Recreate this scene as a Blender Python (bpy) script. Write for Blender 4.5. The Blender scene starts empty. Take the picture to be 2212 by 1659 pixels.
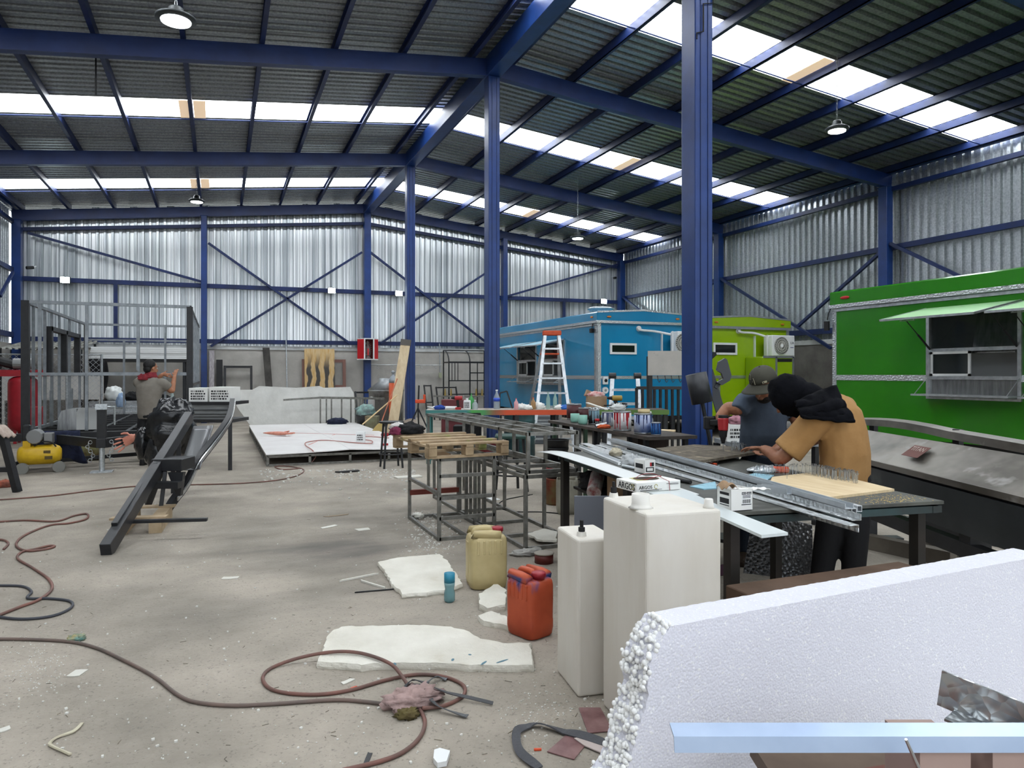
import bpy, bmesh, math, random
from mathutils import Vector as V, Matrix, noise
from math import sin, cos, pi, radians as R
random.seed(7)
SC = bpy.context.scene
COL = SC.collection
# ---------------------------------------------------------------- camera
F, YH, CX, TH, CZ = 1550.0, 808.0, 1106.0, R(22.2), 1.5
cam = bpy.data.cameras.new('camera'); CAM = bpy.data.objects.new('camera', cam); COL.objects.link(CAM)
CAM.location = (0, 0, CZ); CAM.rotation_euler = (pi/2, 0, -TH)
cam.sensor_width = 36; cam.lens = 36*F/2212; cam.shift_y = -(829.5-YH)/2212; cam.clip_start = .05
SC.camera = CAM
# ---------------------------------------------------------------- sky (bright overcast) and exposure
W = bpy.data.worlds.new('World'); SC.world = W; W.use_nodes = True
bg = W.node_tree.nodes['Background']; bg.inputs[0].default_value = (.86, .93, 1, 1); bg.inputs[1].default_value = 2.2
SKYLIGHT = 8.0
SC.view_settings.view_transform = 'Standard'; SC.view_settings.look = 'None'
SC.view_settings.gamma = 1; SC.view_settings.use_curve_mapping = False; SC.view_settings.exposure = 0.08
SC.cycles.use_denoising = True; SC.cycles.max_bounces = 5; SC.cycles.diffuse_bounces = 3; SC.cycles.glossy_bounces = 2; SC.cycles.caustics_reflective = False; SC.cycles.caustics_refractive = False; SC.cycles.use_adaptive_sampling = True; SC.cycles.adaptive_threshold = .06
SC.cycles.sample_clamp_indirect = 6
# ---------------------------------------------------------------- photo measuring -> world points
_s, _c = sin(TH), cos(TH)
def ray(px, py):
    xc = (px-CX)/F
    return V((xc*_c+_s, -xc*_s+_c, -(py-YH)/F))
def D(px, py, d): return V((0, 0, CZ)) + ray(px, py)*d
def Zp(px, py, z=0): return D(px, py, (z-CZ)/ray(px, py).z)
def Xp(px, py, X): return D(px, py, X/ray(px, py).x)
def Yp(px, py, Y): return D(px, py, Y/ray(px, py).y)
def depth(p): return p[0]*_s+p[1]*_c
# ---------------------------------------------------------------- materials
def lin(c):
    if isinstance(c, str): c = [int(c[i:i+2], 16)/255 for i in (0, 2, 4)]
    return tuple((x/12.92 if x <= .04045 else ((x+.055)/1.055)**2.4) for x in c)+(1,)
MATS = {}
def M(name, col='888888', rough=.6, metal=0, col2=None, vs=4, lo=.35, hi=.65, bump=0, bs=40, emit=0, trans=0,
      alpha=1, spec=None, coat=0, stretch=None, detail=4, col3=None, vs3=1.2, lo3=.5, hi3=.7, ior=1.45, sss=0):
    if name in MATS: return MATS[name]
    m = bpy.data.materials.new(name); m.use_nodes = True; MATS[name] = m
    nt = m.node_tree; N = nt.nodes; L = nt.links; b = N['Principled BSDF']
    b.inputs['Base Color'].default_value = lin(col); b.inputs['Roughness'].default_value = rough
    b.inputs['Metallic'].default_value = metal; b.inputs['IOR'].default_value = ior
    if spec is not None: b.inputs['Specular IOR Level'].default_value = spec
    if coat: b.inputs['Coat Weight'].default_value = coat; b.inputs['Coat Roughness'].default_value = .08
    if trans: b.inputs['Transmission Weight'].default_value = trans
    if alpha < 1: b.inputs['Alpha'].default_value = alpha
    if emit: b.inputs['Emission Color'].default_value = lin(col); b.inputs['Emission Strength'].default_value = emit
    if col2 or bump or col3:
        tc = N.new('ShaderNodeTexCoord'); mp = N.new('ShaderNodeMapping'); L.new(tc.outputs['Object'], mp.inputs[0])
        if stretch: mp.inputs['Scale'].default_value = stretch
        def ramp(scale, lo, hi):
            n = N.new('ShaderNodeTexNoise'); n.inputs['Scale'].default_value = scale; n.inputs['Detail'].default_value = detail
            n.inputs['Roughness'].default_value = .62
            L.new(mp.outputs[0], n.inputs['Vector'])
            r = N.new('ShaderNodeMapRange'); r.inputs[1].default_value = lo; r.inputs[2].default_value = hi
            L.new(n.outputs[0], r.inputs[0]); return r.outputs[0]
        cur = None
        if col2:
            x = N.new('ShaderNodeMix'); x.data_type = 'RGBA'
            x.inputs[6].default_value = lin(col); x.inputs[7].default_value = lin(col2)
            L.new(ramp(vs, lo, hi), x.inputs[0]); cur = x.outputs[2]
        if col3:
            x = N.new('ShaderNodeMix'); x.data_type = 'RGBA'; x.inputs[6].default_value = lin(col); x.inputs[7].default_value = lin(col3)
            if cur: L.new(cur, x.inputs[6])
            L.new(ramp(vs3, lo3, hi3), x.inputs[0]); cur = x.outputs[2]
        if cur: L.new(cur, b.inputs['Base Color'])
        if bump:
            n = N.new('ShaderNodeTexNoise'); n.inputs['Scale'].default_value = bs; n.inputs['Detail'].default_value = 3
            L.new(mp.outputs[0], n.inputs['Vector'])
            bp = N.new('ShaderNodeBump'); bp.inputs['Strength'].default_value = bump; bp.inputs['Distance'].default_value = .02
            L.new(n.outputs[0], bp.inputs['Height']); L.new(bp.outputs[0], b.inputs['Normal'])
    return m
# ---------------------------------------------------------------- mesh building
def frame(d, up=(0, 0, 1)):
    d = V(d).normalized(); u = V(up)
    if abs(d.dot(u.normalized())) > .98: u = V((0, 1, 0)) if abs(d.y) < .9 else V((1, 0, 0))
    x = d.cross(u).normalized(); return x, x.cross(d).normalized(), d
class MB:
    def __init__(s): s.v = []; s.f = []
    def add(s, vs, fs):
        o = len(s.v); s.v += [V(p) for p in vs]; s.f += [tuple(i+o for i in f) for f in fs]; return s
    def box(s, c, sz, rot=None):
        a, b, d = [x/2 for x in sz]; c = V(c)
        vs = [V((x, y, z)) for z in (-d, d) for y in (-b, b) for x in (-a, a)]
        if rot is not None: vs = [rot @ p for p in vs]
        return s.add([p+c for p in vs], [(0, 2, 3, 1), (4, 5, 7, 6), (0, 1, 5, 4), (2, 6, 7, 3), (0, 4, 6, 2), (1, 3, 7, 5)])
    def bb(s, x0, y0, z0, x1, y1, z1): return s.box(((x0+x1)/2, (y0+y1)/2, (z0+z1)/2), (x1-x0, y1-y0, z1-z0))
    def bar(s, p, q, w, h=None, up=(0, 0, 1)):
        p, q = V(p), V(q); h = h or w; x, y, d = frame(q-p, up)
        vs = [e + x*i*w/2 + y*j*h/2 for e in (p, q) for j in (-1, 1) for i in (-1, 1)]
        return s.add(vs, [(0, 1, 3, 2), (4, 6, 7, 5), (0, 4, 5, 1), (2, 3, 7, 6), (0, 2, 6, 4), (1, 5, 7, 3)])
    def loft(s, rings, cap=True, closed=True):
        n = len(rings[0]); vs = [p for r in rings for p in r]; fs = []
        for i in range(len(rings)-1):
            for j in range(n if closed else n-1):
                k = (j+1) % n; fs.append((i*n+j, i*n+k, (i+1)*n+k, (i+1)*n+j))
        if cap and closed: fs.append(tuple(range(n))[::-1]); fs.append(tuple((len(rings)-1)*n+j for j in range(n)))
        return s.add(vs, fs)
    def cyl(s, p, q, r, r2=None, n=12):
        p, q = V(p), V(q); r2 = r if r2 is None else r2; x, y, d = frame(q-p)
        return s.loft([[e+x*cos(2*pi*i/n)*rr+y*sin(2*pi*i/n)*rr for i in range(n)] for e, rr in ((p, r), (q, r2))])
    def tube(s, pts, r, n=6, rs=None, sy=1):
        pts = [V(p) for p in pts]; rings = []; prev = None
        for i, p in enumerate(pts):
            d = (pts[min(i+1, len(pts)-1)]-pts[max(i-1, 0)]).normalized()
            if prev is None: x, y, _ = frame(d)
            else:
                x = prev - d*prev.dot(d); x = x.normalized() if x.length > 1e-6 else frame(d)[0]; y = x.cross(d)*-1
            prev = x; rr = rs[i] if rs else r
            rings.append([p+x*cos(2*pi*k/n)*rr+y*sin(2*pi*k/n)*rr*sy for k in range(n)])
        return s.loft(rings)
    def lathe(s, prof, c=(0, 0, 0), n=18, rot=None, sx=1, sy=1):
        c = V(c); rings = []
        for r, z in prof:
            ring = [V((cos(2*pi*i/n)*r*sx, sin(2*pi*i/n)*r*sy, z)) for i in range(n)]
            if rot is not None: ring = [rot @ p for p in ring]
            rings.append([p+c for p in ring])
        return s.loft(rings)
    def ell(s, c, r, n=12, m=8, rot=None):
        c = V(c); r = V(r) if not isinstance(r, (int, float)) else V((r, r, r)); rings = []
        for i in range(m+1):
            a = -pi/2+pi*i/m; a = max(min(a, pi/2-.05), -pi/2+.05)
            ring = [V((cos(a)*cos(2*pi*k/n)*r.x, cos(a)*sin(2*pi*k/n)*r.y, sin(a)*r.z)) for k in range(n)]
            if rot is not None: ring = [rot @ p for p in ring]
            rings.append([p+c for p in ring])
        return s.loft(rings)
    def prism(s, poly, t, mat=None):
        n = len(poly); vs = [V((x, y, 0)) for x, y in poly]+[V((x, y, t)) for x, y in poly]
        if mat is not None: vs = [mat @ p for p in vs]
        return s.add(vs, [tuple(range(n))[::-1], tuple(range(n, 2*n))]+[(i, (i+1) % n, n+(i+1) % n, n+i) for i in range(n)])
    def sheet(s, fn, nu, nv, th=.002):
        vs = [V(fn(i/nu, j/nv)) for j in range(nv+1) for i in range(nu+1)]; n1 = nu+1
        fs = [(j*n1+i, j*n1+i+1, (j+1)*n1+i+1, (j+1)*n1+i) for j in range(nv) for i in range(nu)]
        nor = [V((0, 0, 0)) for _ in vs]
        for f in fs:
            nn = (vs[f[1]]-vs[f[0]]).cross(vs[f[3]]-vs[f[0]])
            for k in f: nor[k] += nn
        lo = [p-(q.normalized() if q.length > 0 else V((0, 0, 1)))*th for p, q in zip(vs, nor)]; m = len(vs)
        rim = [(i, i+1) for i in range(nu)]+[((j*n1+nu), (j+1)*n1+nu) for j in range(nv)]
        rim += [(nv*n1+i+1, nv*n1+i) for i in range(nu)]+[((j+1)*n1, j*n1) for j in range(nv)]
        return s.add(vs+lo, fs+[tuple(x+m for x in f[::-1]) for f in fs]+[(b, a, a+m, b+m) for a, b in rim])
    def build(s, name, mat, parent=None, label=None, cat=None, group=None, kind=None, smooth=False, bev=0, world=True, mods=None, seg=1):
        vs = s.v; loc = V((0, 0, 0))
        if parent is not None:
            if world:
                mi = PM[parent.name].inverted(); vs = [mi @ p for p in vs]
        else:
            xs = [p.x for p in vs]; ys = [p.y for p in vs]
            loc = V(((min(xs)+max(xs))/2, (min(ys)+max(ys))/2, min(p.z for p in vs))); vs = [p-loc for p in vs]
        me = bpy.data.meshes.new(name); me.from_pydata([tuple(p) for p in vs], [], s.f)
        bmx = bmesh.new(); bmx.from_mesh(me); bmesh.ops.recalc_face_normals(bmx, faces=bmx.faces); bmx.to_mesh(me); bmx.free()
        if smooth: me.shade_smooth() if smooth is True else me.shade_auto_smooth(angle=smooth) if hasattr(me, 'shade_auto_smooth') else me.shade_smooth()
        for x in (mat if isinstance(mat, (list, tuple)) else [mat]): me.materials.append(x)
        o = bpy.data.objects.new(name, me); COL.objects.link(o); o.location = loc
        if parent is not None: o.parent = parent; PM[o.name] = PM[parent.name] @ Matrix.Translation(loc)
        else: PM[o.name] = Matrix.Translation(loc)
        if bev:
            bm_ = o.modifiers.new('bevel', 'BEVEL'); bm_.width = bev; bm_.segments = seg; bm_.limit_method = 'ANGLE'; bm_.angle_limit = R(40)
        tag(o, label, cat, group, kind); return o
PM = {}
def tag(o, label=None, cat=None, group=None, kind=None):
    if cat and not kind: kind = 'thing'
    for k, x in (('label', label), ('category', cat), ('group', group), ('kind', kind)):
        if x: o[k] = x
    return o
def thing(name, label, cat, loc=(0, 0, 0), rz=0, group=None, kind=None):
    o = bpy.data.objects.new(name, None); COL.objects.link(o); o.location = loc; o.rotation_euler = (0, 0, rz)
    o.empty_display_size = .1; PM[o.name] = Matrix.Translation(V(loc)) @ Matrix.Rotation(rz, 4, 'Z')
    return tag(o, label, cat, group, kind)
def inst(o, parent, loc=(0, 0, 0), rz=0, sc=None, rot=None, name=None):
    c = bpy.data.objects.new(name or o.name.split('.')[0], o.data); COL.objects.link(c); c.parent = parent; c.location = loc
    c.rotation_euler = rot or (0, 0, rz)
    if sc: c.scale = sc
    for m in o.modifiers:
        if m.type == 'BEVEL':
            k = c.modifiers.new('bevel', 'BEVEL'); k.width = m.width; k.segments = m.segments; k.limit_method = 'ANGLE'; k.angle_limit = m.angle_limit
    return c
def dup(o, loc, rz=None, label=None, parent=None):
    c = o.copy(); COL.objects.link(c); c.location = loc
    if rz is not None: c.rotation_euler = (0, 0, rz)
    if label: c['label'] = label
    PM[c.name] = Matrix.Translation(V(loc)) @ Matrix.Rotation(c.rotation_euler.z, 4, 'Z')
    for ch in list(o.children):
        k = ch.copy(); COL.objects.link(k); k.parent = c
        for g in list(ch.children):
            h = g.copy(); COL.objects.link(h); h.parent = k
    return c
def text(body, size, mat, parent, mtx, name='lettering', ext=.001, align='LEFT', sx=1, label=None, world=True):
    cu = bpy.data.curves.new('t', 'FONT'); cu.body = body; cu.size = size; cu.extrude = ext; cu.align_x = align; cu.resolution_u = 2
    t = bpy.data.objects.new('t', cu); COL.objects.link(t)
    me = bpy.data.meshes.new_from_object(t.evaluated_get(bpy.context.evaluated_depsgraph_get())); bpy.data.objects.remove(t)
    b = MB(); b.add([mtx @ V((p.co.x*sx, p.co.y, p.co.z)) for p in me.vertices], [tuple(p.vertices) for p in me.polygons])
    return b.build(name, mat, parent, label=label, world=world)
def basis(o, x, y):
    x = V(x).normalized(); z = x.cross(V(y)).normalized(); y = z.cross(x)
    return Matrix(((x.x, y.x, z.x, o[0]), (x.y, y.y, z.y, o[1]), (x.z, y.z, z.z, o[2]), (0, 0, 0, 1)))
def spline(pts, n=8):
    pts = [V(p) for p in pts]; out = []
    for i in range(len(pts)-1):
        p0, p1, p2, p3 = pts[max(i-1, 0)], pts[i], pts[i+1], pts[min(i+2, len(pts)-1)]
        for k in range(n):
            t = k/n; out.append(.5*((2*p1)+(p2-p0)*t+(2*p0-5*p1+4*p2-p3)*t*t+(3*p1-p0-3*p2+p3)*t**3))
    return out+[pts[-1]]
def nz(p, s=1, seed=0): return noise.noise(V(p)*s+V((seed*7.3, seed*3.1, seed)))
# shared materials
BLUE = M('blue_steel', '1b3b7a', .38, col2='163165', vs=2, bump=.03, bs=60)
BLUED = M('blue_dark_steel', '14285a', .5, col2='102046', vs=2)
GALV = M('galvanised', 'c6cbce', .34, .75, col2='aab0b4', vs=26, lo=.4, hi=.6, bump=.05, bs=30)
GALVR = M('galvanised_roof', 'a3a8ab', .42, .7, col2='878c90', vs=30, lo=.4, hi=.6)
ALU = M('aluminium', 'd0d4d6', .32, .9, col2='b4b9bc', vs=12)
ALUD = M('dull_aluminium', 'b9bdbf', .5, .8, col2='999d9f', vs=8)
STEEL = M('raw_steel', '85847f', .42, .45, col2='67665f', vs=14, bump=.03)
BLACK = M('black_steel', '26272a', .45, col2='1a1b1d', vs=8)
BLACKM = M('black_matt', '151517', .7)
RUBBER = M('rubber', '1b1b1c', .75)
WHITE = M('white', 'eceeee', .45)
WHITEP = M('white_paint', 'e4e6e6', .35, coat=.2)
PAPER = M('paper', 'e8e8e4', .8)
CARD = M('cardboard', 'a3886c', .85, col2='927659', vs=6)
WOOD = M('wood', 'bfa988', .7, col2='a08a68', vs=3, stretch=(1, 9, 9))
PLY = M('plywood', 'dcc8a4', .65, col2='cdb58c', vs=3, stretch=(10, 1.2, 4))
EPS = M('eps_foam', 'f1f1ec', .8, col2='e3e2d9', vs=5, bump=.35, bs=140)
CONC = M('wall_concrete', 'b9b6b0', .9, col2='a09d96', vs=1.3, lo=.3, hi=.7, bump=.12, bs=30, col3='8a867e', vs3=.8, lo3=.56, hi3=.75)
SKIN = M('skin', 'b07a5c', .55, col2='a36d50', vs=20)
GLASS = M('dark_glass', '1b2022', .05, spec=.8)
RED = M('red_paint', 'b31d22', .4)
ORANGE = M('orange', 'd8502a', .5)
DIAM = None
def diamond():
    m = M('tread_plate', 'c4c8ca', .28, .9); nt = m.node_tree; N = nt.nodes; L = nt.links; b = N['Principled BSDF']
    tc = N.new('ShaderNodeTexCoord'); hs = []
    for a in (.785, -.785):
        mp = N.new('ShaderNodeMapping'); mp.inputs['Rotation'].default_value = (a, a, a); mp.inputs['Scale'].default_value = (30, 30, 30)
        L.new(tc.outputs['Object'], mp.inputs[0])
        v = N.new('ShaderNodeTexVoronoi'); v.inputs['Scale'].default_value = 1; v.inputs['Randomness'].default_value = 0
        L.new(mp.outputs[0], v.inputs['Vector']); hs.append(v.outputs['Distance'])
    mn = N.new('ShaderNodeMath'); mn.operation = 'MINIMUM'; L.new(hs[0], mn.inputs[0]); L.new(hs[1], mn.inputs[1])
    bp = N.new('ShaderNodeBump'); bp.inputs['Strength'].default_value = .9; bp.inputs['Distance'].default_value = .01; bp.invert = True
    L.new(mn.outputs[0], bp.inputs['Height']); L.new(bp.outputs[0], b.inputs['Normal']); return m
DIAM = diamond()
# ================================================================ building
XC, XE, XW, Y0, BAY = 4.56, 14.42, -5.38, 24.13, 6.0
YF = Y0-5*BAY            # open front end behind the viewer
ZR, ZE = 6.86, 5.81      # underside of rafters at ridge / eave
SL = (ZR-ZE)/(XE-XC)
def zr(x): return ZR-abs(x-XC)*SL
# floor
fm = M('floor_concrete', 'aea598', .88, col2='8a8378', vs=1.1, lo=.34, hi=.66, bump=.4, bs=40, col3='716d67', vs3=.32, lo3=.57, hi3=.74, detail=8)
def floor_details(m):
    nt = m.node_tree; N = nt.nodes; L = nt.links; b = N['Principled BSDF']; src = b.inputs['Base Color'].links[0].from_socket
    tc = N.new('ShaderNodeTexCoord')
    # dirt smear, drawn out along the hall's width, around the middle of the floor
    mp = N.new('ShaderNodeMapping'); mp.inputs['Scale'].default_value = (.55, 1.5, 1); L.new(tc.outputs['Object'], mp.inputs[0])
    n1 = N.new('ShaderNodeTexNoise'); n1.inputs['Scale'].default_value = 1.3; n1.inputs['Detail'].default_value = 7; L.new(mp.outputs[0], n1.inputs[0])
    sp = N.new('ShaderNodeVectorMath'); sp.operation = 'DISTANCE'; sp.inputs[1].default_value = (.9-XC, 7.6-9, 0); L.new(tc.outputs['Object'], sp.inputs[0])
    r1 = N.new('ShaderNodeMapRange'); r1.inputs[1].default_value = 2.6; r1.inputs[2].default_value = .3; L.new(sp.outputs['Value'], r1.inputs[0])
    r2 = N.new('ShaderNodeMapRange'); r2.inputs[1].default_value = .38; r2.inputs[2].default_value = .66; L.new(n1.outputs[0], r2.inputs[0])
    mu = N.new('ShaderNodeMath'); mu.operation = 'MULTIPLY'; L.new(r1.outputs[0], mu.inputs[0]); L.new(r2.outputs[0], mu.inputs[1])
    m2 = N.new('ShaderNodeMath'); m2.operation = 'MULTIPLY'; m2.inputs[1].default_value = .75; L.new(mu.outputs[0], m2.inputs[0])
    x = N.new('ShaderNodeMix'); x.data_type = 'RGBA'; x.inputs[7].default_value = lin('54514d'); L.new(src, x.inputs[6]); L.new(m2.outputs[0], x.inputs[0])
    # fine grit
    n3 = N.new('ShaderNodeTexNoise'); n3.inputs['Scale'].default_value = 70; n3.inputs['Detail'].default_value = 2; L.new(tc.outputs['Object'], n3.inputs[0])
    r3 = N.new('ShaderNodeMapRange'); r3.inputs[1].default_value = .6; r3.inputs[2].default_value = .72; r3.inputs[4].default_value = .6; L.new(n3.outputs[0], r3.inputs[0])
    y = N.new('ShaderNodeMix'); y.data_type = 'RGBA'; y.inputs[7].default_value = lin('6a665f'); L.new(x.outputs[2], y.inputs[6]); L.new(r3.outputs[0], y.inputs[0])
    L.new(y.outputs[2], b.inputs['Base Color'])
floor_details(fm)
MB().bb(XW-.2, YF-3, -.15, XE+.2, Y0+.2, 0).build('floor', fm, kind='structure', label='worn grey concrete floor')
MB().bb(-60, YF-60, -.3, 80, 90, -.16).build('ground', M('outside_ground', 'b0aca2', .9), kind='structure')
# ---- roof
ceil = thing('ceiling', 'low pitched corrugated steel roof on blue purlins', None, (XC, 9, ZR), kind='structure')
def corr(n, w, h, mb, A, u, d, nrm):
    """n ribs of pitch w, height h, along u, extruded along d"""
    prof = []
    for i in range(n): prof += [(i*w, 0), (i*w+w*.5, 0), (i*w+w*.58, h), (i*w+w*.92, h)]
    prof.append((n*w, 0)); vs = []
    for e in (0, 1):
        vs += [V(A)+V(u)*a+V(nrm)*b+V(d)*e for a, b in prof]
    m = len(prof); mb.add(vs, [(i, i+1, m+i+1, m+i) for i in range(m-1)]); return mb
PUR = .16
skym = M('skylight_panel', 'f4f8fb', .5, emit=SKYLIGHT)
sky2 = M('skylight_patch', 'c2ab90', .6, emit=1.1)  # brown patch emits too, standing in for daylight through it
def roof_piece(side, name, y0, n, w, mat):
    xe = XE+.25 if side > 0 else XW-.25
    A = (XC, y0, ZR+.30+PUR); dvec = (xe-XC, 0, -abs(xe-XC)*SL)
    return corr(n, w, .06, MB(), A, (0, 1, 0), dvec, (0, 0, 1)).build(name, mat, ceil)
protos = {}
for side in (1, -1):
    for b in range(5):
        yb = YF+b*BAY
        k = 0
        # six one-metre sheets per bay, the fourth a skylight that glows itself in place of daylight
        for i in range(7 if b == 4 else 6):
            nm, mt = ('skylight_sheet', skym) if i == 3 else ('roof_sheet', GALVR)
            key = (side, nm)
            if key not in protos: protos[key] = (roof_piece(side, nm, yb+i, 5, 1/5, mt), yb+i)
            else: inst(protos[key][0], ceil, (0, yb+i-protos[key][1], 0))
        if b >= 1:
            xx = XC+side*5.05
            p = MB()
            for sg in (-1, 1):
                x0 = xx+sg*.13; 
                p.bar((x0-.1, yb+3.02, zr(x0)+.29+PUR), (x0+.1, yb+3.02, zr(x0)+.29+PUR), .002, .002)
                p.box((x0, yb+3.5, zr(x0)+.445), (.22, .98, .012), Matrix.Rotation(math.atan(SL)*(1 if side > 0 else -1), 3, 'Y'))
            p.build('brown_patch', sky2, ceil)
# purlins, one object each run
PX = [.36, 1.6, 2.75, 3.9, 5.05, 6.25, 7.4, 8.55, 9.7]
pr = {}
for side in (1, -1):
    for a in PX:
        x = XC+side*a; z = zr(x)+.30
        mb = MB(); y0, y1 = YF-.3, Y0+.1
        mb.bb(x-.012, y0, z, x+.012, y1, z+PUR).bb(x-.012, y0, z+PUR-.012, x+side*.06, y1, z+PUR).bb(x-.012, y0, z, x+side*.06, y1, z+.012)
        mb.build('purlin', BLUED, ceil)
# sag rods mid bay
for b in range(5):
    for side in (1, -1):
        xe = XE if side > 0 else XW; y = YF+b*BAY+3.75
        MB().cyl((XC+side*.36, y, zr(XC+side*.36)+.33), (xe, y, zr(xe)+.33), .014, n=6).build('sag_rod', BLUED, ceil)
# rafters on every frame line
for b in range(6):
    y = YF+b*BAY
    for side in (1, -1):
        xe = XE if side > 0 else XW
        m_ = MB(); p, q = V((XC, y, zr(XC)+.15)), V((xe, y, zr(xe)+.15)); dn = V((0, 0, 1))
        if b == 5: y -= .08; p.y = q.y = y
        m_.bar(p, q, .014 if b != 2 else .12, .30)
        for dz in (-.14, .14): m_.bar(p+dn*dz, q+dn*dz, .15, .02)
        m_.bar(p+V((0, -.06, 0)), q+V((0, -.06, 0)), .02, .27)
        m_.build('rafter', M('blue_rafter', '19346f', .42, col2='142a5c', vs=2), ceil)
MB().bb(XC-.13, YF, ZR-.02, XC+.13, Y0, ZR+.33).build('ridge_beam', BLUE, ceil, bev=.006)
for x in (XE-.05, XW+.05):
    MB().bb(x-.05, YF, zr(x)+.3, x+.05, Y0, zr(x)+.46).build('eave_beam', BLUE, ceil)
# ---- walls
def wallsheets(root, A, u, n, z0, top, nrm, mat=GALV):
    """one-metre corrugated sheets, five ribs each; top(x) gives the height"""
    u = V(u)
    for i in range(n):
        a = V(A)+u*i
        corr(5, .2, .055, MB(), (a.x, a.y, z0), u, (0, 0, min(top(a), top(a+u))-z0), nrm).build('wall_sheet', mat, root)
CH = 2.37
wb = thing('wall_back', 'far gable wall of galvanised sheet over a concrete base', None, (XC, Y0, 0), kind='structure')
wallsheets(wb, (XW-.1, Y0+.16, 0), (1, 0, 0), 20, CH+.02, lambda p: zr(p.x)+.42, (0, -1, 0), M('galvanised_back', 'eef1f2', .33, .75, col2='aab1b5', vs=1, lo=.42, hi=.6, stretch=(11, 11, .12), detail=3))
MB().bb(XW, Y0+.0, 0, XE, Y0+.2, CH-.1).build('concrete_base', CONC, wb)
MB().bb(XW, Y0-.03, CH-.1, XE, Y0+.2, CH+.02).build('base_coping', M('pale_render', 'c9cccb', .8, col2='a9abab', vs=2), wb)
wr = thing('wall_right', 'long right wall of ribbed galvanised sheet over concrete', None, (XE, 9, 0), kind='structure')
wallsheets(wr, (XE+.17, YF, 0), (0, 1, 0), 30, CH+.02, lambda p: ZE+.36, (-1, 0, 0))
MB().bb(XE+.02, YF, 0, XE+.22, Y0, CH-.1).build('concrete_base', M('dark_concrete', '77746f', .9, col2='5d5a56', vs=1.6, bump=.1, bs=30), wr)
MB().bb(XE-.0, YF, CH-.1, XE+.22, Y0, CH+.02).build('base_coping', MATS['pale_render'], wr)
wl = thing('wall_left', 'long left wall of ribbed galvanised sheet over concrete', None, (XW, 9, 0), kind='structure')
wallsheets(wl, (XW-.17, YF, 0), (0, 1, 0), 30, CH+.02, lambda p: ZE+.36, (1, 0, 0))
MB().bb(XW-.22, YF, 0, XW-.02, Y0, CH).build('concrete_base', CONC, wl)
# girts
def girt(root, p, q, w=.1, h=.13): MB().bar(p, q, w, h).build('girt', BLUED, root)
for z in (2.56, 4.27): girt(wb, (XW, Y0-.04, z-.06), (XE, Y0-.04, z+.24*0))
for sd, x1 in ((1, XE), (-1, XW)): girt(wb, (XC, Y0-.04, ZR-.32), (x1, Y0-.04, ZE-.22), .08, .1)
for root, x in ((wr, XE-.02), (wl, XW+.02)):
    for z, h in ((2.6, .14), (4.42, .12), (ZE-.04, .1)): girt(root, (x, YF, z), (x, Y0, z), .1, h)
# small drop posts on the back wall
for px in (250, 1218):
    p = Yp(px, 700, Y0-.05); MB().bb(p.x-.05, Y0-.1, 2.5, p.x+.05, Y0, 4.25).build('post', BLUED, wb)
# diagonal braces
def brace(root, a, b, plane, k):
    fn = (lambda t: Yp(t[0], t[1], k)) if plane == 'Y' else (lambda t: Xp(t[0], t[1], k))
    MB().bar(fn(a), fn(b), .07, .07).build('brace', BLUED, root)
yb = Y0-.12
for a, b in (((60, 503), (437, 609)), ((450, 525), (756, 742)), ((455, 748), (782, 545)), ((800, 545), (1047, 737)),
             ((822, 742), (1052, 588)), ((1092, 641), (1335, 571))): brace(wb, a, b, 'Y', yb)
xb = XE-.14
for a, b in (((1549, 597), (1795, 752)), ((1722, 706), (1908, 540)), ((1923, 526), (2090, 605)), ((1343, 640), (1420, 700)), ((1476, 655), (1546, 607))): brace(wr, a, b, 'X', xb)
brace(wl, (0, 640), (28, 588), 'X', XW+.14)
# columns of the walls, built as box columns with plates
def column(root, x, y, z1, w=.2, dth=.24, name='column'):
    mb = MB(); mb.bb(x-w/2, y-dth/2, 0, x+w/2, y+dth/2, z1)
    mb.bb(x-w/2-.02, y-dth/2-.02, z1-.02, x+w/2+.02, y+dth/2+.02, z1+.0)
    return mb.build(name, BLUE, root, bev=.008)
for x in (XW+.12, -.43, XC, 9.47, XE-.12): column(wb, x, Y0-.2, zr(x)+.02, .17 if x in (-.43, 9.47) else .22)
for b in range(5):
    column(wr, XE-.12, YF+b*BAY, ZE+.02); column(wl, XW+.12, YF+b*BAY, ZE+.02)
LBL = {1: None, 2: 'thick blue steel column in front, beside the man drilling', 3: 'blue steel column between the ladder and the leaning rack', 4: 'farther blue steel column behind the leaning wooden plank'}
for b in (1, 2, 3, 4):
    if b == 1: continue
    y = YF+b*BAY
    c_ = thing('steel_column', LBL[b], 'column', (XC, y, 0), group='ridge columns')
    w = .215
    MB().bb(XC-w/2, y-.12, .012, XC+w/2, y+.12, ZR-.02).build('shaft', BLUE, c_, bev=.012, seg=2)
    sm = MB()
    for sx in (-.045, .045): sm.bb(XC+sx-.004, y-.1265, .02, XC+sx+.004, y-.119, ZR-.05)
    sm.build('seam', BLUED, c_)
    MB().bb(XC-.17, y-.17, 0, XC+.17, y+.17, .014).build('base_plate', BLUED, c_)
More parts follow.
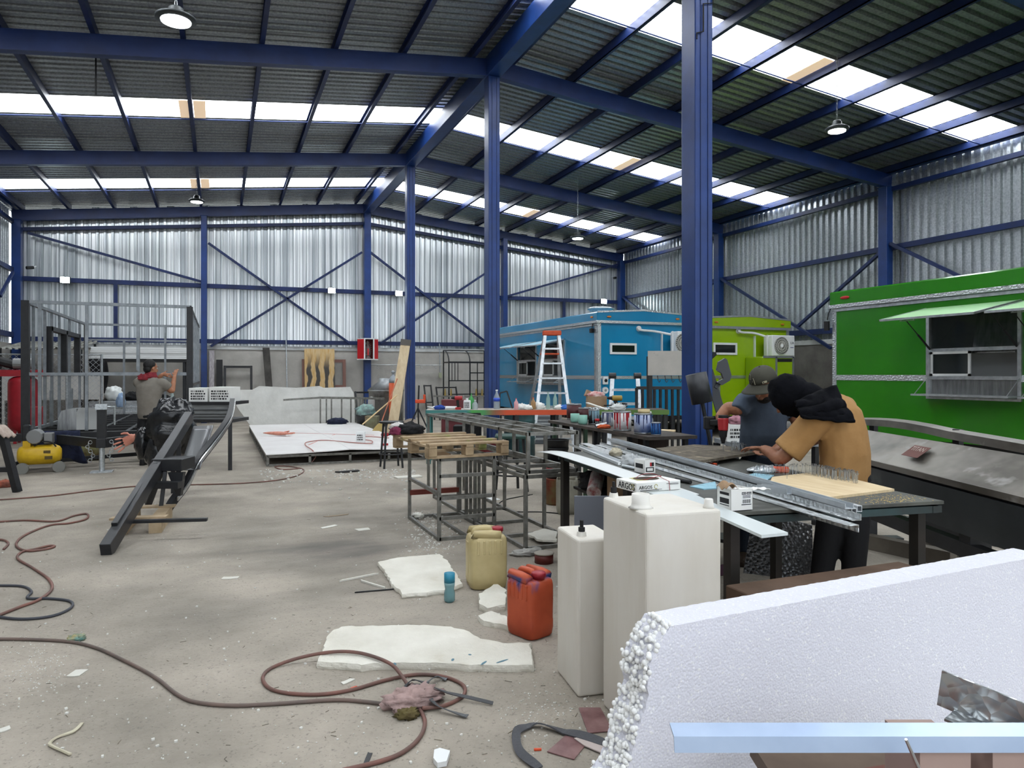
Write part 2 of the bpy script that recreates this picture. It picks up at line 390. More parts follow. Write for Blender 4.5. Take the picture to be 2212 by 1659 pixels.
# ---- high-bay pendants
LED = M('lamp_lens', 'f2fbff', .4, emit=14)
LED2 = M('flood_lens', 'e8fbff', .4, emit=60)
def pendant(px, py, d, r, label, lit=1):
    p = D(px, py, d); t = thing('pendant_lamp', label, 'lamp', p, group='high bay lamps')
    MB().lathe([(r*.55, .0), (r*.98, .02), (r, .05), (r*.8, .075), (r*.42, .09), (r*.38, .16), (r*.3, .18), (r*.05, .185)], p, 28).build('housing', M('lamp_body', '3c4042', .5, .5), t, smooth=R(30))
    MB().lathe([(.01, -.004), (r*.72, -.004), (r*.74, .012), (.01, .014)], p, 28).build('lens', LED, t)
    top = zr(p.x)+.47
    ch = MB()
    n = max(3, int((top-p.z-.18)/.09))
    for i in range(n):
        z = p.z+.18+(top-p.z-.18)*(i+.5)/n; h = (top-p.z-.18)/n*.62; a = (i % 2)*pi/2
        ch.tube([p.xy.to_3d()+V((cos(a)*.014*cos(q), sin(a)*.014*cos(q), z+h*sin(q))) for q in [k*pi/4 for k in range(9)]], .004, 4)
    ch.build('chain', GALV, t)
pendant(380, 47, 9.1, .245, 'lit round high bay lamp hanging large at upper left')
pendant(425, 437, 19.0, .2, 'small lit high bay lamp hanging low before the far left gable')
pendant(1248, 516, 19.5, .2, 'lit high bay lamp hanging over the blue trailer')
pendant(1808, 284, 12.0, .19, 'unlit looking high bay lamp hanging on a long chain at upper right')
def flood(px, py, label):
    p = Yp(px, py, Y0-.3); t = thing('floodlight', label, 'floodlight', p, group='floodlights on the back wall')
    MB().box(p+V((0, .05, .02)), (.26, .06, .2)).build('housing', BLACK, t, bev=.01)
    MB().box(p+V((0, .01, .02)), (.22, .02, .16)).build('lens', LED2, t)
    MB().bar(p+V((0, .08, .02)), p+V((0, .2, .02)), .04).build('bracket', BLACK, t)
flood(140, 606, 'glaring floodlight on the back wall above the bare trailer frame')
flood(717, 629, 'glaring floodlight on the back wall, left of the red shrine')
flood(862, 635, 'glaring floodlight on the back wall, right of the red shrine')
flood(1305, 652, 'glaring floodlight on the back wall above the blue trailer roof')
# security cameras
for px, py, l in ((72, 578, 'small dark security camera high on the far left wall corner'), (1330, 600, 'small dark security camera high in the far right corner')):
    p = Yp(px, py, Y0-.32); t = thing('security_camera', l, 'camera', p)
    MB().cyl(p, p+V((-.14, -.12, -.03)), .045, n=10).build('body', BLACKM, t)
    MB().bar(p, p+V((0, .3, .08)), .03).build('arm', WHITE, t)
# hanging rod at the first left rafter, conduits down the back wall
MB().cyl(D(207, 85, 11), D(207, 205, 11), .012, n=6).build('hanging_rod', BLACK, label='thin dark rod hanging below the near left rafter', cat='rod')
for px, y0, y1, l in ((618, 735, 850, 'thin grey conduit dropping down the back wall beside the plywood'), (949, 742, 815, 'thin grey conduit dropping to a socket beside the black rack')):
    a, b = Yp(px, y0, Y0-.12), Yp(px+2, y1-10, Y0-.12); t = thing('conduit', l, 'conduit', b)
    MB().cyl(a, b, .018, n=6).build('pipe', GALV, t)
    MB().box(b+V((0, 0, -.09)), (.09, .08, .18)).build('socket_box', BLACKM if px < 800 else M('pale_green', '9fa58a', .6), t, bev=.008)
# ================================================================ food trailers (parked parallel to the hall)
def side_wall(mb, x, th, y0, y1, z0, z1, holes):
    """wall in the plane X=x with rectangular holes (ya, yb, za, zb) sorted by ya"""
    y = y0
    for ya, yb, za, zb in holes:
        mb.bb(x, y, z0, x+th, ya, z1); mb.bb(x, ya, z0, x+th, yb, za); mb.bb(x, ya, zb, x+th, yb, z1); y = yb
    mb.bb(x, y, z0, x+th, y1, z1)
STAIN = M('stainless', 'b4b6b6', .3, .9, col2='8f9192', vs=3, stretch=(6, 6, .8))
GLS = M('tinted_glass', '222a2c', .03, spec=.7, alpha=.4)
INT = M('trailer_interior', 'bfc2c2', .5)
AMBER = M('amber_lens', 'c97a2e', .3)
def trailer(label, x0, x1, y0, y1, zt, zf, paint, holes, mid, z0=.5):
    t = thing('food_trailer', label, 'trailer', ((x0+x1)/2, (y0+y1)/2, 0), group='food trailers')
    b = MB(); zb = zt-zf
    side_wall(b, x0, .05, y0, y1, z0, zb, holes)
    b.bb(x1-.05, y0, z0, x1, y1, zb); b.bb(x0+.05, y0, z0, x1-.05, y0+.05, zb); b.bb(x0+.05, y1-.05, z0, x1-.05, y1, zb)
    b.build('body', paint, t)
    MB().bb(x0+.05, y0+.05, z0, x1-.05, y1-.05, z0+.06).build('deck', INT, t)
    MB().bb(x0+.05, y0+.05, zb-.05, x1-.05, y1-.05, zb).build('inner_roof', INT, t)
    MB().bb(x0+.5, y0+.1, z0+.06, x0+.54, y1-.1, zb-.1).build('inner_wall', INT, t)
    xm = (x0+x1)/2; o = .05
    b = MB(); poly = [(x0-o, zb), (x1+o, zb), (x1+o, zt), (xm, zt+.07), (x0-o, zt)]
    b.prism(poly, y1-y0+2*o, basis((0, y1+o, 0), (1, 0, 0), (0, 0, 1)))
    b.build('roof_cap', paint, t, bev=.02)
    tr = MB()   # tread plate trims
    tr.bb(x0-o-.012, y0-o, zb-.015, x0-o, y1+o, zb+.045); tr.bb(x0-o-.012, y0-o-.012, zb-.015, x1+o, y0-o, zb+.045)
    tr.build('eave_trim', DIAM, t)
    MB().bar((x0-o, y0-o-.006, zt), (xm, y0-o-.006, zt+.07), .014, .04).bar((xm, y0-o-.006, zt+.07), (x1+o, y0-o-.006, zt), .014, .04).build('gable_trim', DIAM, t)
    MB().bb(x0-.012, y0-.012, z0, x0+.07, y0, zb).bb(x0-.012, y0, z0, x0, y0+.07, zb).build('corner_trim', DIAM, t)
    MB().bb(x1-.07, y0-.012, z0, x1+.012, y0, zb).build('corner_trim', DIAM, t)
    MB().bb(x0-.012, y1-.07, z0, x0, y1+.012, zb).build('corner_trim', DIAM, t)
    MB().bb(x0+.07, y0-.01, mid-.035, x1-.07, y0, mid+.035).build('belt_trim', DIAM, t)
    y = y0+.07
    for ya, yb, za, zb2 in list(holes)+[(y1-.07, 0, 0, 0)]:
        if ya-y > .05: MB().bb(x0-.01, y, mid-.045, x0, ya, mid+.045).build('belt_trim', DIAM, t)
        y = yb
    # seam rail with rivets under the side eave
    rr = MB(); rr.bb(x0-.02, y0, zb-.07, x0, y1, zb-.016)
    rr.build('drip_rail', ALU, t)
    for i, (xx, yy) in enumerate(((x0+.25, y0-o-.02), (x1-.25, y0-o-.02))):
        MB().ell((xx, yy, zb+zf*.55), (.06, .02, .022), 10, 6).build('marker_light', AMBER, t)
    for yy in (y0+.2, y1-.3): MB().ell((x0-o-.012, yy, zb+zf*.55), (.02, .06, .022), 10, 6).build('marker_light', AMBER, t)
    ch = MB()
    for xx in (x0+.35, x1-.45): ch.bb(xx, y0-.1, z0-.14, xx+.1, y1, z0)
    for k in range(5): ch.bb(x0, y0+k*(y1-y0-.1)/4, z0-.1, x1, y0+k*(y1-y0-.1)/4+.08, z0)
    ch.build('chassis', BLACK, t)
    ym = (y0+y1)/2+.3
    for xx in (x0+.1, x1-.3):
        for yy in (ym-.38, ym+.38):
            w = MB(); w.cyl((xx, yy, .33), (xx+.2, yy, .33), .33, n=24); w.build('wheel', RUBBER, t, smooth=R(30))
    for xx, yy in ((x0+.2, y0+.15), (x1-.2, y0+.15), (x0+.2, y1-.2), (x1-.2, y1-.2)):
        MB().cyl((xx, yy, 0), (xx, yy, z0), .03, n=8).cyl((xx, yy, 0), (xx, yy, .02), .09, n=12).build('support_leg', BLACK, t)
    return t
def hatch(t, x, ya, yb, z0, zs, zm, z1, awn, ang, under, paint, split=.5):
    """service window in side wall X=x: z0 bottom of steel apron, zs sill, zm mid rail, z1 head"""
    f = MB(); w = .05
    f.bb(x-.03, ya, z0, x+.05, ya+w, z1); f.bb(x-.03, yb-w, z0, x+.05, yb, z1); f.bb(x-.03, ya+w, z1-w, x+.05, yb-w, z1)
    f.bb(x-.03, ya+w, zs-w, x+.05, yb-w, zs); f.bb(x-.03, ya+w, z0, x+.05, yb-w, z0+.03)
    f.build('window_frame', ALU, t)
    MB().bb(x+.0, ya+w, z0+.03, x+.02, yb-w, zs-w).build('steel_apron', STAIN, t)
    MB().bb(x+.005, ya+w, zm-.02, x+.045, yb-w, zm+.03).build('mid_rail', ALU, t)
    MB().bb(x+.02, ya+w, zm+.03, x+.026, yb-w, z1-w).build('pane', GLS, t)
    ys = yb-w-(yb-ya-2*w)*split
    p = MB().bb(x+.008, ys, zs, x+.014, yb-w, zm-.02).build('pane', GLS, t)
    fr = MB()
    for a, b in ((ys, ys+.035), (yb-w-.035, yb-w)): fr.bb(x+.0, a, zs, x+.022, b, zm-.02)
    fr.bb(x, ys, zs, x+.022, yb-w, zs+.035); fr.bb(x, ys, zm-.055, x+.022, yb-w, zm-.02); fr.build('pane_frame', WHITEP, p, world=True)
    MB().bb(x-.33, ya-.02, z0+.05, x-.03, yb+.02, z0+.075).build('shelf', ALUD, t)
    for yy in (ya+.02, yb-.02): MB().cyl((x-.3, yy, z0+.07), (x-.02, yy, zs-.02), .006, n=5).build('shelf_cable', ALU, t)
    # awning hinged along the head
    h = V((x-.03, 0, z1+.01)); e = h+V((-cos(ang)*awn, 0, sin(ang)*awn))
    nrm = V((sin(ang), 0, cos(ang)))
    a = MB()
    for s_, o_ in (('under', 0),):
        a.add([V((q.x, yy, q.z))+nrm*tt for tt in (0, .02) for q, yy in ((h, ya), (h, yb), (e, yb), (e, ya))], [(0, 1, 2, 3), (4, 7, 6, 5), (0, 4, 5, 1), (1, 5, 6, 2), (2, 6, 7, 3), (3, 7, 4, 0)])
    aw = a.build('awning', under, t)
    g = MB(); g.bar(V((e.x, ya, e.z))+nrm*.01, V((e.x, yb, e.z))+nrm*.01, .03, .03)
    for yy in (ya, yb): g.bar(V((h.x, yy, h.z))+nrm*.01, V((e.x, yy, e.z))+nrm*.01, .03, .03)
    g.build('awning_edge', ALU, aw)
    m = h*.4+e*.6
    for yy in (ya+.06, yb-.06):
        p0 = V((m.x, yy, m.z)); p1 = V((x-.02, yy, zm+.02)); q = p0*.45+p1*.55
        MB().cyl(p0, q, .007, n=5).cyl(q, p1, .015, n=6).build('gas_strut', BLACKM, t)
    hb = MB(); yc = ya+(yb-ya)*.75; k = h*.12+e*.88
    hb.bar(V((k.x, yc-.12, k.z))-nrm*.035, V((k.x, yc+.12, k.z))-nrm*.035, .012)
    for dy in (-.1, .1): hb.bar(V((k.x, yc+dy, k.z)), V((k.x, yc+dy, k.z))-nrm*.035, .012)
    hb.build('awning_handle', ALU, aw)
def slot_window(t, x0, x1, y, z0, z1):
    b = MB(); w = .05
    b.bb(x0, y-.03, z0, x1, y, z0+w); b.bb(x0, y-.03, z1-w, x1, y, z1); b.bb(x0, y-.03, z0+w, x0+w, y, z1-w); b.bb(x1-w, y-.03, z0+w, x1, y, z1-w)
    f = b.build('slot_window', WHITEP, t); MB().bb(x0+w, y-.012, z0+w, x1-w, y-.002, z1-w).build('pane', GLASS, f)
def aircon(t, xl, xr, yf, z0, z1, ybk):
    root = MB().bb(xl, yf, z0, xr, yf+.3, z1).build('air_conditioner', WHITEP, t, bev=.015)
    cx = xl+(xr-xl)*.4; cz = (z0+z1)/2; r = (z1-z0)*.42
    MB().lathe([(r, 0), (r, .012), (r*.98, .014), (.01, .014)], (cx, yf, cz), 24, Matrix.Rotation(pi/2, 3, 'X')).build('fan_recess', M('ac_dark', '44474a', .6), root)
    g = MB()
    for k in range(28):
        a = 2*pi*k/28; pts = [V((cx+cos(a+q*.7)*r*(.2+.8*q), yf-.018, cz+sin(a+q*.7)*r*(.2+.8*q))) for q in (0, .33, .66, 1)]
        g.tube(pts, .0055, 4)
    for q in (.5, .75, 1): g.tube([V((cx+cos(a*pi/12)*r*q, yf-.018, cz+sin(a*pi/12)*r*q)) for a in range(25)], .006, 4)
    g.build('fan_grille', M('ac_grille', 'c9c8c0', .5), root)
    MB().cyl((cx, yf-.026, cz), (cx, yf-.01, cz), r*.2, n=16).build('fan_hub', WHITE, root)
    text('UA', (z1-z0)*.17, BLACKM, root, basis((xl+(xr-xl)*.79, yf-.004, cz+.08*(z1-z0)), (1, 0, 0), (0, 0, 1)), label='dark UA letters')
    MB().bb(xl+(xr-xl)*.8, yf-.004, cz-.1*(z1-z0), xl+(xr-xl)*.94, yf, cz-.07*(z1-z0)).build('badge', M('navy', '2b3c78', .5), root)
    MB().bb(xl-.13, yf+.02, z0-.03, xl-.1, yf+.05, z1).bb(xl-.13, ybk-.05, z0-.03, xl-.1, ybk, z1).bb(xl-.13, yf+.02, z0-.05, xr, ybk, z0-.02).build('ac_bracket', WHITEP, t)
# ---- blue trailer
BP = M('blue_trailer_paint', '1f86b4', .22, coat=.5, col2='1c7eaa', vs=1.2)
bx0, by0, by1, bz = 8.07, 14.53, 21.4, 2.93
bx1 = 10.45
h1 = [Xp(1160, 780, bx0).y, Xp(1118, 780, bx0).y]; h2 = [Xp(1220, 780, bx0).y, Xp(1171, 780, bx0).y]
zz = lambda px, py, x: Xp(px, py, x).z
hz = dict(z0=1.22, zs=1.46, zm=1.87, z1=2.36)
holes = [(h2[0]+.05, h2[1]-.05, 1.42, 2.3), (h1[0]+.05, h1[1]-.05, 1.42, 2.3)]
tb = trailer('glossy blue food trailer behind the ladder', bx0, bx1, by0, by1, bz, .24, BP, holes, 1.42)
UB = M('sky_sheen_blue', 'a9d4e2', .4)  # awning blue lightened, the sky's sheen is painted into the colour
hatch(tb, bx0, h2[0], h2[1], hz['z0'], hz['zs'], hz['zm'], hz['z1'], .8, R(-12), UB, BP)
hatch(tb, bx0, h1[0], h1[1], hz['z0'], hz['zs'], hz['zm'], hz['z1'], .8, R(-12), UB, BP)
a, b = Yp(1317, 765, by0), Yp(1374, 742, by0); slot_window(tb, a.x, b.x, by0, a.z, b.z)
a, b = Yp(1461, 762, by0-.45), Yp(1520, 722, by0-.45); aircon(tb, a.x, a.x+.42, by0-.5, 1.95, 2.5, by0)
MB().tube(spline([Yp(1377, 709, by0-.05), Yp(1385, 713, by0-.08), Yp(1415, 716, by0-.1), Yp(1450, 723, by0-.3)], 6), .028, 8).build('ac_hose', WHITEP, tb, smooth=True)
p = Yp(1379, 710, by0); MB().cyl(p, p+V((0, -.03, 0)), .065, n=16).build('hose_rosette', WHITEP, tb)
# electrical inlets left of the front, roof vent, bracket lamp
p = Yp(1306, 822, by0); MB().box(p+V((0, -.03, 0)), (.13, .06, .18)).build('power_inlet', WHITEP, tb, bev=.01); MB().cyl(p+V((0, -.07, 0)), p+V((0, -.055, 0)), .04, n=12).build('socket', BLACKM, tb)
p = Yp(1306, 843, by0); MB().cyl(p+V((0, -.05, 0)), p, .075, n=18).build('water_inlet', WHITEP, tb); MB().cyl(p+V((0, -.06, 0)), p+V((0, -.05, 0)), .03, n=12).build('inlet_cap', ALUD, tb)
p = V((bx0+1.3, by0+2.2, bz)); v = MB()
v.lathe([(.3, .05), (.3, .1), (.34, .1), (.34, .13), (.3, .13), (.3, .26), (.36, .28), (.36, .31), (.28, .34), (.02, .36)], p, 20)
v.build('roof_vent', GALV, tb, smooth=R(30))
p = V((bx0-.05, by0+.22, bz-.42)); MB().box(p, (.08, .1, .1)).bar(p, p+V((.03, 0, .2)), .02).build('work_lamp', BLACKM, tb, bev=.01)
p = V((bx0-.02, by0+.03, 0)); MB().bb(bx0-.02, by0+.075, .5, bx0-.001, by0+.15, bz-.3).build('corner_strip', ALU, tb)
# ---- lime trailer
LP = M('lime_trailer_paint', '93b70e', .22, coat=.5, col2='8cae0c', vs=1.2)
ly0 = 14.0; lx1 = Yp(1703, 700, ly0).x; lx0 = Yp(1525, 700, ly0).x
tl = trailer('lime yellow-green food trailer behind the front column', lx0, lx1, ly0, 18.9, 2.84, .24, LP, [], 1.43)
a, b = Yp(1540, 766, ly0), Yp(1591, 741, ly0); slot_window(tl, a.x, b.x, ly0, a.z, b.z)
a, b = Yp(1668, 769, ly0-.5), Yp(1717, 725, ly0-.5); aircon(tl, a.x, b.x, ly0-.5, a.z, b.z, ly0)
MB().tube(spline([Yp(1593, 714, ly0-.05), Yp(1603, 718, ly0-.08), Yp(1630, 720, ly0-.1), Yp(1660, 729, ly0-.3)], 6), .028, 8).build('ac_hose', WHITEP, tl, smooth=True)
p = Yp(1594, 715, ly0); MB().cyl(p, p+V((0, -.03, 0)), .065, n=16).build('hose_rosette', WHITEP, tl)
# gas cupboard below the air conditioner
a, b = Yp(1648, 900, ly0-.62), Yp(1716, 771, ly0-.62)
MB().bb(a.x, ly0-.62, .5, b.x, ly0, b.z).build('gas_cupboard', LP, tl, bev=.03, seg=2)
tr = MB()
for xx in (a.x+.37, b.x-.07): tr.bb(xx, ly0-.635, .5, xx+.05, ly0-.62, b.z)
tr.bb(a.x, ly0-.635, b.z-.03, b.x, ly0-.62, b.z+.02); tr.build('cupboard_trim', DIAM, tl)
MB().bb(a.x+.43, ly0-.628, b.z-.12, b.x-.08, ly0-.618, b.z-.05).build('vent_slot', BLACKM, tl)
for q, l in ((1532, 'left'), (1553, 'r')):
    p = Yp(q, 830, ly0); MB().bb(p.x-.01, ly0-.012, .6, p.x+.03, ly0-.0, 1.4).build('door_trim', ALU, tl)
p = Yp(1532, 823, ly0); MB().cyl(p+V((0, -.05, 0)), p, .06, n=18).build('water_inlet', WHITEP, tl)
# ---- green trailer
GP = M('green_trailer_paint', '2c7e14', .2, coat=.5, col2='287412', vs=1)
gx0, gy1, gz = 9.9, 9.45, 2.92
gx1, gy0 = 12.3, 1.6
wy1, wy0 = Xp(2003, 760, gx0).y, Xp(2209, 760, gx0).y
wy3, wy2 = wy0-.16, wy0-1.6
zt_ = Xp(2100, 672, gx0).z
g = dict(z0=1.13, zs=1.47, zm=1.85, z1=2.46)
holes = [(wy2+.05, wy3-.05, g['zs']-.05, g['z1']-.05), (wy0+.05, wy1-.05, g['zs']-.05, g['z1']-.05)]
tg = trailer('big green food trailer with an open serving hatch', gx0, gx1, gy0, gy1, gz, .27, GP, holes, 1.44)
UG = M('sky_sheen_green', 'a3d39a', .45)  # green awning paint paled, sky reflection put into its colour
hatch(tg, gx0, wy0, wy1, g['z0'], g['zs'], g['zm'], g['z1'], .96, R(-12), UG, GP, .48)
hatch(tg, gx0, wy2, wy3, g['z0'], g['zs'], g['zm'], g['z1'], .96, R(-12), UG, GP, .48)
# range hood and counter seen through the hatch
MB().prism([(0, 0), (.38, 0), (.34, .6), (.12, .6)], .6, basis((gx0+.08, wy0+.75, 1.8), (1, 0, 0), (0, 0, 1))).build('range_hood', STAIN, tg)
MB().bb(gx0+.06, wy0+.2, 1.2, gx0+.48, wy1-.2, 1.42).build('counter', STAIN, tg)
p = V((gx0-.04, gy1+.02, gz-.38)); MB().tube([p+V((0, 0, .1)), p+V((-.03, .02, .02)), p+V((-.03, .05, -.1))], .01, 5).box(p+V((-.03, .06, -.2)), (.04, .09, .16)).build('work_lamp', BLACKM, tg)
p = V((gx0-.062, gy1-.3, gz-.12)); MB().ell(p, (.02, .1, .028), 12, 6).build('red_marker_light', RED, tg)
# ================================================================ helpers for loose things
CR = Matrix.Rotation(-TH, 3, 'Z')           # things that stand square to the aisle the photo was taken from
FX, FY, UP = V((_c, -_s, 0)), V((_s, _c, 0)), V((0, 0, 1))
def S(px, d): return px/F*d
def cbox(mb, px0, px1, yt, yb, d, dep, rz=0):
    c = D((px0+px1)/2, (yt+yb)/2, d)+FY*dep/2
    return mb.box(c, (S(px1-px0, d), dep, S(yb-yt, d)), Matrix.Rotation(-TH+rz, 3, 'Z'))
def blob(c, r, seed=0, amp=.25, fs=3, n=20, m=12, flat=True):
    b = MB(); c = V(c); r = V(r); rings = []
    for i in range(m+1):
        a = -pi/2+pi*i/m; a = max(min(a, pi/2-.04), -pi/2+.04); ring = []
        for k in range(n):
            u = V((cos(a)*cos(2*pi*k/n), cos(a)*sin(2*pi*k/n), sin(a)))
            f = 1+amp*(noise.noise(u*fs+V((seed*5.1, seed*2.7, 0)))+.5*noise.noise(u*fs*2.3+V((seed, 9, seed*3))))
            p = V((u.x*r.x*f, u.y*r.y*f, u.z*r.z*f))
            if flat: p.z = max(p.z, -r.z*.55)
            ring.append(c+p+V((0, 0, r.z*.55 if flat else 0)))
        rings.append(ring)
    return b.loft(rings)
def rag(name, label, cat, c, r, mat, seed=0, amp=.35, fs=3.2, rz=0, parent=None, group=None):
    b = blob((0, 0, 0), r, seed, amp, fs, 26, 16)
    m = Matrix.Rotation(rz, 3, 'Z'); b.v = [m @ p+V(c) for p in b.v]
    return b.build(name, mat, parent, label, cat, group, smooth=True)
def cloth_mat(name, c1, c2=None, rough=.9): return M(name, c1, rough, col2=c2 or c1, vs=9, bump=.35, bs=24)
DENIM = cloth_mat('navy_cloth', '232a44', '1a2035'); BLKC = cloth_mat('black_cloth', '1b1b1e', '121214')
YEL = M('compressor_yellow', 'd9b324', .4, col2='c49b1c', vs=5); DRED = M('tank_red', 'a8202c', .4, col2='901925', vs=4)
# ================================================================ trailer skeleton at left
TX0, TX1, TY0, TY1, TZ0, TZ1 = -2.88, -.47, 13.6, 19.2, .55, 2.66
ts = thing('trailer_skeleton', 'unfinished trailer of bare galvanised studs on a black chassis', 'trailer frame', ((TX0+TX1)/2, (TY0+TY1)/2, 0))
STG = M('stud_galvanised', '8d9296', .42, .6, col2='767b7f', vs=9)
def ST(p, q, w=.045, mat=GALV, name='stud'):
    mat = STG if mat is GALV else mat; MB().bar(p, q, w).build(name, mat, ts)
# near wall
ST((TX0, TY0, TZ1), (TX1, TY0, TZ1), .05, GALV, 'top_rail'); ST((TX0, TY0, 1.5), (TX1, TY0, 1.5), .05, GALV, 'rail')
MB().bb(TX0-.05, TY0-.05, TZ0, TX0+.06, TY0+.06, TZ1+.02).build('corner_post', BLACK, ts); MB().bb(TX1-.05, TY0-.05, TZ0, TX1+.05, TY0+.05, TZ1).build('corner_post', BLACK, ts)
for px, ya, yb in ((187, 655, 930), (86, 657, 930), (298, 657, 800)):
    a, b = Yp(px, ya, TY0), Yp(px, yb, TY0); ST((a.x, TY0, min(a.z, TZ1)), (a.x, TY0, max(b.z, TZ0)))
# left wall
ST((TX0, TY0, TZ1), (TX0, TY1, TZ1), .05, GALV, 'top_rail'); ST((TX0, TY0, 1.5), (TX0, TY1, 1.5), .05, GALV, 'rail'); ST((TX0, TY0, TZ0+.03), (TX0, TY1, TZ0+.03), .05, GALV, 'sole_rail')
for px in (72, 97, 112, 128, 150, 172): q = Xp(px, 800, TX0); ST((TX0, q.y, TZ0), (TX0, q.y, TZ1))
ST((TX0, TY1, TZ0), (TX0, TY1, TZ1), .06, BLACK, 'corner_post')
wf = MB(); a, b, c2 = Xp(101, 710, TX0), Xp(134, 720, TX0), Xp(163, 730, TX0); zt_, zb_ = Xp(101, 705, TX0).z, 1.52
for q in (a, b, c2): wf.bb(TX0-.02, q.y-.06, zb_, TX0+.09, q.y+.06, zt_)
wf.bb(TX0-.02, a.y-.06, zt_-.08, TX0+.09, c2.y+.06, zt_); wf.build('window_frame', BLACK, ts)
for px in (105, 150): q = Xp(px, 880, TX0); ST((TX0+.04, q.y, TZ0), (TX0+.04, q.y, 1.2))
# far wall and right wall
ST((TX0, TY1, TZ1), (TX1, TY1, TZ1), .05, GALV, 'top_rail'); ST((TX0, TY1, 1.52), (TX1, TY1, 1.52), .05, GALV, 'rail'); ST((TX0, TY1, 2.3), (TX1, TY1, 2.3), .04, GALV, 'rail')
for px in (268, 300, 357): q = Yp(px, 800, TY1); ST((q.x, TY1, TZ0), (q.x, TY1, TZ1 if px != 268 else 2.3))
ST((TX1, TY0, TZ1), (TX1, TY1, TZ1), .05, BLACK, 'top_rail'); ST((TX1, TY0, 1.3), (TX1, TY1, 1.3), .05, BLACK, 'rail')
for k in range(1, 9): ST((TX1, TY0+k*.7, TZ0), (TX1, TY0+k*.7, TZ1))
# deck and tongue
dk = MB()
for k in range(9): y = TY0+k*(TY1-TY0)/8; dk.bb(TX0, y-.03, TZ0-.1, TX1, y+.03, TZ0)
for k in range(6): x = TX0+k*(TX1-TX0)/5; dk.bb(x-.03, TY0, TZ0-.1, x+.03, TY1, TZ0)
dk.build('deck_frame', BLACK, ts)
MB().bb(TX0-.4, TY0-.12, TZ0-.12, TX1+.1, TY0-.02, TZ0).build('front_beam', BLACK, ts)
jk = Zp(220, 1020); cp = V((jk.x, jk.y, .44))
for xx in (TX0+.35, TX1-.35): MB().bar((xx, TY0, .46), cp, .08, .14).build('tongue_beam', BLACK, ts)
MB().bb(cp.x-.07, cp.y-.12, .38, cp.x+.07, cp.y+.1, .52).build('coupler', BLACK, ts, bev=.01)
MB().cyl((jk.x, jk.y, .02), (jk.x, jk.y, .5), .04, n=10).bb(jk.x-.25*.6, jk.y-.1, 0, jk.x+.15, jk.y+.1, .02).build('jack_foot', GALV, ts)
MB().bb(jk.x-.06, jk.y-.06, .5, jk.x+.06, jk.y+.06, .96).build('jack_tube', BLACK, ts)
MB().bb(jk.x-.08, jk.y-.08, .96, jk.x+.08, jk.y+.08, 1.04).tube([(jk.x+.08, jk.y, 1.0), (jk.x+.17, jk.y, 1.0), (jk.x+.17, jk.y, .72)], .015, 6).build('jack_head', GALV, ts)
for sx in (-.14, .14):
    cb = MB()
    for k in range(9): cb.tube([V((cp.x+sx*(1+.25*sin(k*.8)), cp.y-.1, .47-k*.034))+V((cos(q)*.02*((k+1) % 2+.25), -cos(q)*.02*(k % 2), sin(q)*.026)) for q in [j*pi/4 for j in range(9)]], .006, 4)
    cb.build('chain', ALU, ts)
a, b = Zp(34, 1010, .06), Zp(335, 985, .06)
MB().bar(a+V((0, 0, .06)), b+V((0, 0, .06)), .06).bar(D(36, 1003, depth(a)), V((TX0+.5, TY0-.07, TZ0-.1)), .06).bb(a.x-.08, a.y-.05, 0, a.x+.08, a.y+.05, .09).bb(b.x-.08, b.y-.05, 0, b.x+.08, b.y+.05, .1).build('low_strut', BLACK, ts)
# sheet metal hood lying on the deck
p = Yp(165, 905, TY0+.5)
t = thing('metal_hood', 'brushed metal hood with a white curved end lying on the trailer skeleton deck', 'hood', (p.x, p.y, TZ0))
hb = MB(); hb.loft([[V((p.x+x, p.y, TZ0+z)) for x, z in ((-.28, 0), (-.27, .2), (-.22, .33), (-.1, .36), (.0, .36), (.0, 0))], [V((p.x+x, p.y+.35, TZ0+z)) for x, z in ((-.28, 0), (-.27, .2), (-.22, .33), (-.1, .36), (.0, .36), (.0, 0))]])
hb.build('shell', STAIN, t)
MB().prism([(0, 0), (.38, 0), (.34, .16), (.27, .36), (.04, .38), (0, .3)], .02, basis((p.x, p.y+.02, TZ0), (1, 0, 0), (0, 0, 1))).build('end_panel', M('pale_grey_sheet', 'c2c4c2', .5), t)
# jacket hung over the front beam
def jacket(u, v):
    x = (u-.5)*.34; y = -.13 if v < .5 else .02; s_ = abs(v-.42)/.58
    return V((TX0+.62+x*(1+.25*v)+.12*max(0, v-.45), TY0-.15-.05*sin(v*pi)+.02*sin(u*9+v*3), TZ0+.03-(.5*v if v > .0 else 0)+.03*sin(u*5)*v))
MB().sheet(lambda u, v: jacket(u, v), 14, 12, .025).sheet(lambda u, v: jacket(u, v)*1+V((-.25+.1*u, .0, -.0+.2*v)), 10, 8, .02).build('jacket', DENIM, smooth=True, label='navy blue work trousers hung over the chassis front beam', cat='clothing')
# ---- yellow compressor under the tongue
p = Zp(86, 1020); t = thing('air_compressor', 'small yellow wheeled air compressor on the floor', 'compressor', (p.x, p.y, 0))
q = p+V((0, 0, .27)); ax = V((1, .12, 0)).normalized()
MB().tube([q-ax*.29, q-ax*.285, q-ax*.26, q-ax*.2, q+ax*.2, q+ax*.26, q+ax*.285, q+ax*.29], .15, 20, rs=[.02, .08, .12, .15, .15, .12, .08, .02]).build('tank', YEL, t, smooth=True)
for sx in (-.2, .27): MB().cyl(q+ax*sx+V((0, -.14, -.19)), q+ax*sx+V((0, -.09, -.19)), .085, n=16).build('wheel', M('grey_wheel', '83837e', .7), t)
MB().bar(q+ax*-.2+V((0, -.12, -.19)), q+ax*-.2+V((0, -.02, -.05)), .03).bar(q+ax*.27+V((0, -.1, -.19)), q+ax*.2+V((0, -.02, -.05)), .03).build('axle_bracket', YEL, t)
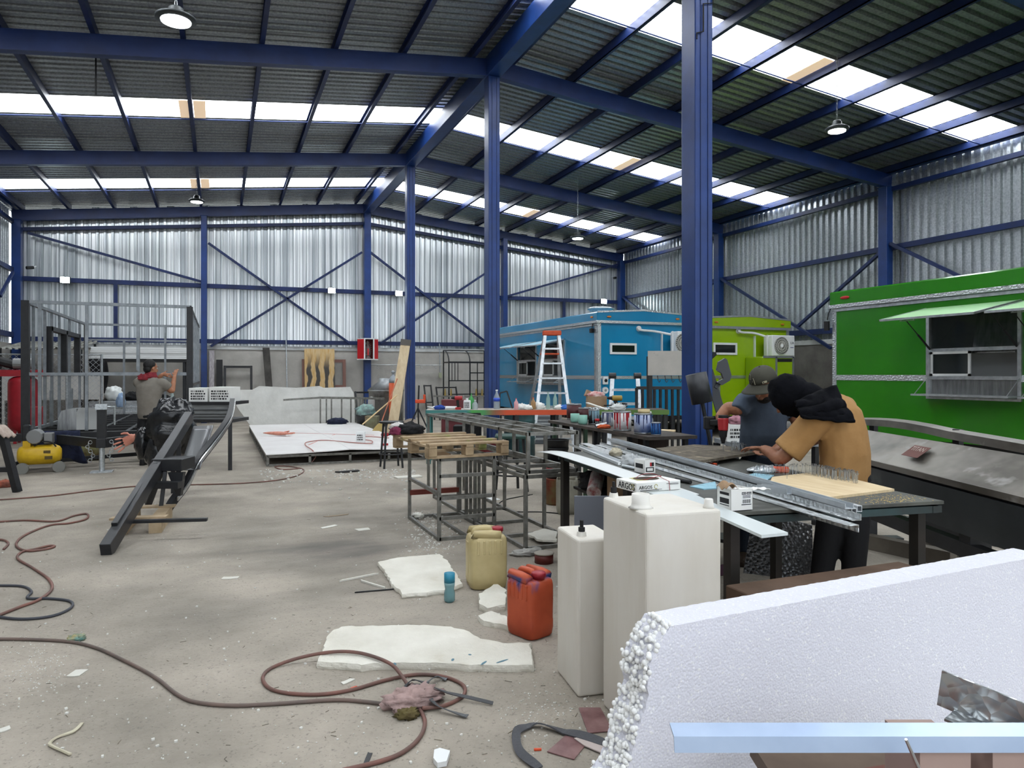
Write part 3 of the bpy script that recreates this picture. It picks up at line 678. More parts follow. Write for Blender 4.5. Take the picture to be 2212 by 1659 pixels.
MB().cyl(q+ax*-.05+V((0, -.12, .28)), q+ax*-.05+V((0, .1, .28)), .11, n=14).box(q+ax*.12+V((0, 0, .25)), (.12, .16, .16)).build('motor', M('motor_grey', '8e8f8f', .4, .6), t, bev=.01)
MB().box(q+ax*-.16+V((0, -.02, .33)), (.1, .12, .26)).build('pump_head', BLACK, t, bev=.015)
MB().box(q+ax*-.15+V((0, -.02, .17)), (.1, .14, .1)).build('pump_bracket', YEL, t)
MB().box(q+ax*.12+V((0, -.148, .05)), (.09, .012, .04)).box(q+ax*.14+V((0, -.15, -.04)), (.1, .012, .05)).build('sticker', M('sticker_dark', '5a4a20', .6), t)
MB().tube(spline([q+ax*-.05+V((0, -.1, .14)), q+ax*.02+V((0, -.1, .2)), q+ax*.16+V((0, -.1, .19)), q+ax*.23+V((0, -.1, .12))], 5), .012, 6).build('handle', BLACKM, t)
# ---- old mossy cylinder on the floor behind
p = Zp(180, 996); MB().tube([V((p.x+a*.26, p.y+.1+a*.02, .16)) for a in (-1.05, -1, -.9, .9, 1, 1.05)], .16, 18, rs=[.05, .11, .16, .16, .11, .05]).build('old_cylinder', M('mossy', '8d8f63', .85, col2='6e5a3a', vs=6), smooth=True, label='old greenish yellow cylinder lying on the floor', cat='cylinder')
# ---- vertical red tank, red box and fence bay
p = V((Zp(50, 925).x, 18.0, 0)); p = D(50, 900, 15.6); p.z = 0
t = thing('red_pressure_tank', 'tall red pressure tank behind the trailer skeleton', 'tank', p)
MB().lathe([(.05, .25), (.2, .27), (.27, .34), (.28, .42), (.28, 1.3), (.26, 1.38), (.18, 1.44), (.04, 1.46)], p, 24).build('vessel', DRED, t, smooth=R(40))
for a in range(3): MB().bar(p+V((cos(a*2.1)*.22, sin(a*2.1)*.22, 0)), p+V((cos(a*2.1)*.22, sin(a*2.1)*.22, .4)), .06, .02).build('leg', DRED, t)
MB().prism([(-.45, 0), (.45, 0), (.52, .14), (-.52, .14)], .4, basis(p+V((0, .2, 1.45)), (1, 0, 0), (0, 0, 1))).build('motor_tray', DRED, t)
MB().cyl(p+V((-.15, -.1, 1.72)), p+V((.2, -.1, 1.72)), .12, n=14).build('motor', M('motor_grey', '8e8f8f', .4, .6), t)
MB().cyl(p+V((-.5, -.02, 1.8)), p+V((-.1, -.02, 1.68)), .1, n=10).build('belt_guard', BLACK, t)
p2 = D(74, 918, 14.9); p2.z = 0
t = thing('red_box', 'red metal tool box on a stand beside the tall red tank', 'box', p2)
MB().box(p2+V((0, .1, .62)), (.3, .3, .4)).build('case', DRED, t, bev=.01); MB().box(p2+V((0, .1, .21)), (.26, .26, .42)).build('stand', BLACK, t)
# chain-link fence with posts in front of the store corner
fx0, fx1, fy = XW+.35, -2.75, 20.7
t = thing('chain_link_fence', 'chain-link fence panel around the store corner at far left', 'fence', ((fx0+fx1)/2, fy, 0))
for k in range(4): x = fx0+(fx1-fx0)*k/3; MB().cyl((x, fy, 0), (x, fy, 2.0), .03, n=8).build('post', GALV, t)
for z in (.05, 1.98): MB().cyl((fx0, fy, z), (fx1, fy, z), .02, n=6).build('rail', GALV, t)
w = MB(); n = int((fx1-fx0+2)/.13)
for k in range(n):
    for sgn in (1, -1):
        x = fx0-2*(sgn > 0)+k*.13+(.0 if sgn > 0 else 2-0); xa, za, xb, zb = x, .05, x+sgn*1.93, 1.98
        if sgn < 0: xa = fx0+k*.13; xb = xa-1.93
        else: xa = fx0-1.93+k*.13; xb = xa+1.93
        if max(xa, xb) < fx0 or min(xa, xb) > fx1: continue
        def clip(xa, za, xb, zb):
            f = lambda xq: za+(zb-za)*(xq-xa)/(xb-xa)
            lo, hi = min(xa, xb), max(xa, xb); lo2, hi2 = max(lo, fx0), min(hi, fx1)
            return (lo2, f(lo2)), (hi2, f(hi2))
        a, b = clip(xa, .05, xb, 1.98)
        if b[0]-a[0] > .02: w.bar((a[0], fy, a[1]), (b[0], fy, b[1]), .006)
w.build('wire_mesh', GALV, t, kind='stuff')
MB().bb(fx0+.1, fy+.3, .85, fx1, fy+.35, 1.45).bb(fx0+.1, fy+.3, 0, fx0+.15, fy+.35, .85).bb(fx1-.1, fy+.3, 0, fx1-.05, fy+.35, .85).build('white_board', M('board_white', 'd6d6d2', .7), label='white board standing behind the chain-link fence', cat='board')
# store corner roof of old corrugated sheet
t = thing('lean_to_roof', 'old grey corrugated lean-to roof over the store corner', 'roof', (-3.5, 22.6, 2.1))
OLD = M('old_corrugated', '9f9f98', .8, col2='77766f', vs=3)
for k in range(2):
    corr(7, .13, .035, MB(), (-5.1+k*.93, 21.2-.05*k, 2.12+.03*(k % 2)), (1, .02*(-1)**k, .02*(k-1)), (0, 2.6, .28), (0, 0, 1)).build('sheet', OLD, t)
for x in (-5.05, -3.3): MB().bar((x, 21.35, 0), (x, 21.35, 2.13), .06).bar((x, 23.6, 0), (x, 23.6, 2.36), .06).build('post', BLACK, t)
# ---- bench with ribbed front, back board and white sheets above
by = 21.2; ba, bb_ = Yp(192, 900, by), Yp(412, 900, by)
bx_0, bx_1 = ba.x, bb_.x; bz1 = Yp(300, 866, by).z
t = thing('ribbed_bench', 'long bench with ribbed galvanised front behind the man in grey', 'bench', ((bx_0+bx_1)/2, by, 0))
corr(6, .13, .025, MB(), (bx_0, by, .02), (0, 0, 1), (bx_1-bx_0, 0, 0), (0, -1, 0)).build('ribbed_front', GALV, t)
MB().bb(bx_0, by-.05, bz1-.06, bx_1, by+.75, bz1).build('top', ALUD, t)
for x in (bx_0+.05, bx_1-.05): MB().bb(x-.04, by+.03, 0, x+.04, by+.7, bz1-.06).build('side', BLACK, t)
yb2 = 23.6
a, b = Yp(205, 776, yb2), Yp(408, 757, yb2)
t = thing('sheet_rack', 'rack carrying a stack of white sheets above the ribbed bench', 'rack', ((a.x+b.x)/2, yb2, 0))
MB().bb(a.x, yb2-1.0, a.z-.08, b.x, yb2+.2, a.z-.01).build('shelf', BLACK, t)
for x in (a.x+.1, b.x-.1):
    for y in (yb2-.9, yb2+.1): MB().bb(x-.03, y-.03, 0, x+.03, y+.03, a.z-.08).build('post', BLACK, t)
for k in range(6): MB().bb(a.x+.01*k, yb2-1.05+.01*(k % 3), a.z+k*.055, b.x-.02*(k % 2), yb2+.15, a.z+k*.055+.05).build('white_sheet', M('white_sheet', 'e9ebea', .6), t)
bzt = bz1
def onb(px, yy=.3): q = Yp(px, 860, by+yy); return V((q.x, q.y, bzt))
rag('bag', 'white plastic bag slumped on the ribbed bench', 'bag', onb(246, .35), (.22, .18, .24), M('plastic_white', 'dfe3e1', .4), 3, .3)
rag('cloth', 'pale blue cloth hanging off the ribbed bench', 'cloth', onb(262, -.0)+V((0, -.11, -.15)), (.1, .06, .22), cloth_mat('pale_blue_cloth', '9db6d3', '8aa4c6'), 5, .4)
rag('sack', 'brown grey sack on the ribbed bench below the hanging jacket', 'sack', onb(212, .3), (.2, .2, .11), cloth_mat('sack', '78706a', '5f5852'), 8)
rag('jacket', 'black jacket with yellow marks heaped on the ribbed bench', 'clothing', onb(286, .3), (.2, .18, .15), BLKC, 11, .4)
rag('black_bag', 'dark bag lying at the right end of the ribbed bench', 'bag', onb(352), (.2, .18, .1), BLKC, 13, .4)
p = onb(372, .15); MB().lathe([(.035, 0), (.04, .02), (.04, .16), (.015, .24), (.014, .29), (.016, .3)], p, 12).build('bottle', M('clear_glass', 'cfe3df', .05, alpha=.45), smooth=R(40), label='clear glass bottle on the right end of the ribbed bench', cat='bottle')
p = onb(258, .3); MB().lathe([(.03, 0), (.03, .15), (.012, .22), (.012, .28)], p, 10).build('bottle', M('clear_glass', 'cfe3df', .05, alpha=.45), smooth=R(40), label='small bottle standing behind the pale blue cloth', cat='bottle')
t = thing('coat', 'dark coat with a red patch hanging from the white sheet rack', 'clothing', (a.x+.15, yb2-1.1, .9))
MB().sheet(lambda u, v: V((a.x+.02+.42*u+.05*sin(v*5), yb2-1.12-.04*sin(u*12+v*4), a.z-.04-1.25*v)), 10, 12, .03).build('cloth', BLKC, t, smooth=True)
MB().sheet(lambda u, v: V((a.x+.02+.2*u, yb2-1.19-.02*sin(u*9), a.z-.6-.3*v)), 5, 5, .02).build('patch', M('dull_pink', '9a4a4c', .9), t)
# ---- sawhorse cut by the left edge of the picture with cloth
p = Zp(38, 1063); q0 = Zp(0, 930, .9)
d0 = depth(p); ptop = D(8, 925, d0-.1)
t = thing('sawhorse', 'black steel sawhorse leg frame at the left edge', 'sawhorse', (ptop.x, p.y, 0))
top1 = D(5, 935, d0); MB().bar(p+V((0, 0, .0)), top1, .09, .07, FX).build('leg', BLACK, t)
pl = p-FX*.62; MB().bar(pl, top1+FX*-.08, .09, .07, FX).build('leg', BLACK, t)
bk = FY*.35-FX*.55
MB().bar(p+bk, top1+bk, .09, .07, FX).build('leg', BLACK, t); MB().bar(pl+bk, top1+bk-FX*.08, .09, .07, FX).build('leg', BLACK, t)
MB().bar(p*.62+top1*.38, pl*.62+(top1-FX*.08)*.38, .06).build('stretcher', BLACK, t)
MB().bar(top1-FX*.04-FY*.1+V((0, 0, .02)), top1-FX*.04+bk+FY*.1+V((0, 0, .02)), .12, .08).build('top_beam', BLACK, t)
def cl(u, v): a = (v-.35)*2.2; return top1+FX*(-.05+.1*a)+FY*(.02+u*.22-.12)+V((0, 0, .075-.24*max(0, v-.45)+.012*sin(u*14+v*6)))
MB().sheet(cl, 12, 12, .012).build('cloth', cloth_mat('pale_rag', 'b9a99d', 'a08f84'), smooth=True, label='pale dirty cloth over the sawhorse at the left edge', cat='cloth')
p = Zp(8, 1052); rag('rag', 'crumpled orange rag on the floor at the left edge', 'rag', p, (.16, .1, .06), cloth_mat('orange_rag', 'b5634a', '6f463c'), 21)
# ================================================================ second black trailer tongue tipped on a pallet
foot = Zp(228, 1200)
t = thing('trailer_tongue', 'tipped black steel trailer tongue standing on its nose', 'trailer tongue', foot)
TB = M('tongue_black', '2a2b2e', .38, col2='1e1f22', vs=6)
def tb(p, q, w, h, name='beam', mat=TB): return MB().bar(p, q, w, h).build(name, mat, t, bev=.004)
d0 = depth(foot)
top = D(408, 900, 8.6)
f2 = foot+V((0, 0, .035)); tb(f2, top, .085, .13)
tb(D(247, 1135, d0+.25), D(405, 893, 8.75), .05, .05, 'rail')
# right-hand beam, bowed, swinging from the cross member up to the high corner
rb = spline([D(352, 1120, 7.5), D(372, 1085, 7.6), D(402, 1045, 7.75), D(425, 1000, 7.9), D(452, 965, 8.1), D(480, 928, 8.4), D(496, 900, 8.7), D(502, 868, 9.1)], 5)
b = MB()
for i in range(len(rb)-1): pass
b.loft([[p+FX*x+V((0, 0, z)) for x, z in ((-.03, -.045), (.03, -.045), (.03, .045), (-.03, .045))] for p in rb]); b.build('bowed_beam', TB, t)
b = MB(); b.loft([[p+FX*(x+.04)+FY*-.02+V((0, 0, z)) for x, z in ((-.006, -.02), (.008, -.02), (.008, .02), (-.006, .02))] for p in rb[6:]]); b.build('bright_edge', M('bright_edge', 'c9cbcd', .25, .8), t)
# cross box, lower cross member and struts
b = MB(); cbox(b, 326, 392, 992, 1018, 7.35, .32); b.build('cross_box', TB, t, bev=.006)
b = MB(); cbox(b, 331, 340, 1000, 1018, 7.3, .05); b.build('latch', BLACKM, t)
b = MB(); cbox(b, 326, 384, 1042, 1056, 7.2, .1); b.build('cross_member', TB, t)
tb(D(346, 1018, 7.6), D(320, 1088, 7.9), .07, .05, 'strut'); tb(D(357, 1018, 7.4), D(345, 1118, 7.35), .04, .04, 'strut')
b = MB(); b.prism([(0, 0), (.16, 0), (.13, -.24), (.09, -.24)], .06, basis(D(368, 1019, 7.4), FX, UP)); b.build('gusset', TB, t)
b = MB(); cbox(b, 336, 352, 1112, 1121, 7.3, .12); b.build('strut_foot', TB, t)
a, c = Zp(272, 1127, .16), Zp(448, 1122, .16); tb(a, c, .05, .03, 'flat_bar')
# curved mudguard sheet between the beams
def guard(u, v):
    p = D(388+42*u+30*v, 1015-95*v-10*sin(u*3), 7.7+.9*v); return p+FY*.12*sin(pi*u)-V((0, 0, .06*sin(pi*u)))
MB().sheet(guard, 8, 10, .01).build('mudguard', M('dark_sheet', '6f7072', .3, .5), t, smooth=True)
# dark plastic wrapped bundle hung on the tongue, between the man's legs and the beam
PL = M('black_plastic', '17181a', .22, col2='222326', vs=5, bump=.5, bs=6)
c = D(372, 925, 9.0); b = blob((0, 0, 0), (.3, .26, .36), 4, .3, 2.2, 26, 18, False); b.v = [p+c for p in b.v]
b.build('wrapped_bundle', PL, t, smooth=True)
c = D(345, 975, 8.95); b = blob((0, 0, 0), (.16, .2, .26), 9, .3, 2.6, 20, 14, False); b.v = [p+c for p in b.v]; b.build('wrapped_bundle', PL, t, smooth=True)
c = D(309, 958, 9.0); b = blob((0, 0, 0), (.1, .14, .2), 14, .25, 2.6, 20, 14, False); b.v = [p+c for p in b.v]; b.build('wrapped_bundle', PL, t, smooth=True)
for px, py, dd in ((386, 935, 8.65), (374, 940, 9.05)):
    q = D(px, py, dd); MB().bb(q.x-.025, q.y-.025, 0, q.x+.025, q.y+.025, q.z).build('prop', TB, t)
# pallet under the nose
def pallet(name, label, o, rz, L=1.0, Wd=.8, H=.13, slats=5, mat=WOOD, group=None, lower=3):
    p = thing(name, label, 'pallet', o, rz, group)
    for k in range(slats):
        y = -Wd/2+.045+k*(Wd-.09)/(slats-1); MB().bb(-L/2, y-.042, H-.02, L/2, y+.042, H).build('slat', mat, p, world=False, bev=.003)
    for x in (-L/2+.05, 0, L/2-.05):
        MB().bb(x-.045, -Wd/2, H-.038, x+.045, Wd/2, H-.02).build('stringer', mat, p, world=False)
        for y in (-Wd/2+.06, 0, Wd/2-.06): MB().bb(x-.05, y-.055, .018, x+.05, y+.055, H-.038).build('block', mat, p, world=False, bev=.004)
    for k in range(lower):
        y = -Wd/2+.06+k*(Wd-.12)/(lower-1); MB().bb(-L/2, y-.045, 0, L/2, y+.045, .018).build('bottom_slat', mat, p, world=False)
    return p
PD = (Zp(356, 1112)-Zp(326, 1152)).normalized(); pa = Zp(258, 1157); pb = Zp(335, 1152)
t2 = thing('half_pallet', 'small wooden pallet on the floor under the black trailer tongue', 'pallet', (pa+pb)/2)
for base in (pa, pb):
    dr = PD
    MB().bar(base+V((0, 0, .065)), base+dr*.8+V((0, 0, .065)), .11, .13).build('stringer', M('pallet_wood', 'b8a488', .75, col2='9f8a6b', vs=4), t2)
for k in (.12, .5, .86):
    p0, p1 = pa+PD*.8*k, pb+PD*.8*k
    if k != .5: MB().bar(p0+V((0, 0, .14))-FX*.1, p1+V((0, 0, .14))+FX*.1, .1, .02).build('slat', MATS['pallet_wood'], t2)
# ---- black framed bench with a grey panel front and printed white cartons
bd = 11.2
a0 = D(402, 870, bd); a1 = D(502, 870, bd)
t = thing('panel_bench', 'black framed bench with glossy grey panel front behind the tongue', 'bench', V(((a0.x+a1.x)/2, (a0.y+a1.y)/2, 0)))
b = MB(); cbox(b, 402, 502, 868, 875, bd, .7); b.build('top', TB, t)
b = MB(); cbox(b, 404, 500, 875, 906, bd+.03, .02); b.build('front_panel', M('gloss_grey', '9da1a3', .22, .5, col2='7b7f82', vs=2, stretch=(1, 1, 9)), t)
for y in (885, 894, 900): 
    b = MB(); cbox(b, 405, 499, y, y+1.5, bd+.015, .02); b.build('panel_rib', TB, t)
b = MB(); cbox(b, 402, 502, 906, 913, bd, .7); b.build('lower_rail', TB, t)
for px in (404, 497):
    for dd in (0, .62):
        q = D(px, 900, bd+dd); MB().bb(q.x-.03, q.y-.03, 0, q.x+.03, q.y+.03, 1.0).build('leg', TB, t)
INK = M('black_ink', '1c1c1e', .7)
def print_strip(parent, o, w, h, rows, seed, fx=FX, depthv=None, mat=None):
    rnd = random.Random(seed); b = MB(); off = (depthv or FY)*-.003
    for r in range(rows):
        x = 0; z = h*(r+.15)/rows
        while x < w*.95:
            l = w*rnd.uniform(.03, .14)
            if x+l > w: break
            b.add([o+off+fx*(x)+UP*z, o+off+fx*(x+l)+UP*z, o+off+fx*(x+l)+UP*(z+h/rows*.6), o+off+fx*x+UP*(z+h/rows*.6)], [(0, 1, 2, 3)]); x += l+w*rnd.uniform(.02, .06)
    return b.build('print', mat or INK, parent)
for px0, px1, yt, l in ((408, 448, 838, 'white printed carton at the left on the black panel bench'), (452, 498, 836, 'white carton with dark lettering at the right on the black panel bench')):
    q = D(px0, 868, bd+.1); tt = thing('carton', l, 'box', D((px0+px1)/2, 868, bd+.1))
    b = MB(); cbox(b, px0, px1, yt, 868, bd+.1, .4); b.build('box', PAPER, tt)
    print_strip(tt, D(px0+4, 864, bd+.1), S(px1-px0-8, bd), S(22, bd), 4, px0)
# ================================================================ white platform and what stands behind it
PX0, PX1, PY0, PY1, PZ = .73, 3.35, 12.27, 19.4, .19
t = thing('trailer_floor_frame', 'low trailer floor frame decked with white sheets', 'platform', ((PX0+PX1)/2, (PY0+PY1)/2, 0))
for z in (.015, PZ-.03):
    for x in (PX0, PX1): MB().bar((x, PY0, z), (x, PY1, z), .04).build('side_rail', STEEL, t)
    for y in (PY0, PY1): MB().bar((PX0, y, z), (PX1, y, z), .04).build('end_rail', STEEL, t)
for k in range(15):
    y = PY0+k*(PY1-PY0)/14
    for x in (PX0, PX1): MB().bb(x-.02, y-.02, .02, x+.02, y+.02, PZ-.03).build('post', STEEL, t)
for k in (1, 2, 3): x = PX0+k*.66; MB().bb(x-.02, PY0-.02, .02, x+.02, PY0+.02, PZ-.03).build('post', STEEL, t)
DECK = M('deck_white', 'e6e4e2', .4, col2='dad6d3', vs=1.5, col3='d9b8b2', vs3=2.2, lo3=.66, hi3=.8)
n = 3
for k in range(n):
    ya, yb_ = PY0-.05+k*(PY1-PY0+.05)/n, PY0-.05+(k+1)*(PY1-PY0+.05)/n-.006
    for j in range(2):
        xa, xb_ = PX0-.03+j*(PX1-PX0+.06)/2, PX0-.03+(j+1)*(PX1-PX0+.06)/2-.006
        MB().sheet(lambda u, v: V((xa+(xb_-xa)*u, ya+(yb_-ya)*v, PZ+.012+(.035*((u if j == 0 else 1-u))**2 if k == 0 else .035*(1-v if k == 1 else 0)*((u if j == 0 else 1-u))**2))), 6, 6, .012).build('deck_sheet', DECK, t)
for (a, b) in (((1.5, 13.4), (2.3, 15.6)), ((2.2, 12.6), (2.0, 14.2)), ((1.2, 16.5), (3.0, 15.0))):
    MB().bar((a[0], a[1], PZ+.03), (b[0], b[1], PZ+.03), .02, .006).build('chalk_mark', M('red_chalk', 'd59a94', .9), t)
# open hand lying on the deck
def hand(root_pt, fwd, side, up, L, mat, parent=None, thumb=1, curl=.35, splay=.12, voxel=None):
    """palm + five bent fingers of different lengths, L = hand length (wrist to middle fingertip)"""
    b = MB(); fwd, side, up = V(fwd).normalized(), V(side).normalized(), V(up).normalized(); o = V(root_pt)
    def ring(c, f, w, h, n=12):
        u2 = up - f*up.dot(f); u2.normalize(); return [c+side*cos(2*pi*i/n)*w+u2*sin(2*pi*i/n)*h for i in range(n)]
    b.loft([ring(o+fwd*L*a, fwd, L*w, L*h) for a, w, h in ((-.06, .13, .1), (0, .135, .1), (.12, .17, .1), (.3, .2, .09), (.44, .205, .075), (.5, .19, .055))])
    for k, (off, ln, base) in enumerate(((-.155, .38, .44), (-.055, .46, .49), (.05, .5, .5), (.15, .45, .47))):
        p = o+side*L*off*thumb*-1+fwd*L*(base-.05); dr = (fwd+side*splay*(off*6)*thumb*-1).normalized(); pts = [p]; rr = [.05*L]; ang = 0
        for q, (sl, cu) in enumerate(((.5, .4), (.32, 1), (.24, .8))):
            ang += curl*cu; dd = (dr*cos(ang)+up*sin(ang)).normalized(); pts.append(pts[-1]+dd*L*ln*sl); rr.append(L*(.047, .042, .033)[q])
        pts.append(pts[-1]+dd*L*.012); rr.append(L*.012)
        b.tube(pts, .01, 8, rs=rr)
    p = o+side*L*.13*thumb+fwd*L*.1; pts = [p]; rr = [.075*L]
    for dd, l2, r2 in ((fwd*.6+side*.8*thumb+up*.15, .17, .058), (fwd*.9+side*.5*thumb+up*.25, .14, .05), (fwd+side*.2*thumb+up*.3, .12, .036)):
        pts.append(pts[-1]+dd.normalized()*L*l2); rr.append(L*r2)
    pts.append(pts[-1]+dd.normalized()*L*.012); rr.append(L*.012); b.tube(pts, .01, 8, rs=rr); return b
def fuse(b, name, mat, parent, voxel, smooth_it=4, fac=.5, label=None, cat=None, group=None, world=True):
    o = b.build(name, mat, parent, label, cat, group, smooth=True, world=world)
    m = o.modifiers.new('fuse', 'REMESH'); m.mode = 'VOXEL'; m.voxel_size = voxel; m.use_smooth_shade = True
    if smooth_it: s_ = o.modifiers.new('smooth', 'SMOOTH'); s_.iterations = smooth_it; s_.factor = fac
    return o
PINK = M('pink_skin', 'd7937f', .5, col2='c47a66', vs=14)
wr_ = Zp(600, 936, PZ+.07); tip = Zp(650, 950, PZ+.07); fw = (tip-wr_).normalized(); fw = (FX*.95-FY*.28).normalized()
hb = hand(wr_, fw, fw.cross(UP)*-1, UP, .42, PINK, thumb=1, curl=.06, splay=.25)
hb.loft([[wr_+fw*a+fw.cross(UP)*cos(q*pi/5)*w+UP*(sin(q*pi/5)*h) for q in range(10)] for a, w, h in ((-.36, .008, .01), (-.2, .03, .03), (-.05, .055, .04), (.02, .055, .04))])
fuse(hb, 'hand', PINK, None, .008, 3, label='open pink hand lying palm up on the white platform', cat='hand')
hp = D(291, 944, 9.05); hb = hand(hp, -FX*.9-UP*.45, UP*.9-FX*.4, FY*-1, .3, PINK, thumb=1, curl=.1, splay=.3)
fuse(hb, 'hand', PINK, None, .006, 3, label='pink hand reaching out left of the black wrapped bundle', cat='hand')
# big stained foam sheet standing at the back
pts = [(492, 838), (545, 838), (560, 830), (640, 834), (690, 830), (700, 834), (757, 832), (764, 845), (766, 870), (772, 915), (700, 918), (640, 922), (590, 924), (548, 926), (515, 880)]
O = Yp(492, 925, 20.2); poly = []
for px, py in pts: q = Yp(px, py, 20.2); poly.append((q.x-O.x, q.z))
zmin = min(z for _, z in poly); poly = [(x, z-zmin) for x, z in poly]
STEPS = M('stained_foam', 'e8e8e3', .85, col2='cfcfc9', vs=1.6, bump=.3, bs=30, col3='a9a39a', vs3=.9, lo3=.62, hi3=.8)
MB().prism(poly, .1, basis((O.x, 20.2, 0), (1, 0, 0), (0, .12, 1))).build('foam_sheet', STEPS, label='huge stained white foam sheet leaning beyond the platform', cat='foam sheet')
# barred steel grille on the platform
t = thing('steel_grille', 'dark steel grille with upright bars before the big foam sheet', 'grille', Yp(735, 916, 19.6))
for px in (692, 705, 716, 738, 758, 768, 778, 785, 790): a, b = Yp(px, 862, 19.6), Yp(px, 918, 19.6); MB().bar(V((a.x, 19.6, .0)), a, .035).build('bar', STEEL, t)
a, b, c3 = Yp(612, 864, 19.6), Yp(690, 859, 19.6), Yp(830, 861, 19.6); MB().bar(a, b, .03, .05).bar(b, c3, .03, .06).build('top_bar', STEEL, t); MB().bar(Yp(690, 918, 19.6), Yp(795, 917, 19.6), .03).build('bottom_bar', STEEL, t)
# things against the back wall
yw = Y0-.12
def lean(name, label, cat, px0, px1, yt, mat, th=.03, y=None, dx=0, off=.3, parent=None):
    y = y or yw; a, b = Yp(px0, yt, y), Yp(px1, yt, y); h = a.z
    return MB().add([V((xx+ddx, yy+ty, z)) for z, yy, ddx in ((0, y-off, dx), (h, y-.02, 0)) for ty in (-th, 0) for xx in (a.x, b.x)], [(0, 1, 3, 2), (4, 6, 7, 5), (0, 4, 5, 1), (2, 3, 7, 6), (0, 2, 6, 4), (1, 5, 7, 3)]).build(name, mat, parent, label=label, cat=cat)
def grad_ply(name, base, burn, cx, wd):
    m = M(name, base, .7, col2='c09a5c', vs=2.2, stretch=(9, 9, .8)); nt = m.node_tree; N = nt.nodes; L = nt.links; b = N['Principled BSDF']; src = b.inputs['Base Color'].links[0].from_socket
    tc = N.new('ShaderNodeTexCoord'); sp = N.new('ShaderNodeSeparateXYZ'); L.new(tc.outputs['Object'], sp.inputs[0])
    no = N.new('ShaderNodeTexNoise'); no.inputs['Scale'].default_value = 2; L.new(tc.outputs['Object'], no.inputs[0])
    ad = N.new('ShaderNodeMath'); ad.operation = 'MULTIPLY_ADD'; ad.inputs[1].default_value = .3; L.new(no.outputs[0], ad.inputs[0]); L.new(sp.outputs['X'], ad.inputs[2])
    w = N.new('ShaderNodeTexWave'); w.inputs['Scale'].default_value = wd; w.inputs['Distortion'].default_value = 0; w.inputs['Phase Offset'].default_value = cx
    cb = N.new('ShaderNodeCombineXYZ'); L.new(ad.outputs[0], cb.inputs[0]); L.new(cb.outputs[0], w.inputs[0])
    r = N.new('ShaderNodeMapRange'); r.inputs[1].default_value = .45; r.inputs[2].default_value = .7; L.new(w.outputs[1], r.inputs[0])
    rz_ = N.new('ShaderNodeMapRange'); rz_.inputs[1].default_value = 2.2; rz_.inputs[2].default_value = 1.7; L.new(sp.outputs['Z'], rz_.inputs[0])
    mu = N.new('ShaderNodeMath'); mu.operation = 'MULTIPLY'; L.new(r.outputs[0], mu.inputs[0]); L.new(rz_.outputs[0], mu.inputs[1])
    x = N.new('ShaderNodeMix'); x.data_type = 'RGBA'; L.new(src, x.inputs[6]); x.inputs[7].default_value = lin(burn); L.new(mu.outputs[0], x.inputs[0]); L.new(x.outputs[2], b.inputs['Base Color']); return m
lean('plywood_board', 'soot stained plywood board leaning on the back concrete wall', 'board', 657, 722, 753, grad_ply('sooty_ply', 'cdb58c', '45423e', 1.2, 1.1))
lean('charred_plank', 'narrow charred dark plank leaning on the back wall', 'plank', 567, 582, 751, M('charred', '2b2a29', .9, col2='55524e', vs=2), dx=.15)
lean('pale_strip', 'tall pale strips leaning beside the far blue post', 'strip', 452, 463, 757, M('pale_strip', 'b9b4b6', .6, col2='7d777b', vs=3, stretch=(20, 20, .3)))
def wframe(name, label, px0, px1, yt, mat, w=.08, yy=None, mid=None, off=.25):
    yy = yy or yw; a, b = Yp(px0, yt, yy), Yp(px1, yt, yy); t = thing(name, label, 'frame', V(((a.x+b.x)/2, yy-off, 0)))
    for x in (a.x+w/2, b.x-w/2): MB().bar((x, yy-off, 0), (x, yy-.04, a.z), w, .05).build('stile', mat, t)
    MB().bar((a.x, yy-.04, a.z-w/2), (b.x, yy-.04, a.z-w/2), .05, w).build('top_rail', mat, t)
    for f in (mid or ()): MB().bar((a.x, yy-off+(off-.04)*f, a.z*f), (b.x, yy-off+(off-.04)*f, a.z*f), .05, w).build('rail', mat, t)
    return t
BRN = M('brown_paint', '7d5a50', .6)
wframe('brown_door_surround', 'brown painted frame behind the sooty plywood board', 652, 746, 776, BRN, .1, yw+.04, (.55,), .2)
wframe('square_steel_hoop', 'dark square steel frame leaning on the back wall', 483, 545, 790, BLACK, .07, yw, (), .3)
b = MB(); q = Yp(474, 790, yw-.1); b.bb(q.x-.09, yw-.12, 0, q.x+.09, yw-.02, Yp(474, 777, yw).z); b.build('dark_panel', M('soft_black', '2c2d2f', .8), label='dark narrow panel standing left of the square steel frame', cat='panel')
# shrine on the far column
sy = Y0-.36; a, b = Yp(775, 777, sy-.3), Yp(819, 731, sy-.3); cx = (a.x+b.x)/2; hw = (b.x-a.x)/2; z0, z1 = a.z, b.z
t = thing('wall_shrine', 'red cabinet shrine with a statuette, hung on the far blue column', 'shrine', (cx, sy, z0))
SR = M('shrine_red', 'c01f26', .35)
ptsx = [(-hw, .0), (-hw, -.1), (-hw*.45, -.32), (hw*.45, -.32), (hw, -.1), (hw, .0)]
for zz0, zz1 in ((z0, z0+.03), (z1-.03, z1)): MB().prism([(x*1.03, y*1.03) for x, y in ptsx], zz1-zz0, Matrix.Translation((cx, sy, zz0))).build('cap_board', WHITEP, t)
for i in (1, 3):
    (xa, ya), (xb, yb_) = ptsx[i], ptsx[i+1]; MB().bar((cx+xa, sy+ya, (z0+z1)/2), (cx+xb, sy+yb_, (z0+z1)/2), .02, z1-z0-.06).build('side_panel', SR, t)
for xa, ya in (ptsx[2], ptsx[3]): MB().bb(cx+xa-.02, sy+ya-.02, z0+.03, cx+xa+.02, sy+ya+.02, z1-.03).build('edge_trim', WHITEP, t)
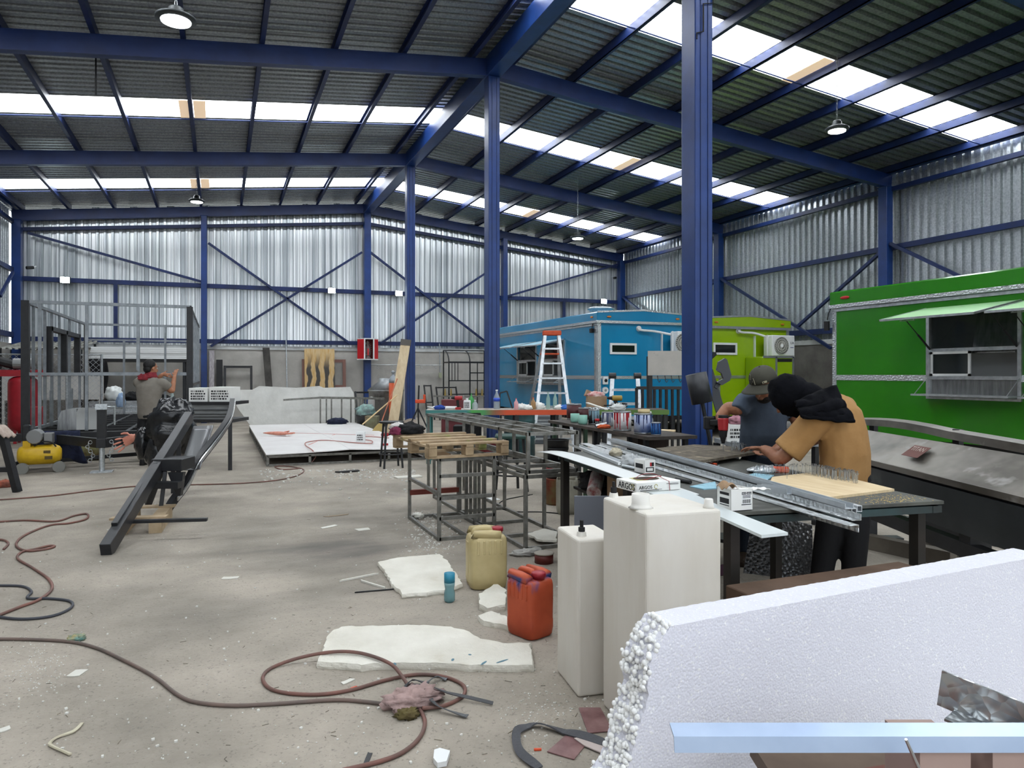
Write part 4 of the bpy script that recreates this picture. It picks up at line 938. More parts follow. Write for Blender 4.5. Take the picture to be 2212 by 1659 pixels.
MB().bb(cx-hw*.98, sy-.02, z0+.03, cx+hw*.98, sy, z1-.03).build('back_panel', M('shrine_dark', '5b0f14', .6), t)
st = MB(); sc = V((cx-.02, sy-.15, z0+.03)); st.lathe([(.1, 0), (.1, .06), (.07, .08), (.1, .12), (.11, .2), (.09, .32), (.075, .4), (.04, .45), (.045, .48), (.05, .53), (.03, .58), (.01, .6)], sc, 14); st.build('statuette', M('statue_grey', '8f7f7c', .6, col2='5e4a48', vs=14), t, smooth=True)
st = MB()
for k in range(22): a_ = 2*pi*k/22; st.cyl(sc+V((cos(a_)*.1, .05, .3+sin(a_)*.2)), sc+V((cos(a_)*.15, .05, .31+sin(a_)*.27)), .014, .004, 5)
st.build('halo', M('halo_silver', 'b7b1ab', .4, .5), t)
MB().bb(sc.x-.025, sc.y-.125, sc.z+.12, sc.x+.02, sc.y-.09, sc.z+.34).build('red_robe', SR, t)
# hanging rail with hooks along the back wall
t = thing('hook_rail', 'thin wall rail with hooks along the back concrete wall', 'rail', Yp(900, 790, yw))
MB().cyl(Yp(790, 788, yw-.05), Yp(955, 789, yw-.05), .014, n=6).build('rail', ALUD, t)
for px in (815, 847, 909, 940): p = Yp(px, 789, yw-.06); MB().tube([p, p+V((0, 0, -.08)), p+V((.04, -.02, -.12)), p+V((.05, -.02, -.08))], .008, 5).build('hook', ALUD, t)
# tanks and cylinders left of column three
p = D(834, 900, 21.0); p.z = 0; t = thing('steel_vat', 'round steel vat with a cone lid and soot patch', 'vat', p)
MB().lathe([(.5, 0), (.5, .98), (.53, 1.0), (.53, 1.04)], p, 28).build('drum', M('vat_steel', '9fa1a0', .5, .6, col2='5c5a58', vs=2.2, lo=.5, hi=.7), t, smooth=R(30)); MB().lathe([(.53, 1.04), (.2, 1.3), (.2, 1.38), (.02, 1.38)], p, 28).build('lid', ALUD, t, smooth=R(30))
p = D(849, 900, 20.2); p.z = 0; t = thing('gas_cylinder', 'tall orange gas cylinder with grey shoulder behind the plank', 'gas cylinder', p)
MB().lathe([(.1, 0), (.115, .02), (.115, 1.25)], p, 18).build('body', M('gas_orange', 'c9562c', .5), t, smooth=R(40)); MB().lathe([(.115, 1.25), (.11, 1.34), (.07, 1.43), (.03, 1.46), (.03, 1.52), (.05, 1.53), (.05, 1.57), (.02, 1.6)], p, 18).build('shoulder', M('gas_grey', '9ba1a6', .4, .3), t, smooth=R(40))
p = D(802, 900, 20.3); p.z = 0; MB().lathe([(.09, 0), (.1, .03), (.1, .75), (.06, .84), (.02, .86)], p, 16).build('small_cylinder', M('pale_grey_cyl', 'b3b3b0', .5), smooth=R(40), label='small pale grey cylinder beside the steel vat', cat='cylinder')
p = D(790, 912, 19.0); p.z = 0; t = thing('bin_bucket', 'dark bucket heaped with a plastic bag below the shrine', 'bucket', p)
MB().lathe([(.2, 0), (.27, .42), (.28, .43)], p, 20).build('bucket', M('bucket_dark', '3d3d3f', .6), t, smooth=R(30)); rag('bag', None, None, p+V((0, 0, .38)), (.25, .25, .2), M('bag_grey', '5d6266', .3, col2='8fb5ac', vs=5), 31, .4, parent=t)
p = D(804, 912, 18.2); p.z = 0; MB().box(p+V((0, 0, .22)), (.32, .3, .44), CR).build('wooden_crate', M('crate_green', '7f8268', .8, col2='6a5a44', vs=4), label='small greenish wooden crate by the bucket', cat='crate', bev=.01)
wframe('trestle_frame', 'dark trestle frame behind the bucket and crate', 765, 800, 846, BLACK, .05, 21.6, (.4,), .5)
rag('rags', 'dark blue rags on the rear edge of the platform', 'rags', V((2.85, 19.0, PZ+.012)), (.25, .18, .1), DENIM, 33)
# leaning plank, broom and stick
a, b = D(845, 950, 17.3), D(877, 737, 18.2); a.z = .02
t = thing('leaning_plank', 'long pale wooden plank leaning on the blue column', 'plank', a)
MB().bar(a, b, .24, .04, FY).build('board', M('plank_wood', 'cfbd9c', .7, col2='bda786', vs=4, stretch=(3, 3, .5)), t); c = b*.95+a*.05; MB().bar(c, b+(b-a)*.015, .26, .06, FY).build('end_wrap', M('grey_wrap', '57534f', .8), t)
a, b = D(824, 912, 16.6), D(858, 818, 17.4); t = thing('broom', 'straw broom leaning on the pale plank', 'broom', (a.x, a.y, 0))
MB().cyl(a, b, .014, n=8).build('handle', M('broom_handle', 'b0654a', .6), t); c = D(815, 932, 16.4); b2 = MB(); b2.loft([[a+(c-a)*f+FX*cos(q*pi/5)*w+FY*sin(q*pi/5)*.04 for q in range(10)] for f, w in ((0, .03), (.2, .07), (.5, .1), (1, .13), (1.6, .15))]); b2.build('bristles', M('straw', 'a89258', .9, bump=.5, bs=80, stretch=(6, 6, .6)), t)
MB().cyl(D(783, 917, 16.3), D(857, 854, 17.2), .016, n=8).build('wooden_stick', M('stick_wood', 'd8bd8f', .7), label='bare wooden stick slanting up across the plank', cat='stick')
MB().sheet(lambda u, v: D(858+42*u, 920-18*sin(u*2.2)*(.3+.7*v), 16.2+v*.9)+V((0, 0, -.02)), 8, 4, .01).build('bent_sheet', M('brown_sheet', '7c6f63', .6), label='bent brown sheet at the foot of the blue column', cat='sheet')
# black rack at the back, frames beside it
ry = 22.6; a, b = Yp(958, 757, ry), Yp(1046, 757, ry); t = thing('wrought_rack', 'tall black iron rack with curved top bars', 'rack', V(((a.x+b.x)/2, ry, 0)))
x0, x1, zt2 = a.x, b.x, a.z; dp = .6
def bl(p, q, w=.035): MB().bar(p, q, w).build('bar', BLACK, t)
zs = Yp(958, 783, ry).z; zl = Yp(958, 822, ry).z
for x in (x0, x1): bl((x, ry, 0), (x, ry, zt2 if x == x0 else zt2)); bl((x, ry-dp, 0), (x, ry-dp, zs))
bl((x0, ry, zt2), (x1, ry, zt2)); bl((x0, ry, zs), (x1, ry, zs), .04); bl((x0, ry-dp, zs), (x1, ry-dp, zs), .05); bl((x0, ry-dp, zl), (x1, ry-dp, zl)); bl((x0, ry-dp, .85), (x1, ry-dp, .85)); bl((x0, ry-dp, .1), (x1, ry-dp, .1)); bl((x0, ry-dp, zs), (x0, ry, zs)); bl((x1, ry-dp, zs), (x1, ry, zs))
for x in (x0, (x0+x1)/2, x1): MB().tube([(x, ry-dp*sin(q), zs+(zt2-zs)*cos(q)) for q in [k*pi/12 for k in range(7)]], .02, 6).build('hoop', BLACK, t)
for k in range(1, 4): bl((x0+k*.1, ry-dp, zl), (x0+k*.1, ry-dp, zs), .02)
bl((x0+(x1-x0)*.5, ry-dp, .1), (x0+(x1-x0)*.5, ry-dp, zs)); bl((x0+(x1-x0)*.68, ry-dp, .1), (x0+(x1-x0)*.68, ry-dp, zs), .025); bl((x0+(x1-x0)*.5, ry-dp, zl+.25), (x1, ry-dp, zl+.25))
wframe('slim_trestle', 'slim dark frame leaning on the wall beside the blue column', 914, 931, 832, BLACK, .04, 23.2, (.5,), .5)
wframe('tube_trestle', 'low dark tube frame left of the black rack', 940, 985, 836, BLACK, .04, 22.9, (), .5)
# clamps on a stand right of column three
p = D(903, 905, 15.8); p.z = 0; t = thing('clamp_stand', 'black stand with an orange clamp beside the blue column', 'stand', p)
for q in (-.35, .35, 0): MB().bar(p+FX*q+FY*(.2 if q == 0 else 0), p+V((0, 0, .75)), .03).build('leg', BLACK, t)
MB().bar(p+V((0, 0, .75)), p+FX*.02+V((0, 0, 1.25)), .03).build('post', BLACK, t); MB().box(p+FX*.05+V((0, 0, .9)), (.22, .06, .08), CR).box(p+FX*.14+V((0, 0, .98)), (.05, .05, .14), CR).build('clamp', ORANGE, t, bev=.01)
# ================================================================ long work table, teal and orange
LA, LB = V((3.2, 11.62, 0)), V((6.05, 10.62, 0)); ld = (LB-LA).normalized(); ln = V((-ld.y, ld.x, 0)); LZ = .9
t = thing('long_work_table', 'long teal and orange work table full of bottles', 'table', (LA+LB)/2)
TEAL = M('teal_paint', '3f7f7c', .55, col2='2f6664', vs=6); 
def paint_edge():
    m = M('table_edge_paint', 'c8502c', .5); nt = m.node_tree; N = nt.nodes; L = nt.links; b = N['Principled BSDF']
    tc = N.new('ShaderNodeTexCoord'); sp = N.new('ShaderNodeSeparateXYZ'); L.new(tc.outputs['Object'], sp.inputs[0])
    no = N.new('ShaderNodeTexNoise'); no.inputs['Scale'].default_value = 6; L.new(tc.outputs['Object'], no.inputs[0]); ad = N.new('ShaderNodeMath'); ad.operation = 'MULTIPLY_ADD'; ad.inputs[1].default_value = .12; L.new(no.outputs[0], ad.inputs[0]); L.new(sp.outputs['X'], ad.inputs[2])
    r = N.new('ShaderNodeValToRGB'); L.new(ad.outputs[0], r.inputs[0]); e = r.color_ramp.elements; e[0].position = 0; e[0].color = lin('3f7f7c'); e[1].position = 1; e[1].color = lin('c8502c')
    for pos, c in ((.3, '3f7f7c'), (.34, '4fa34a'), (.42, '4f8f5a'), (.48, '8a5a40'), (.56, 'c8502c')): q = e.new(pos); q.color = lin(c)
    mr = N.new('ShaderNodeMapRange'); mr.inputs[1].default_value = -1.5; mr.inputs[2].default_value = 1.0; L.new(ad.outputs[0], mr.inputs[0]); L.new(mr.outputs[0], r.inputs[0]); L.new(r.outputs[0], b.inputs['Base Color']); return m
MB().bar(LA+ln*.3+V((0, 0, LZ-.012)), LB+ln*.3+V((0, 0, LZ-.012)), .62, .024).build('top', M('dirty_top', 'b8aea4', .7, col2='8d857d', vs=5), t)
MB().bar(LA+V((0, 0, LZ-.045)), LB+V((0, 0, LZ-.045)), .03, .085).build('front_rail', paint_edge(), t)
MB().bar(LA+ln*.6+V((0, 0, LZ-.045)), LB+ln*.6+V((0, 0, LZ-.045)), .03, .085).build('back_rail', TEAL, t)
for e in (LA, LB): MB().bar(e+V((0, 0, LZ-.045)), e+ln*.6+V((0, 0, LZ-.045)), .03, .085).build('end_rail', TEAL, t)
for f in (.012, .5, .72, .99):
    for q in (0.02, .58): e = LA+(LB-LA)*f+ln*q; MB().bb(e.x-.03, e.y-.03, 0, e.x+.03, e.y+.03, LZ-.08).build('leg', TEAL if f < .4 else BLACK, t)
def tp(px, q=.3):   # point on the table top below pixel column px
    r = ray(px, 900); k = (LA+ln*q); s_ = ln.dot(k)/(ln.x*r.x+ln.y*r.y); return V((r.x*s_, r.y*s_, LZ))
def lathe_thing(name, label, cat, p, parts, n=18, group=None):
    t = thing(name, label, cat, p, group=group)
    for nm, prof, mat in parts: MB().lathe(prof, p, n).build(nm, mat, t, smooth=R(40))
    return t
CLEAR = M('clear_plastic', 'c6d2d6', .08, alpha=.4); CGL = M('green_glass', 'a9c9bd', .05, alpha=.45); NAVY = M('navy', '2b3c78', .5)
def bottle(label, p, h, r, mat, cap, fill=None, lab=None, neck=.3):
    pr = [(r*.9, 0), (r, .01), (r, h*.55), (r*.95, h*.62), (r*neck, h*.85), (r*neck, h*.95)]
    parts = [('body', pr, mat), ('cap', [(r*neck*1.15, h*.94), (r*neck*1.15, h), (.002, h)], cap)]
    if fill: parts.append(('liquid', [(r*.92, .005), (r*.92, h*fill[0]), (.002, h*fill[0])], fill[1]))
    if lab: parts.append(('wrap_label', [(r*1.02, h*lab[0]), (r*1.02, h*lab[1])], lab[2]))
    return lathe_thing('bottle', label, 'bottle', p, parts)
bottle('tall clear plastic bottle with a blue label on the long table', tp(1073), .33, .055, CLEAR, WHITE, lab=(.4, .58, M('label_blue', '2a4fc0', .4)), neck=.32)
bottle('small pink bottle with red cap on the long table', tp(1115, .12), .19, .036, M('pink_plastic', 'd7a0a4', .4), RED)
bottle('amber sauce bottle with orange cap on the long table', tp(1152, .12), .2, .042, M('amber_plastic', 'b08a5c', .2, alpha=.8), M('orange_cap', 'd0582c', .5), (.25, M('brown_liquid', '6b3414', .2)))
bottle('clear glass bottle left of the ladder leg on the long table', tp(1184, .2), .29, .036, CGL, CGL, neck=.4)
bottle('clear glass bottle right of the ladder leg on the long table', tp(1199, .25), .29, .036, CGL, CGL, neck=.4)
bottle('green funnel necked bottle on the long table', tp(1018, .3), .27, .05, M('green_plastic', '46a055', .4, alpha=.9), M('green_plastic', '46a055', .4), neck=.2)
# white label bottle, clear jug, silicone tubes, drill, rags
p = tp(1009, .1); t = thing('white_container', 'white plastic container with a dark label on the long table', 'container', p)
MB().box(p+V((0, 0, .08)), (.12, .07, .16), CR).lathe([(.025, .16), (.025, .19), (.002, .19)], p, 12).build('body', WHITEP, t, bev=.012); print_strip(t, p-FY*.036-FX*.042+V((0, 0, .03)), .085, .1, 3, 3)
bottle('clear plastic jug with crumpled film right of the white container', tp(1026, .12), .16, .05, CLEAR, WHITE)
def drill(label, p, body, rz, h=.22):
    t = thing('cordless_drill', label, 'drill', p, rz)
    MB().box((0, 0, .02), (.1, .07, .04)).build('battery', body, t, world=False, bev=.008); MB().bar((0, 0, .04), (.015, 0, h*.66), .035, .045, (1, 0, 0)).build('grip', BLACKM, t, world=False, bev=.008)
    MB().cyl((-.07, 0, h*.78), (.06, 0, h*.78), .035, n=12).build('motor_body', body, t, world=False, bev=.006); MB().cyl((.06, 0, h*.78), (.12, 0, h*.78), .026, .014, 12).build('chuck', BLACKM, t, world=False); return t
drill('red and black cordless drill standing on the long table', tp(990, .12), M('drill_red', 'a3262b', .4), -TH+pi, .25)
rag('rag', 'royal blue rag at the left end of the long table', 'rag', tp(950, .12), (.09, .07, .05), cloth_mat('royal_cloth', '2b4a9e', '233c84'), 41)
for px, q, l, cm in ((938, .22, 'white sealant tube with a pointed tip at the table end', WHITE), (966, .2, 'sealant tube with a red end beside the blue rag', RED)):
    p = tp(px, q)+V((0, 0, .028)); t = thing('sealant_tube', l, 'tube', p)
    MB().cyl(p-FX*.02, p+FX*.17-FY*.03, .027, n=12).build('tube', WHITE, t); MB().cyl(p-FX*.02, p-FX*.12+V((0, 0, .02)), .016, .004, 8).build('nozzle', WHITE, t); MB().cyl(p+FX*.17-FY*.03, p+FX*.2-FY*.035, .028, n=12).build('end_cap', cm, t)
for i, (px, q, r) in enumerate(((1127, .2, (.1, .07, .06)), (1140, .08, (.08, .06, .05)), (1165, .2, (.1, .05, .07)), (1208, .1, (.08, .06, .05)))):
    rag('crumpled_paper', ('crumpled white paper right of the pink bottle', 'crumpled white paper left of the amber bottle', 'torn white paper right of the amber bottle', 'crumpled white tissue below the glass bottles')[i], 'paper', tp(px, q), r, PAPER, 50+i, .5, 4)
rag('glove', 'bright blue rubber glove ball on the long table', 'glove', tp(1221, .1), (.1, .07, .05), M('glove_blue', '1f62b8', .45, bump=.3, bs=15), 57)
p = tp(1235, .15); t = lathe_thing('cup', 'white plastic cup holding a brush on the long table', 'cup', p, [('cup', [(.03, 0), (.042, .1), (.04, .1), (.028, .01)], WHITE)]); MB().cyl(p+V((0, 0, .01)), p+FX*-.03+V((0, 0, .17)), .01, n=6).build('brush_handle', WOOD, t)
# dark rags hanging below the table, stool and barrel under it
MB().sheet(lambda u, v: LA+ld*(.62+.26*u+.03*sin(v*4+u))+ln*(-.03-.02*sin(u*14+v*2))+V((0, 0, LZ-.05-(.3+.12*sin(u*4))*v)), 14, 10, .02).build('hanging_rag', BLKC, smooth=True, label='black rag hanging from the teal end of the long table', cat='rag')
p = D(1122, 960, 13.2); p.z = 0
lathe_thing('drum', 'teal blue steel drum standing below the long table', 'drum', p, [('shell', [(.28, 0), (.29, .02), (.285, .3), (.295, .32), (.285, .34), (.285, .62), (.295, .64), (.285, .66), (.285, .84), (.3, .85), (.3, .87), (.27, .87), (.27, .82), (.02, .8)], M('drum_teal', '41686b', .5, col2='2d4547', vs=3))], 26)
# ================================================================ ladders
def stepladder():
    top = D(1192, 722, 13.95); t = thing('step_ladder', 'tall aluminium stepladder with orange top beside the blue trailer', 'ladder', V((top.x, top.y, 0)))
    h = top.z; fr = -FX*0; 
    f = lambda sx, sy, z: V((top.x, top.y, 0))+FX*(sx*(.13+.27*(1-z/h)))+FY*(sy*(.06+.52*(1-z/h)))+V((0, 0, z))-FX*.06*(1 if sy > 0 else 0)*(1-z/h)*3
    for sy in (-1, 1):
        for sx in (-1, 1): MB().bar(f(sx, sy, 0), f(sx, sy, h), .06, .03, FY).build('rail', ALU if sy < 0 else ALUD, t)
        for k in range(1, 8):
            z = h*k/8; MB().bar(f(-1, sy, z), f(1, sy, z), .07 if sy < 0 else .03, .03).build('rung', ALU if sy < 0 else ALUD, t)
    MB().box(V((top.x, top.y, h+.02)), (.36, .2, .09), CR).build('top_cap', M('ladder_orange', 'd4572c', .5, col2='b8441f', vs=8), t, bev=.012)
    p = f(1, 0, h*.83)-FX*.2; MB().box(p-FX*.02, (.36, .3, .03), CR).build('tool_tray', MATS['ladder_orange'], t, bev=.008)
    for sx in (-1, 1): MB().bar(f(sx, -1, h*.6), f(sx, 1, h*.6), .02).build('spreader', ALUD, t)
stepladder()
def multiladder():
    p = D(1350, 812, 12.6); t = thing('folding_ladder', 'short folding multi-position ladder with round hinges', 'ladder', V((p.x, p.y, 0))); h = p.z
    f = lambda sx, sy, z: V((p.x, p.y, 0))+FX*sx*(.22+.08*(1-z/h))+FY*sy*.38*(1-z/h)+FX*(.05*sy)*(1-z/h)+V((0, 0, z))
    for sy in (-1, 1):
        for sx in (-1, 1): MB().bar(f(sx, sy, 0), f(sx, sy, h), .07, .03, FY).build('rail', ALU, t)
        for k in range(1, 6): MB().bar(f(-1, sy, h*k/6), f(1, sy, h*k/6), .04).build('rung', ALU, t)
    for sx in (-1, 1): c = f(sx, 0, h); MB().cyl(c-FX*.06, c+FX*.06, .055, n=12).build('hinge', BLACK, t)
multiladder()

# clutter under and behind the long table
def under(px, d): q = D(px, 950, d); return V((q.x, q.y, 0))
p = under(948, 12.9); MB().box(p+V((0, 0, .2)), (.4, .35, .4), CR).build('carton', CARD, label='brown carton on the floor below the teal table end', cat='box', bev=.006)
p = under(1010, 13.2); MB().box(p+V((0, 0, .28)), (.5, .4, .56), CR).build('black_crate', BLACKM, label='black crate on the floor behind the long table legs', cat='crate', bev=.01)
p = under(1052, 12.75); lathe_thing('red_tub', 'dark red tub on the floor behind the long table', 'tub', p, [('tub', [(.14, 0), (.17, .3), (.16, .3), (.13, .02), (.01, .02)], M('tub_red', '6e2428', .6))], 20)
p = under(985, 14.2); t = thing('red_machine', 'dark red cabinet behind the long table beside the drill', 'cabinet', p); MB().box(p+V((0, 0, .5)), (.55, .35, 1.0), CR).build('body', M('cabinet_red', '6b3236', .6), t, bev=.01); MB().box(p-FY*.18+V((0, 0, .7)), (.45, .012, .25), CR).build('door', M('cabinet_red2', '5a282c', .6), t)
p = under(1150, 15.6); MB().box(p+V((0, 0, .3)), (.9, .5, .6), CR).build('grey_chest', M('chest_grey', '5c6166', .6), label='grey chest on the floor behind the ladder feet', cat='chest', bev=.01)
t = thing('bent_tube', 'bent dark steel tube standing on the long table', 'tube', tp(1080, .5)); MB().bar(tp(1080, .5)+V((0, 0, .27)), tp(1095, .5)+V((0, 0, .3)), .025).bar(tp(1095, .5)+V((0, 0, .3)), tp(1107, .5)+V((0, 0, .0)), .025).build('tube', BLACK, t); MB().bar(tp(1080, .5)+V((0, 0, .27)), tp(1079, .5), .02).build('support', BLACK, t)
for px, l in ((968, 'left'), (1035, 'right')):
    q = under(px, 14.6); t = thing('valve_stand', 'thin steel stand with brass valves at the %s behind the long table' % l, 'stand', q)
    for sx in (-.12, .12): MB().bar(q+FX*sx, q+FX*sx+V((0, 0, 1.05)), .03).build('leg', STEEL, t)
    MB().bar(q-FX*.3+V((0, 0, 1.05)), q+FX*.3+V((0, 0, 1.05)), .03).build('bar', STEEL, t)
    for sx in (-.06, .06): MB().cyl(q+FX*sx+V((0, 0, 1.06)), q+FX*sx+V((0, 0, 1.2)), .025, .012, 8).build('valve', M('brass', 'a08a54', .35, .8), t)
# ================================================================ welded steel frames in the middle
def post(t, x, y, z0, z1, w=.03): MB().bb(x-w/2, y-w/2, z0, x+w/2, y+w/2, z1).build('post', STEEL, t)
def rail(t, p, q, w=.03, m=None): MB().bar(p, q, w).build('rail', m or STEEL, t)
A0, A1, A2, A3 = Zp(953, 1169), Zp(906, 1116), Zp(983, 1110), Zp(1050, 1148)
ax0, ax1, ay0, ay1, az = 1.83, 2.36, 6.22, 7.3, .745
t = thing('welded_frame', 'square welded steel frame carrying the wooden pallet', 'steel frame', ((ax0+ax1)/2, (ay0+ay1)/2, 0))
for x in (ax0, ax1):
    for y in (ay0, ay1): post(t, x, y, 0, az)
for z in (.015, az-.015):
    for y in (ay0, ay1): rail(t, (ax0, y, z), (ax1, y, z))
    for x in (ax0, ax1): rail(t, (x, ay0, z), (x, ay1, z))
for z in (.2, .38, .58): rail(t, (ax0, ay0, z), (ax1, ay0, z))
rail(t, (ax0, ay0, .42), (ax0, ay1, .42)); rail(t, (ax0, ay1, .27), (ax1, ay1, .27), .05, M('rust_red', '6b2f24', .7)); rail(t, (ax0+.26, ay0, .015), (ax0+.26, ay1, .015))
for k in range(1, 4): post(t, ax1, ay0+k*.27, 0, az)
# long low frame beside it
bx0_, bx1_, by0_, by1_, bz_ = 2.36+.05, 2.93, 5.6, 8.4, .64
t = thing('welded_frame', 'long low welded steel frame on the floor, carrying the upper frame', 'steel frame', ((bx0_+bx1_)/2, (by0_+by1_)/2, 0))
for y in (by0_, 6.35, 7.4, by1_):
    for x in (bx0_, bx1_): post(t, x, y, 0, bz_)
for z in (.015, bz_-.015):
    for x in (bx0_, bx1_): rail(t, (x, by0_, z), (x, by1_, z))
    for y in ((by0_, 6.1, 6.7, 7.4, by1_) if z < .1 else (by0_, by1_)): rail(t, (bx0_, y, z), (bx1_, y, z))
for k in range(5): post(t, bx0_+.0, 6.65+k*.13, 0, bz_, .025)
c = V((bx1_-.0, by0_, 0))
MB().tube([(bx1_-.12+.12*sin(q), by0_-.0+.12-.12*cos(q), bz_-.015) for q in [k*pi/12 for k in range(7)]], .018, 6).build('corner_bend', STEEL, t)
# upper frame standing on it
cx0, cx1, cy0, cy1, cz0, cz1 = 2.45, 2.92, 5.64, 8.85, .645, 1.0
t = thing('welded_frame', 'long table-like welded steel grid frame on top of the low frame', 'steel frame', ((cx0+cx1)/2, (cy0+cy1)/2, cz0))
for y in (cy0, 6.3, 7.1, 8.0): 
    for x in (cx0, cx1): post(t, x, y, cz0, cz1)
for y in (8.8,):
    for x in (cx0, cx1): post(t, x, y, .0, cz1)
for x in (cx0, (cx0+cx1)/2, cx1): rail(t, (x, cy0, cz1-.015), (x, cy1, cz1-.015))
for k in range(8): y = cy0+k*(cy1-cy0)/7; rail(t, (cx0, y, cz1-.015), (cx1, y, cz1-.015))
for x in (cx0, cx1): rail(t, (x, cy0, cz0+.015), (x, 8.0, cz0+.015))
for y in (cy0, 6.0, 6.4, 7.1, 8.0): rail(t, (cx0, y, cz0+.015), (cx1, y, cz0+.015))
MB().tube([(cx1-.1+.12*sin(q), cy0-.02+.12-.12*cos(q), cz1-.015) for q in [k*pi/12 for k in range(7)]], .018, 6).build('corner_bend', STEEL, t)
# pallet on the square frame
PW = M('pallet_paint', 'b39c7c', .75, col2='8f7a5e', vs=5, col3='86904a', vs3=3.5, lo3=.6, hi3=.72)
pq = pallet('wooden_pallet', 'paint stained wooden pallet lying on the square welded frame', V(((ax0+ax1)/2-.02, 6.75, az)), R(3), 1.0, 1.05, .135, 5, PW)
pq.scale = (.78, 1.12, 1)
text('MEXICO', .028, M('brand_ink', '4a3320', .8), pq, Matrix.Translation((.38, -.536, .045)) @ Matrix.Rotation(pi/2, 4, 'X'), label='faint stamped lettering', ext=.0005, align='CENTER') if False else None
# dark clothes heaped at the back of the pallet
p = D(897, 925, 8.2); p = V((1.72, 7.28, az+.136))
t = thing('clothes_heap', 'heap of black and magenta clothes on the far end of the pallet', 'clothing', p)
rag('black_garment', None, None, p+V((.09, .02, 0)), (.17, .12, .07), BLKC, 61, .4, parent=t); rag('magenta_garment', None, None, p+V((-.05, -.05, 0)), (.06, .06, .05), cloth_mat('magenta', '7d2f4c', '5f2039'), 62, parent=t); rag('white_garment', None, None, p+V((-.0, .05, .04)), (.09, .07, .05), cloth_mat('offwhite', 'c9c6c2'), 63, parent=t)
# stools
def stool(label, p, h, r, mat, round_=True):
    t = thing('stool', label, 'stool', p, group='stools')
    if round_: MB().lathe([(r*.9, h-.03), (r, h-.02), (r, h), (.01, h)], p, 20).build('seat', mat, t)
    else: MB().box(p+V((0, 0, h-.02)), (2*r, 2*r, .04), CR).build('seat', mat, t, bev=.01)
    for k in range(4):
        a = pi/4+k*pi/2; MB().bar(p+V((cos(a)*r*1.05, sin(a)*r*1.05, 0)), p+V((cos(a)*r*.75, sin(a)*r*.75, h-.02)), .028).build('leg', BLACK, t)
    MB().tube([p+V((cos(k*pi/8)*r*.97, sin(k*pi/8)*r*.97, h*.3)) for k in range(17)], .012, 6).build('foot_ring', BLACK, t); return t
s1 = Zp(850, 1012); stool('black steel stool standing left of the pallet', V((s1.x, s1.y+.15, 0)), .74, .2, BLACK)
s2 = D(1097, 1000, 9.2); stool('dark green square stool behind the welded frames', V((s2.x+.05, s2.y, 0)), .72, .21, M('dark_green', '24423a', .6), False)
# red drill on the deck and white printed box
p = Zp(856, 950, PZ+.012); p = V((2.75, 12.75, PZ+.03)); drill('red cordless drill standing on the white platform edge', p, M('drill_red', 'a3262b', .4), .4, .25)
p = V((2.45, 13.5, PZ+.03)); t = thing('white_box', 'small white printed box standing on the white platform', 'box', p); MB().box(p+V((0, 0, .1)), (.16, .1, .2), CR).build('box', WHITE, t); print_strip(t, p-FX*.055-FY*.052+V((0, 0, .04)), .11, .12, 3, 9)
# dark pails, teal lidded tins and jugs below the bench
def pail(label, p, r, h, m1, m2, lid=None):
    parts = [('body', [(r*.88, 0), (r, h*.96), (r*1.04, h*.97), (r*1.04, h), (r*.97, h), (r*.9, .03), (.01, .03)], m1), ('band', [(r*.955, h*.5), (r*.985, h*.62)], m2)]
    if lid: parts.append(('lid', [(r*1.05, h), (r*1.05, h+.012), (.01, h+.012)], lid))
    return lathe_thing('pail', label, 'pail', p, parts, 24)
TINM = M('tin_metal', '8f9294', .35, .8)
p = D(1203, 1030, 8.3); p.z = 0
t = lathe_thing('rusty_drum', 'short rusty drum under the stacked black pails', 'drum', p, [('shell', [(.13, 0), (.14, .02), (.14, .29), (.145, .3), (.02, .3)], M('rusty_tin', '7a6a44', .6, col2='7b2c20', vs=6))], 20)
pail('lower black paint pail with a red band in the stack', p+V((0, 0, .3)), .135, .2, BLACK, M('band_red', '8b2a2a', .5)); pail('upper open black metal pail on the stack', p+V((0, 0, .505)), .14, .24, M('pail_black', '2f3133', .3, .5), BLACKM)
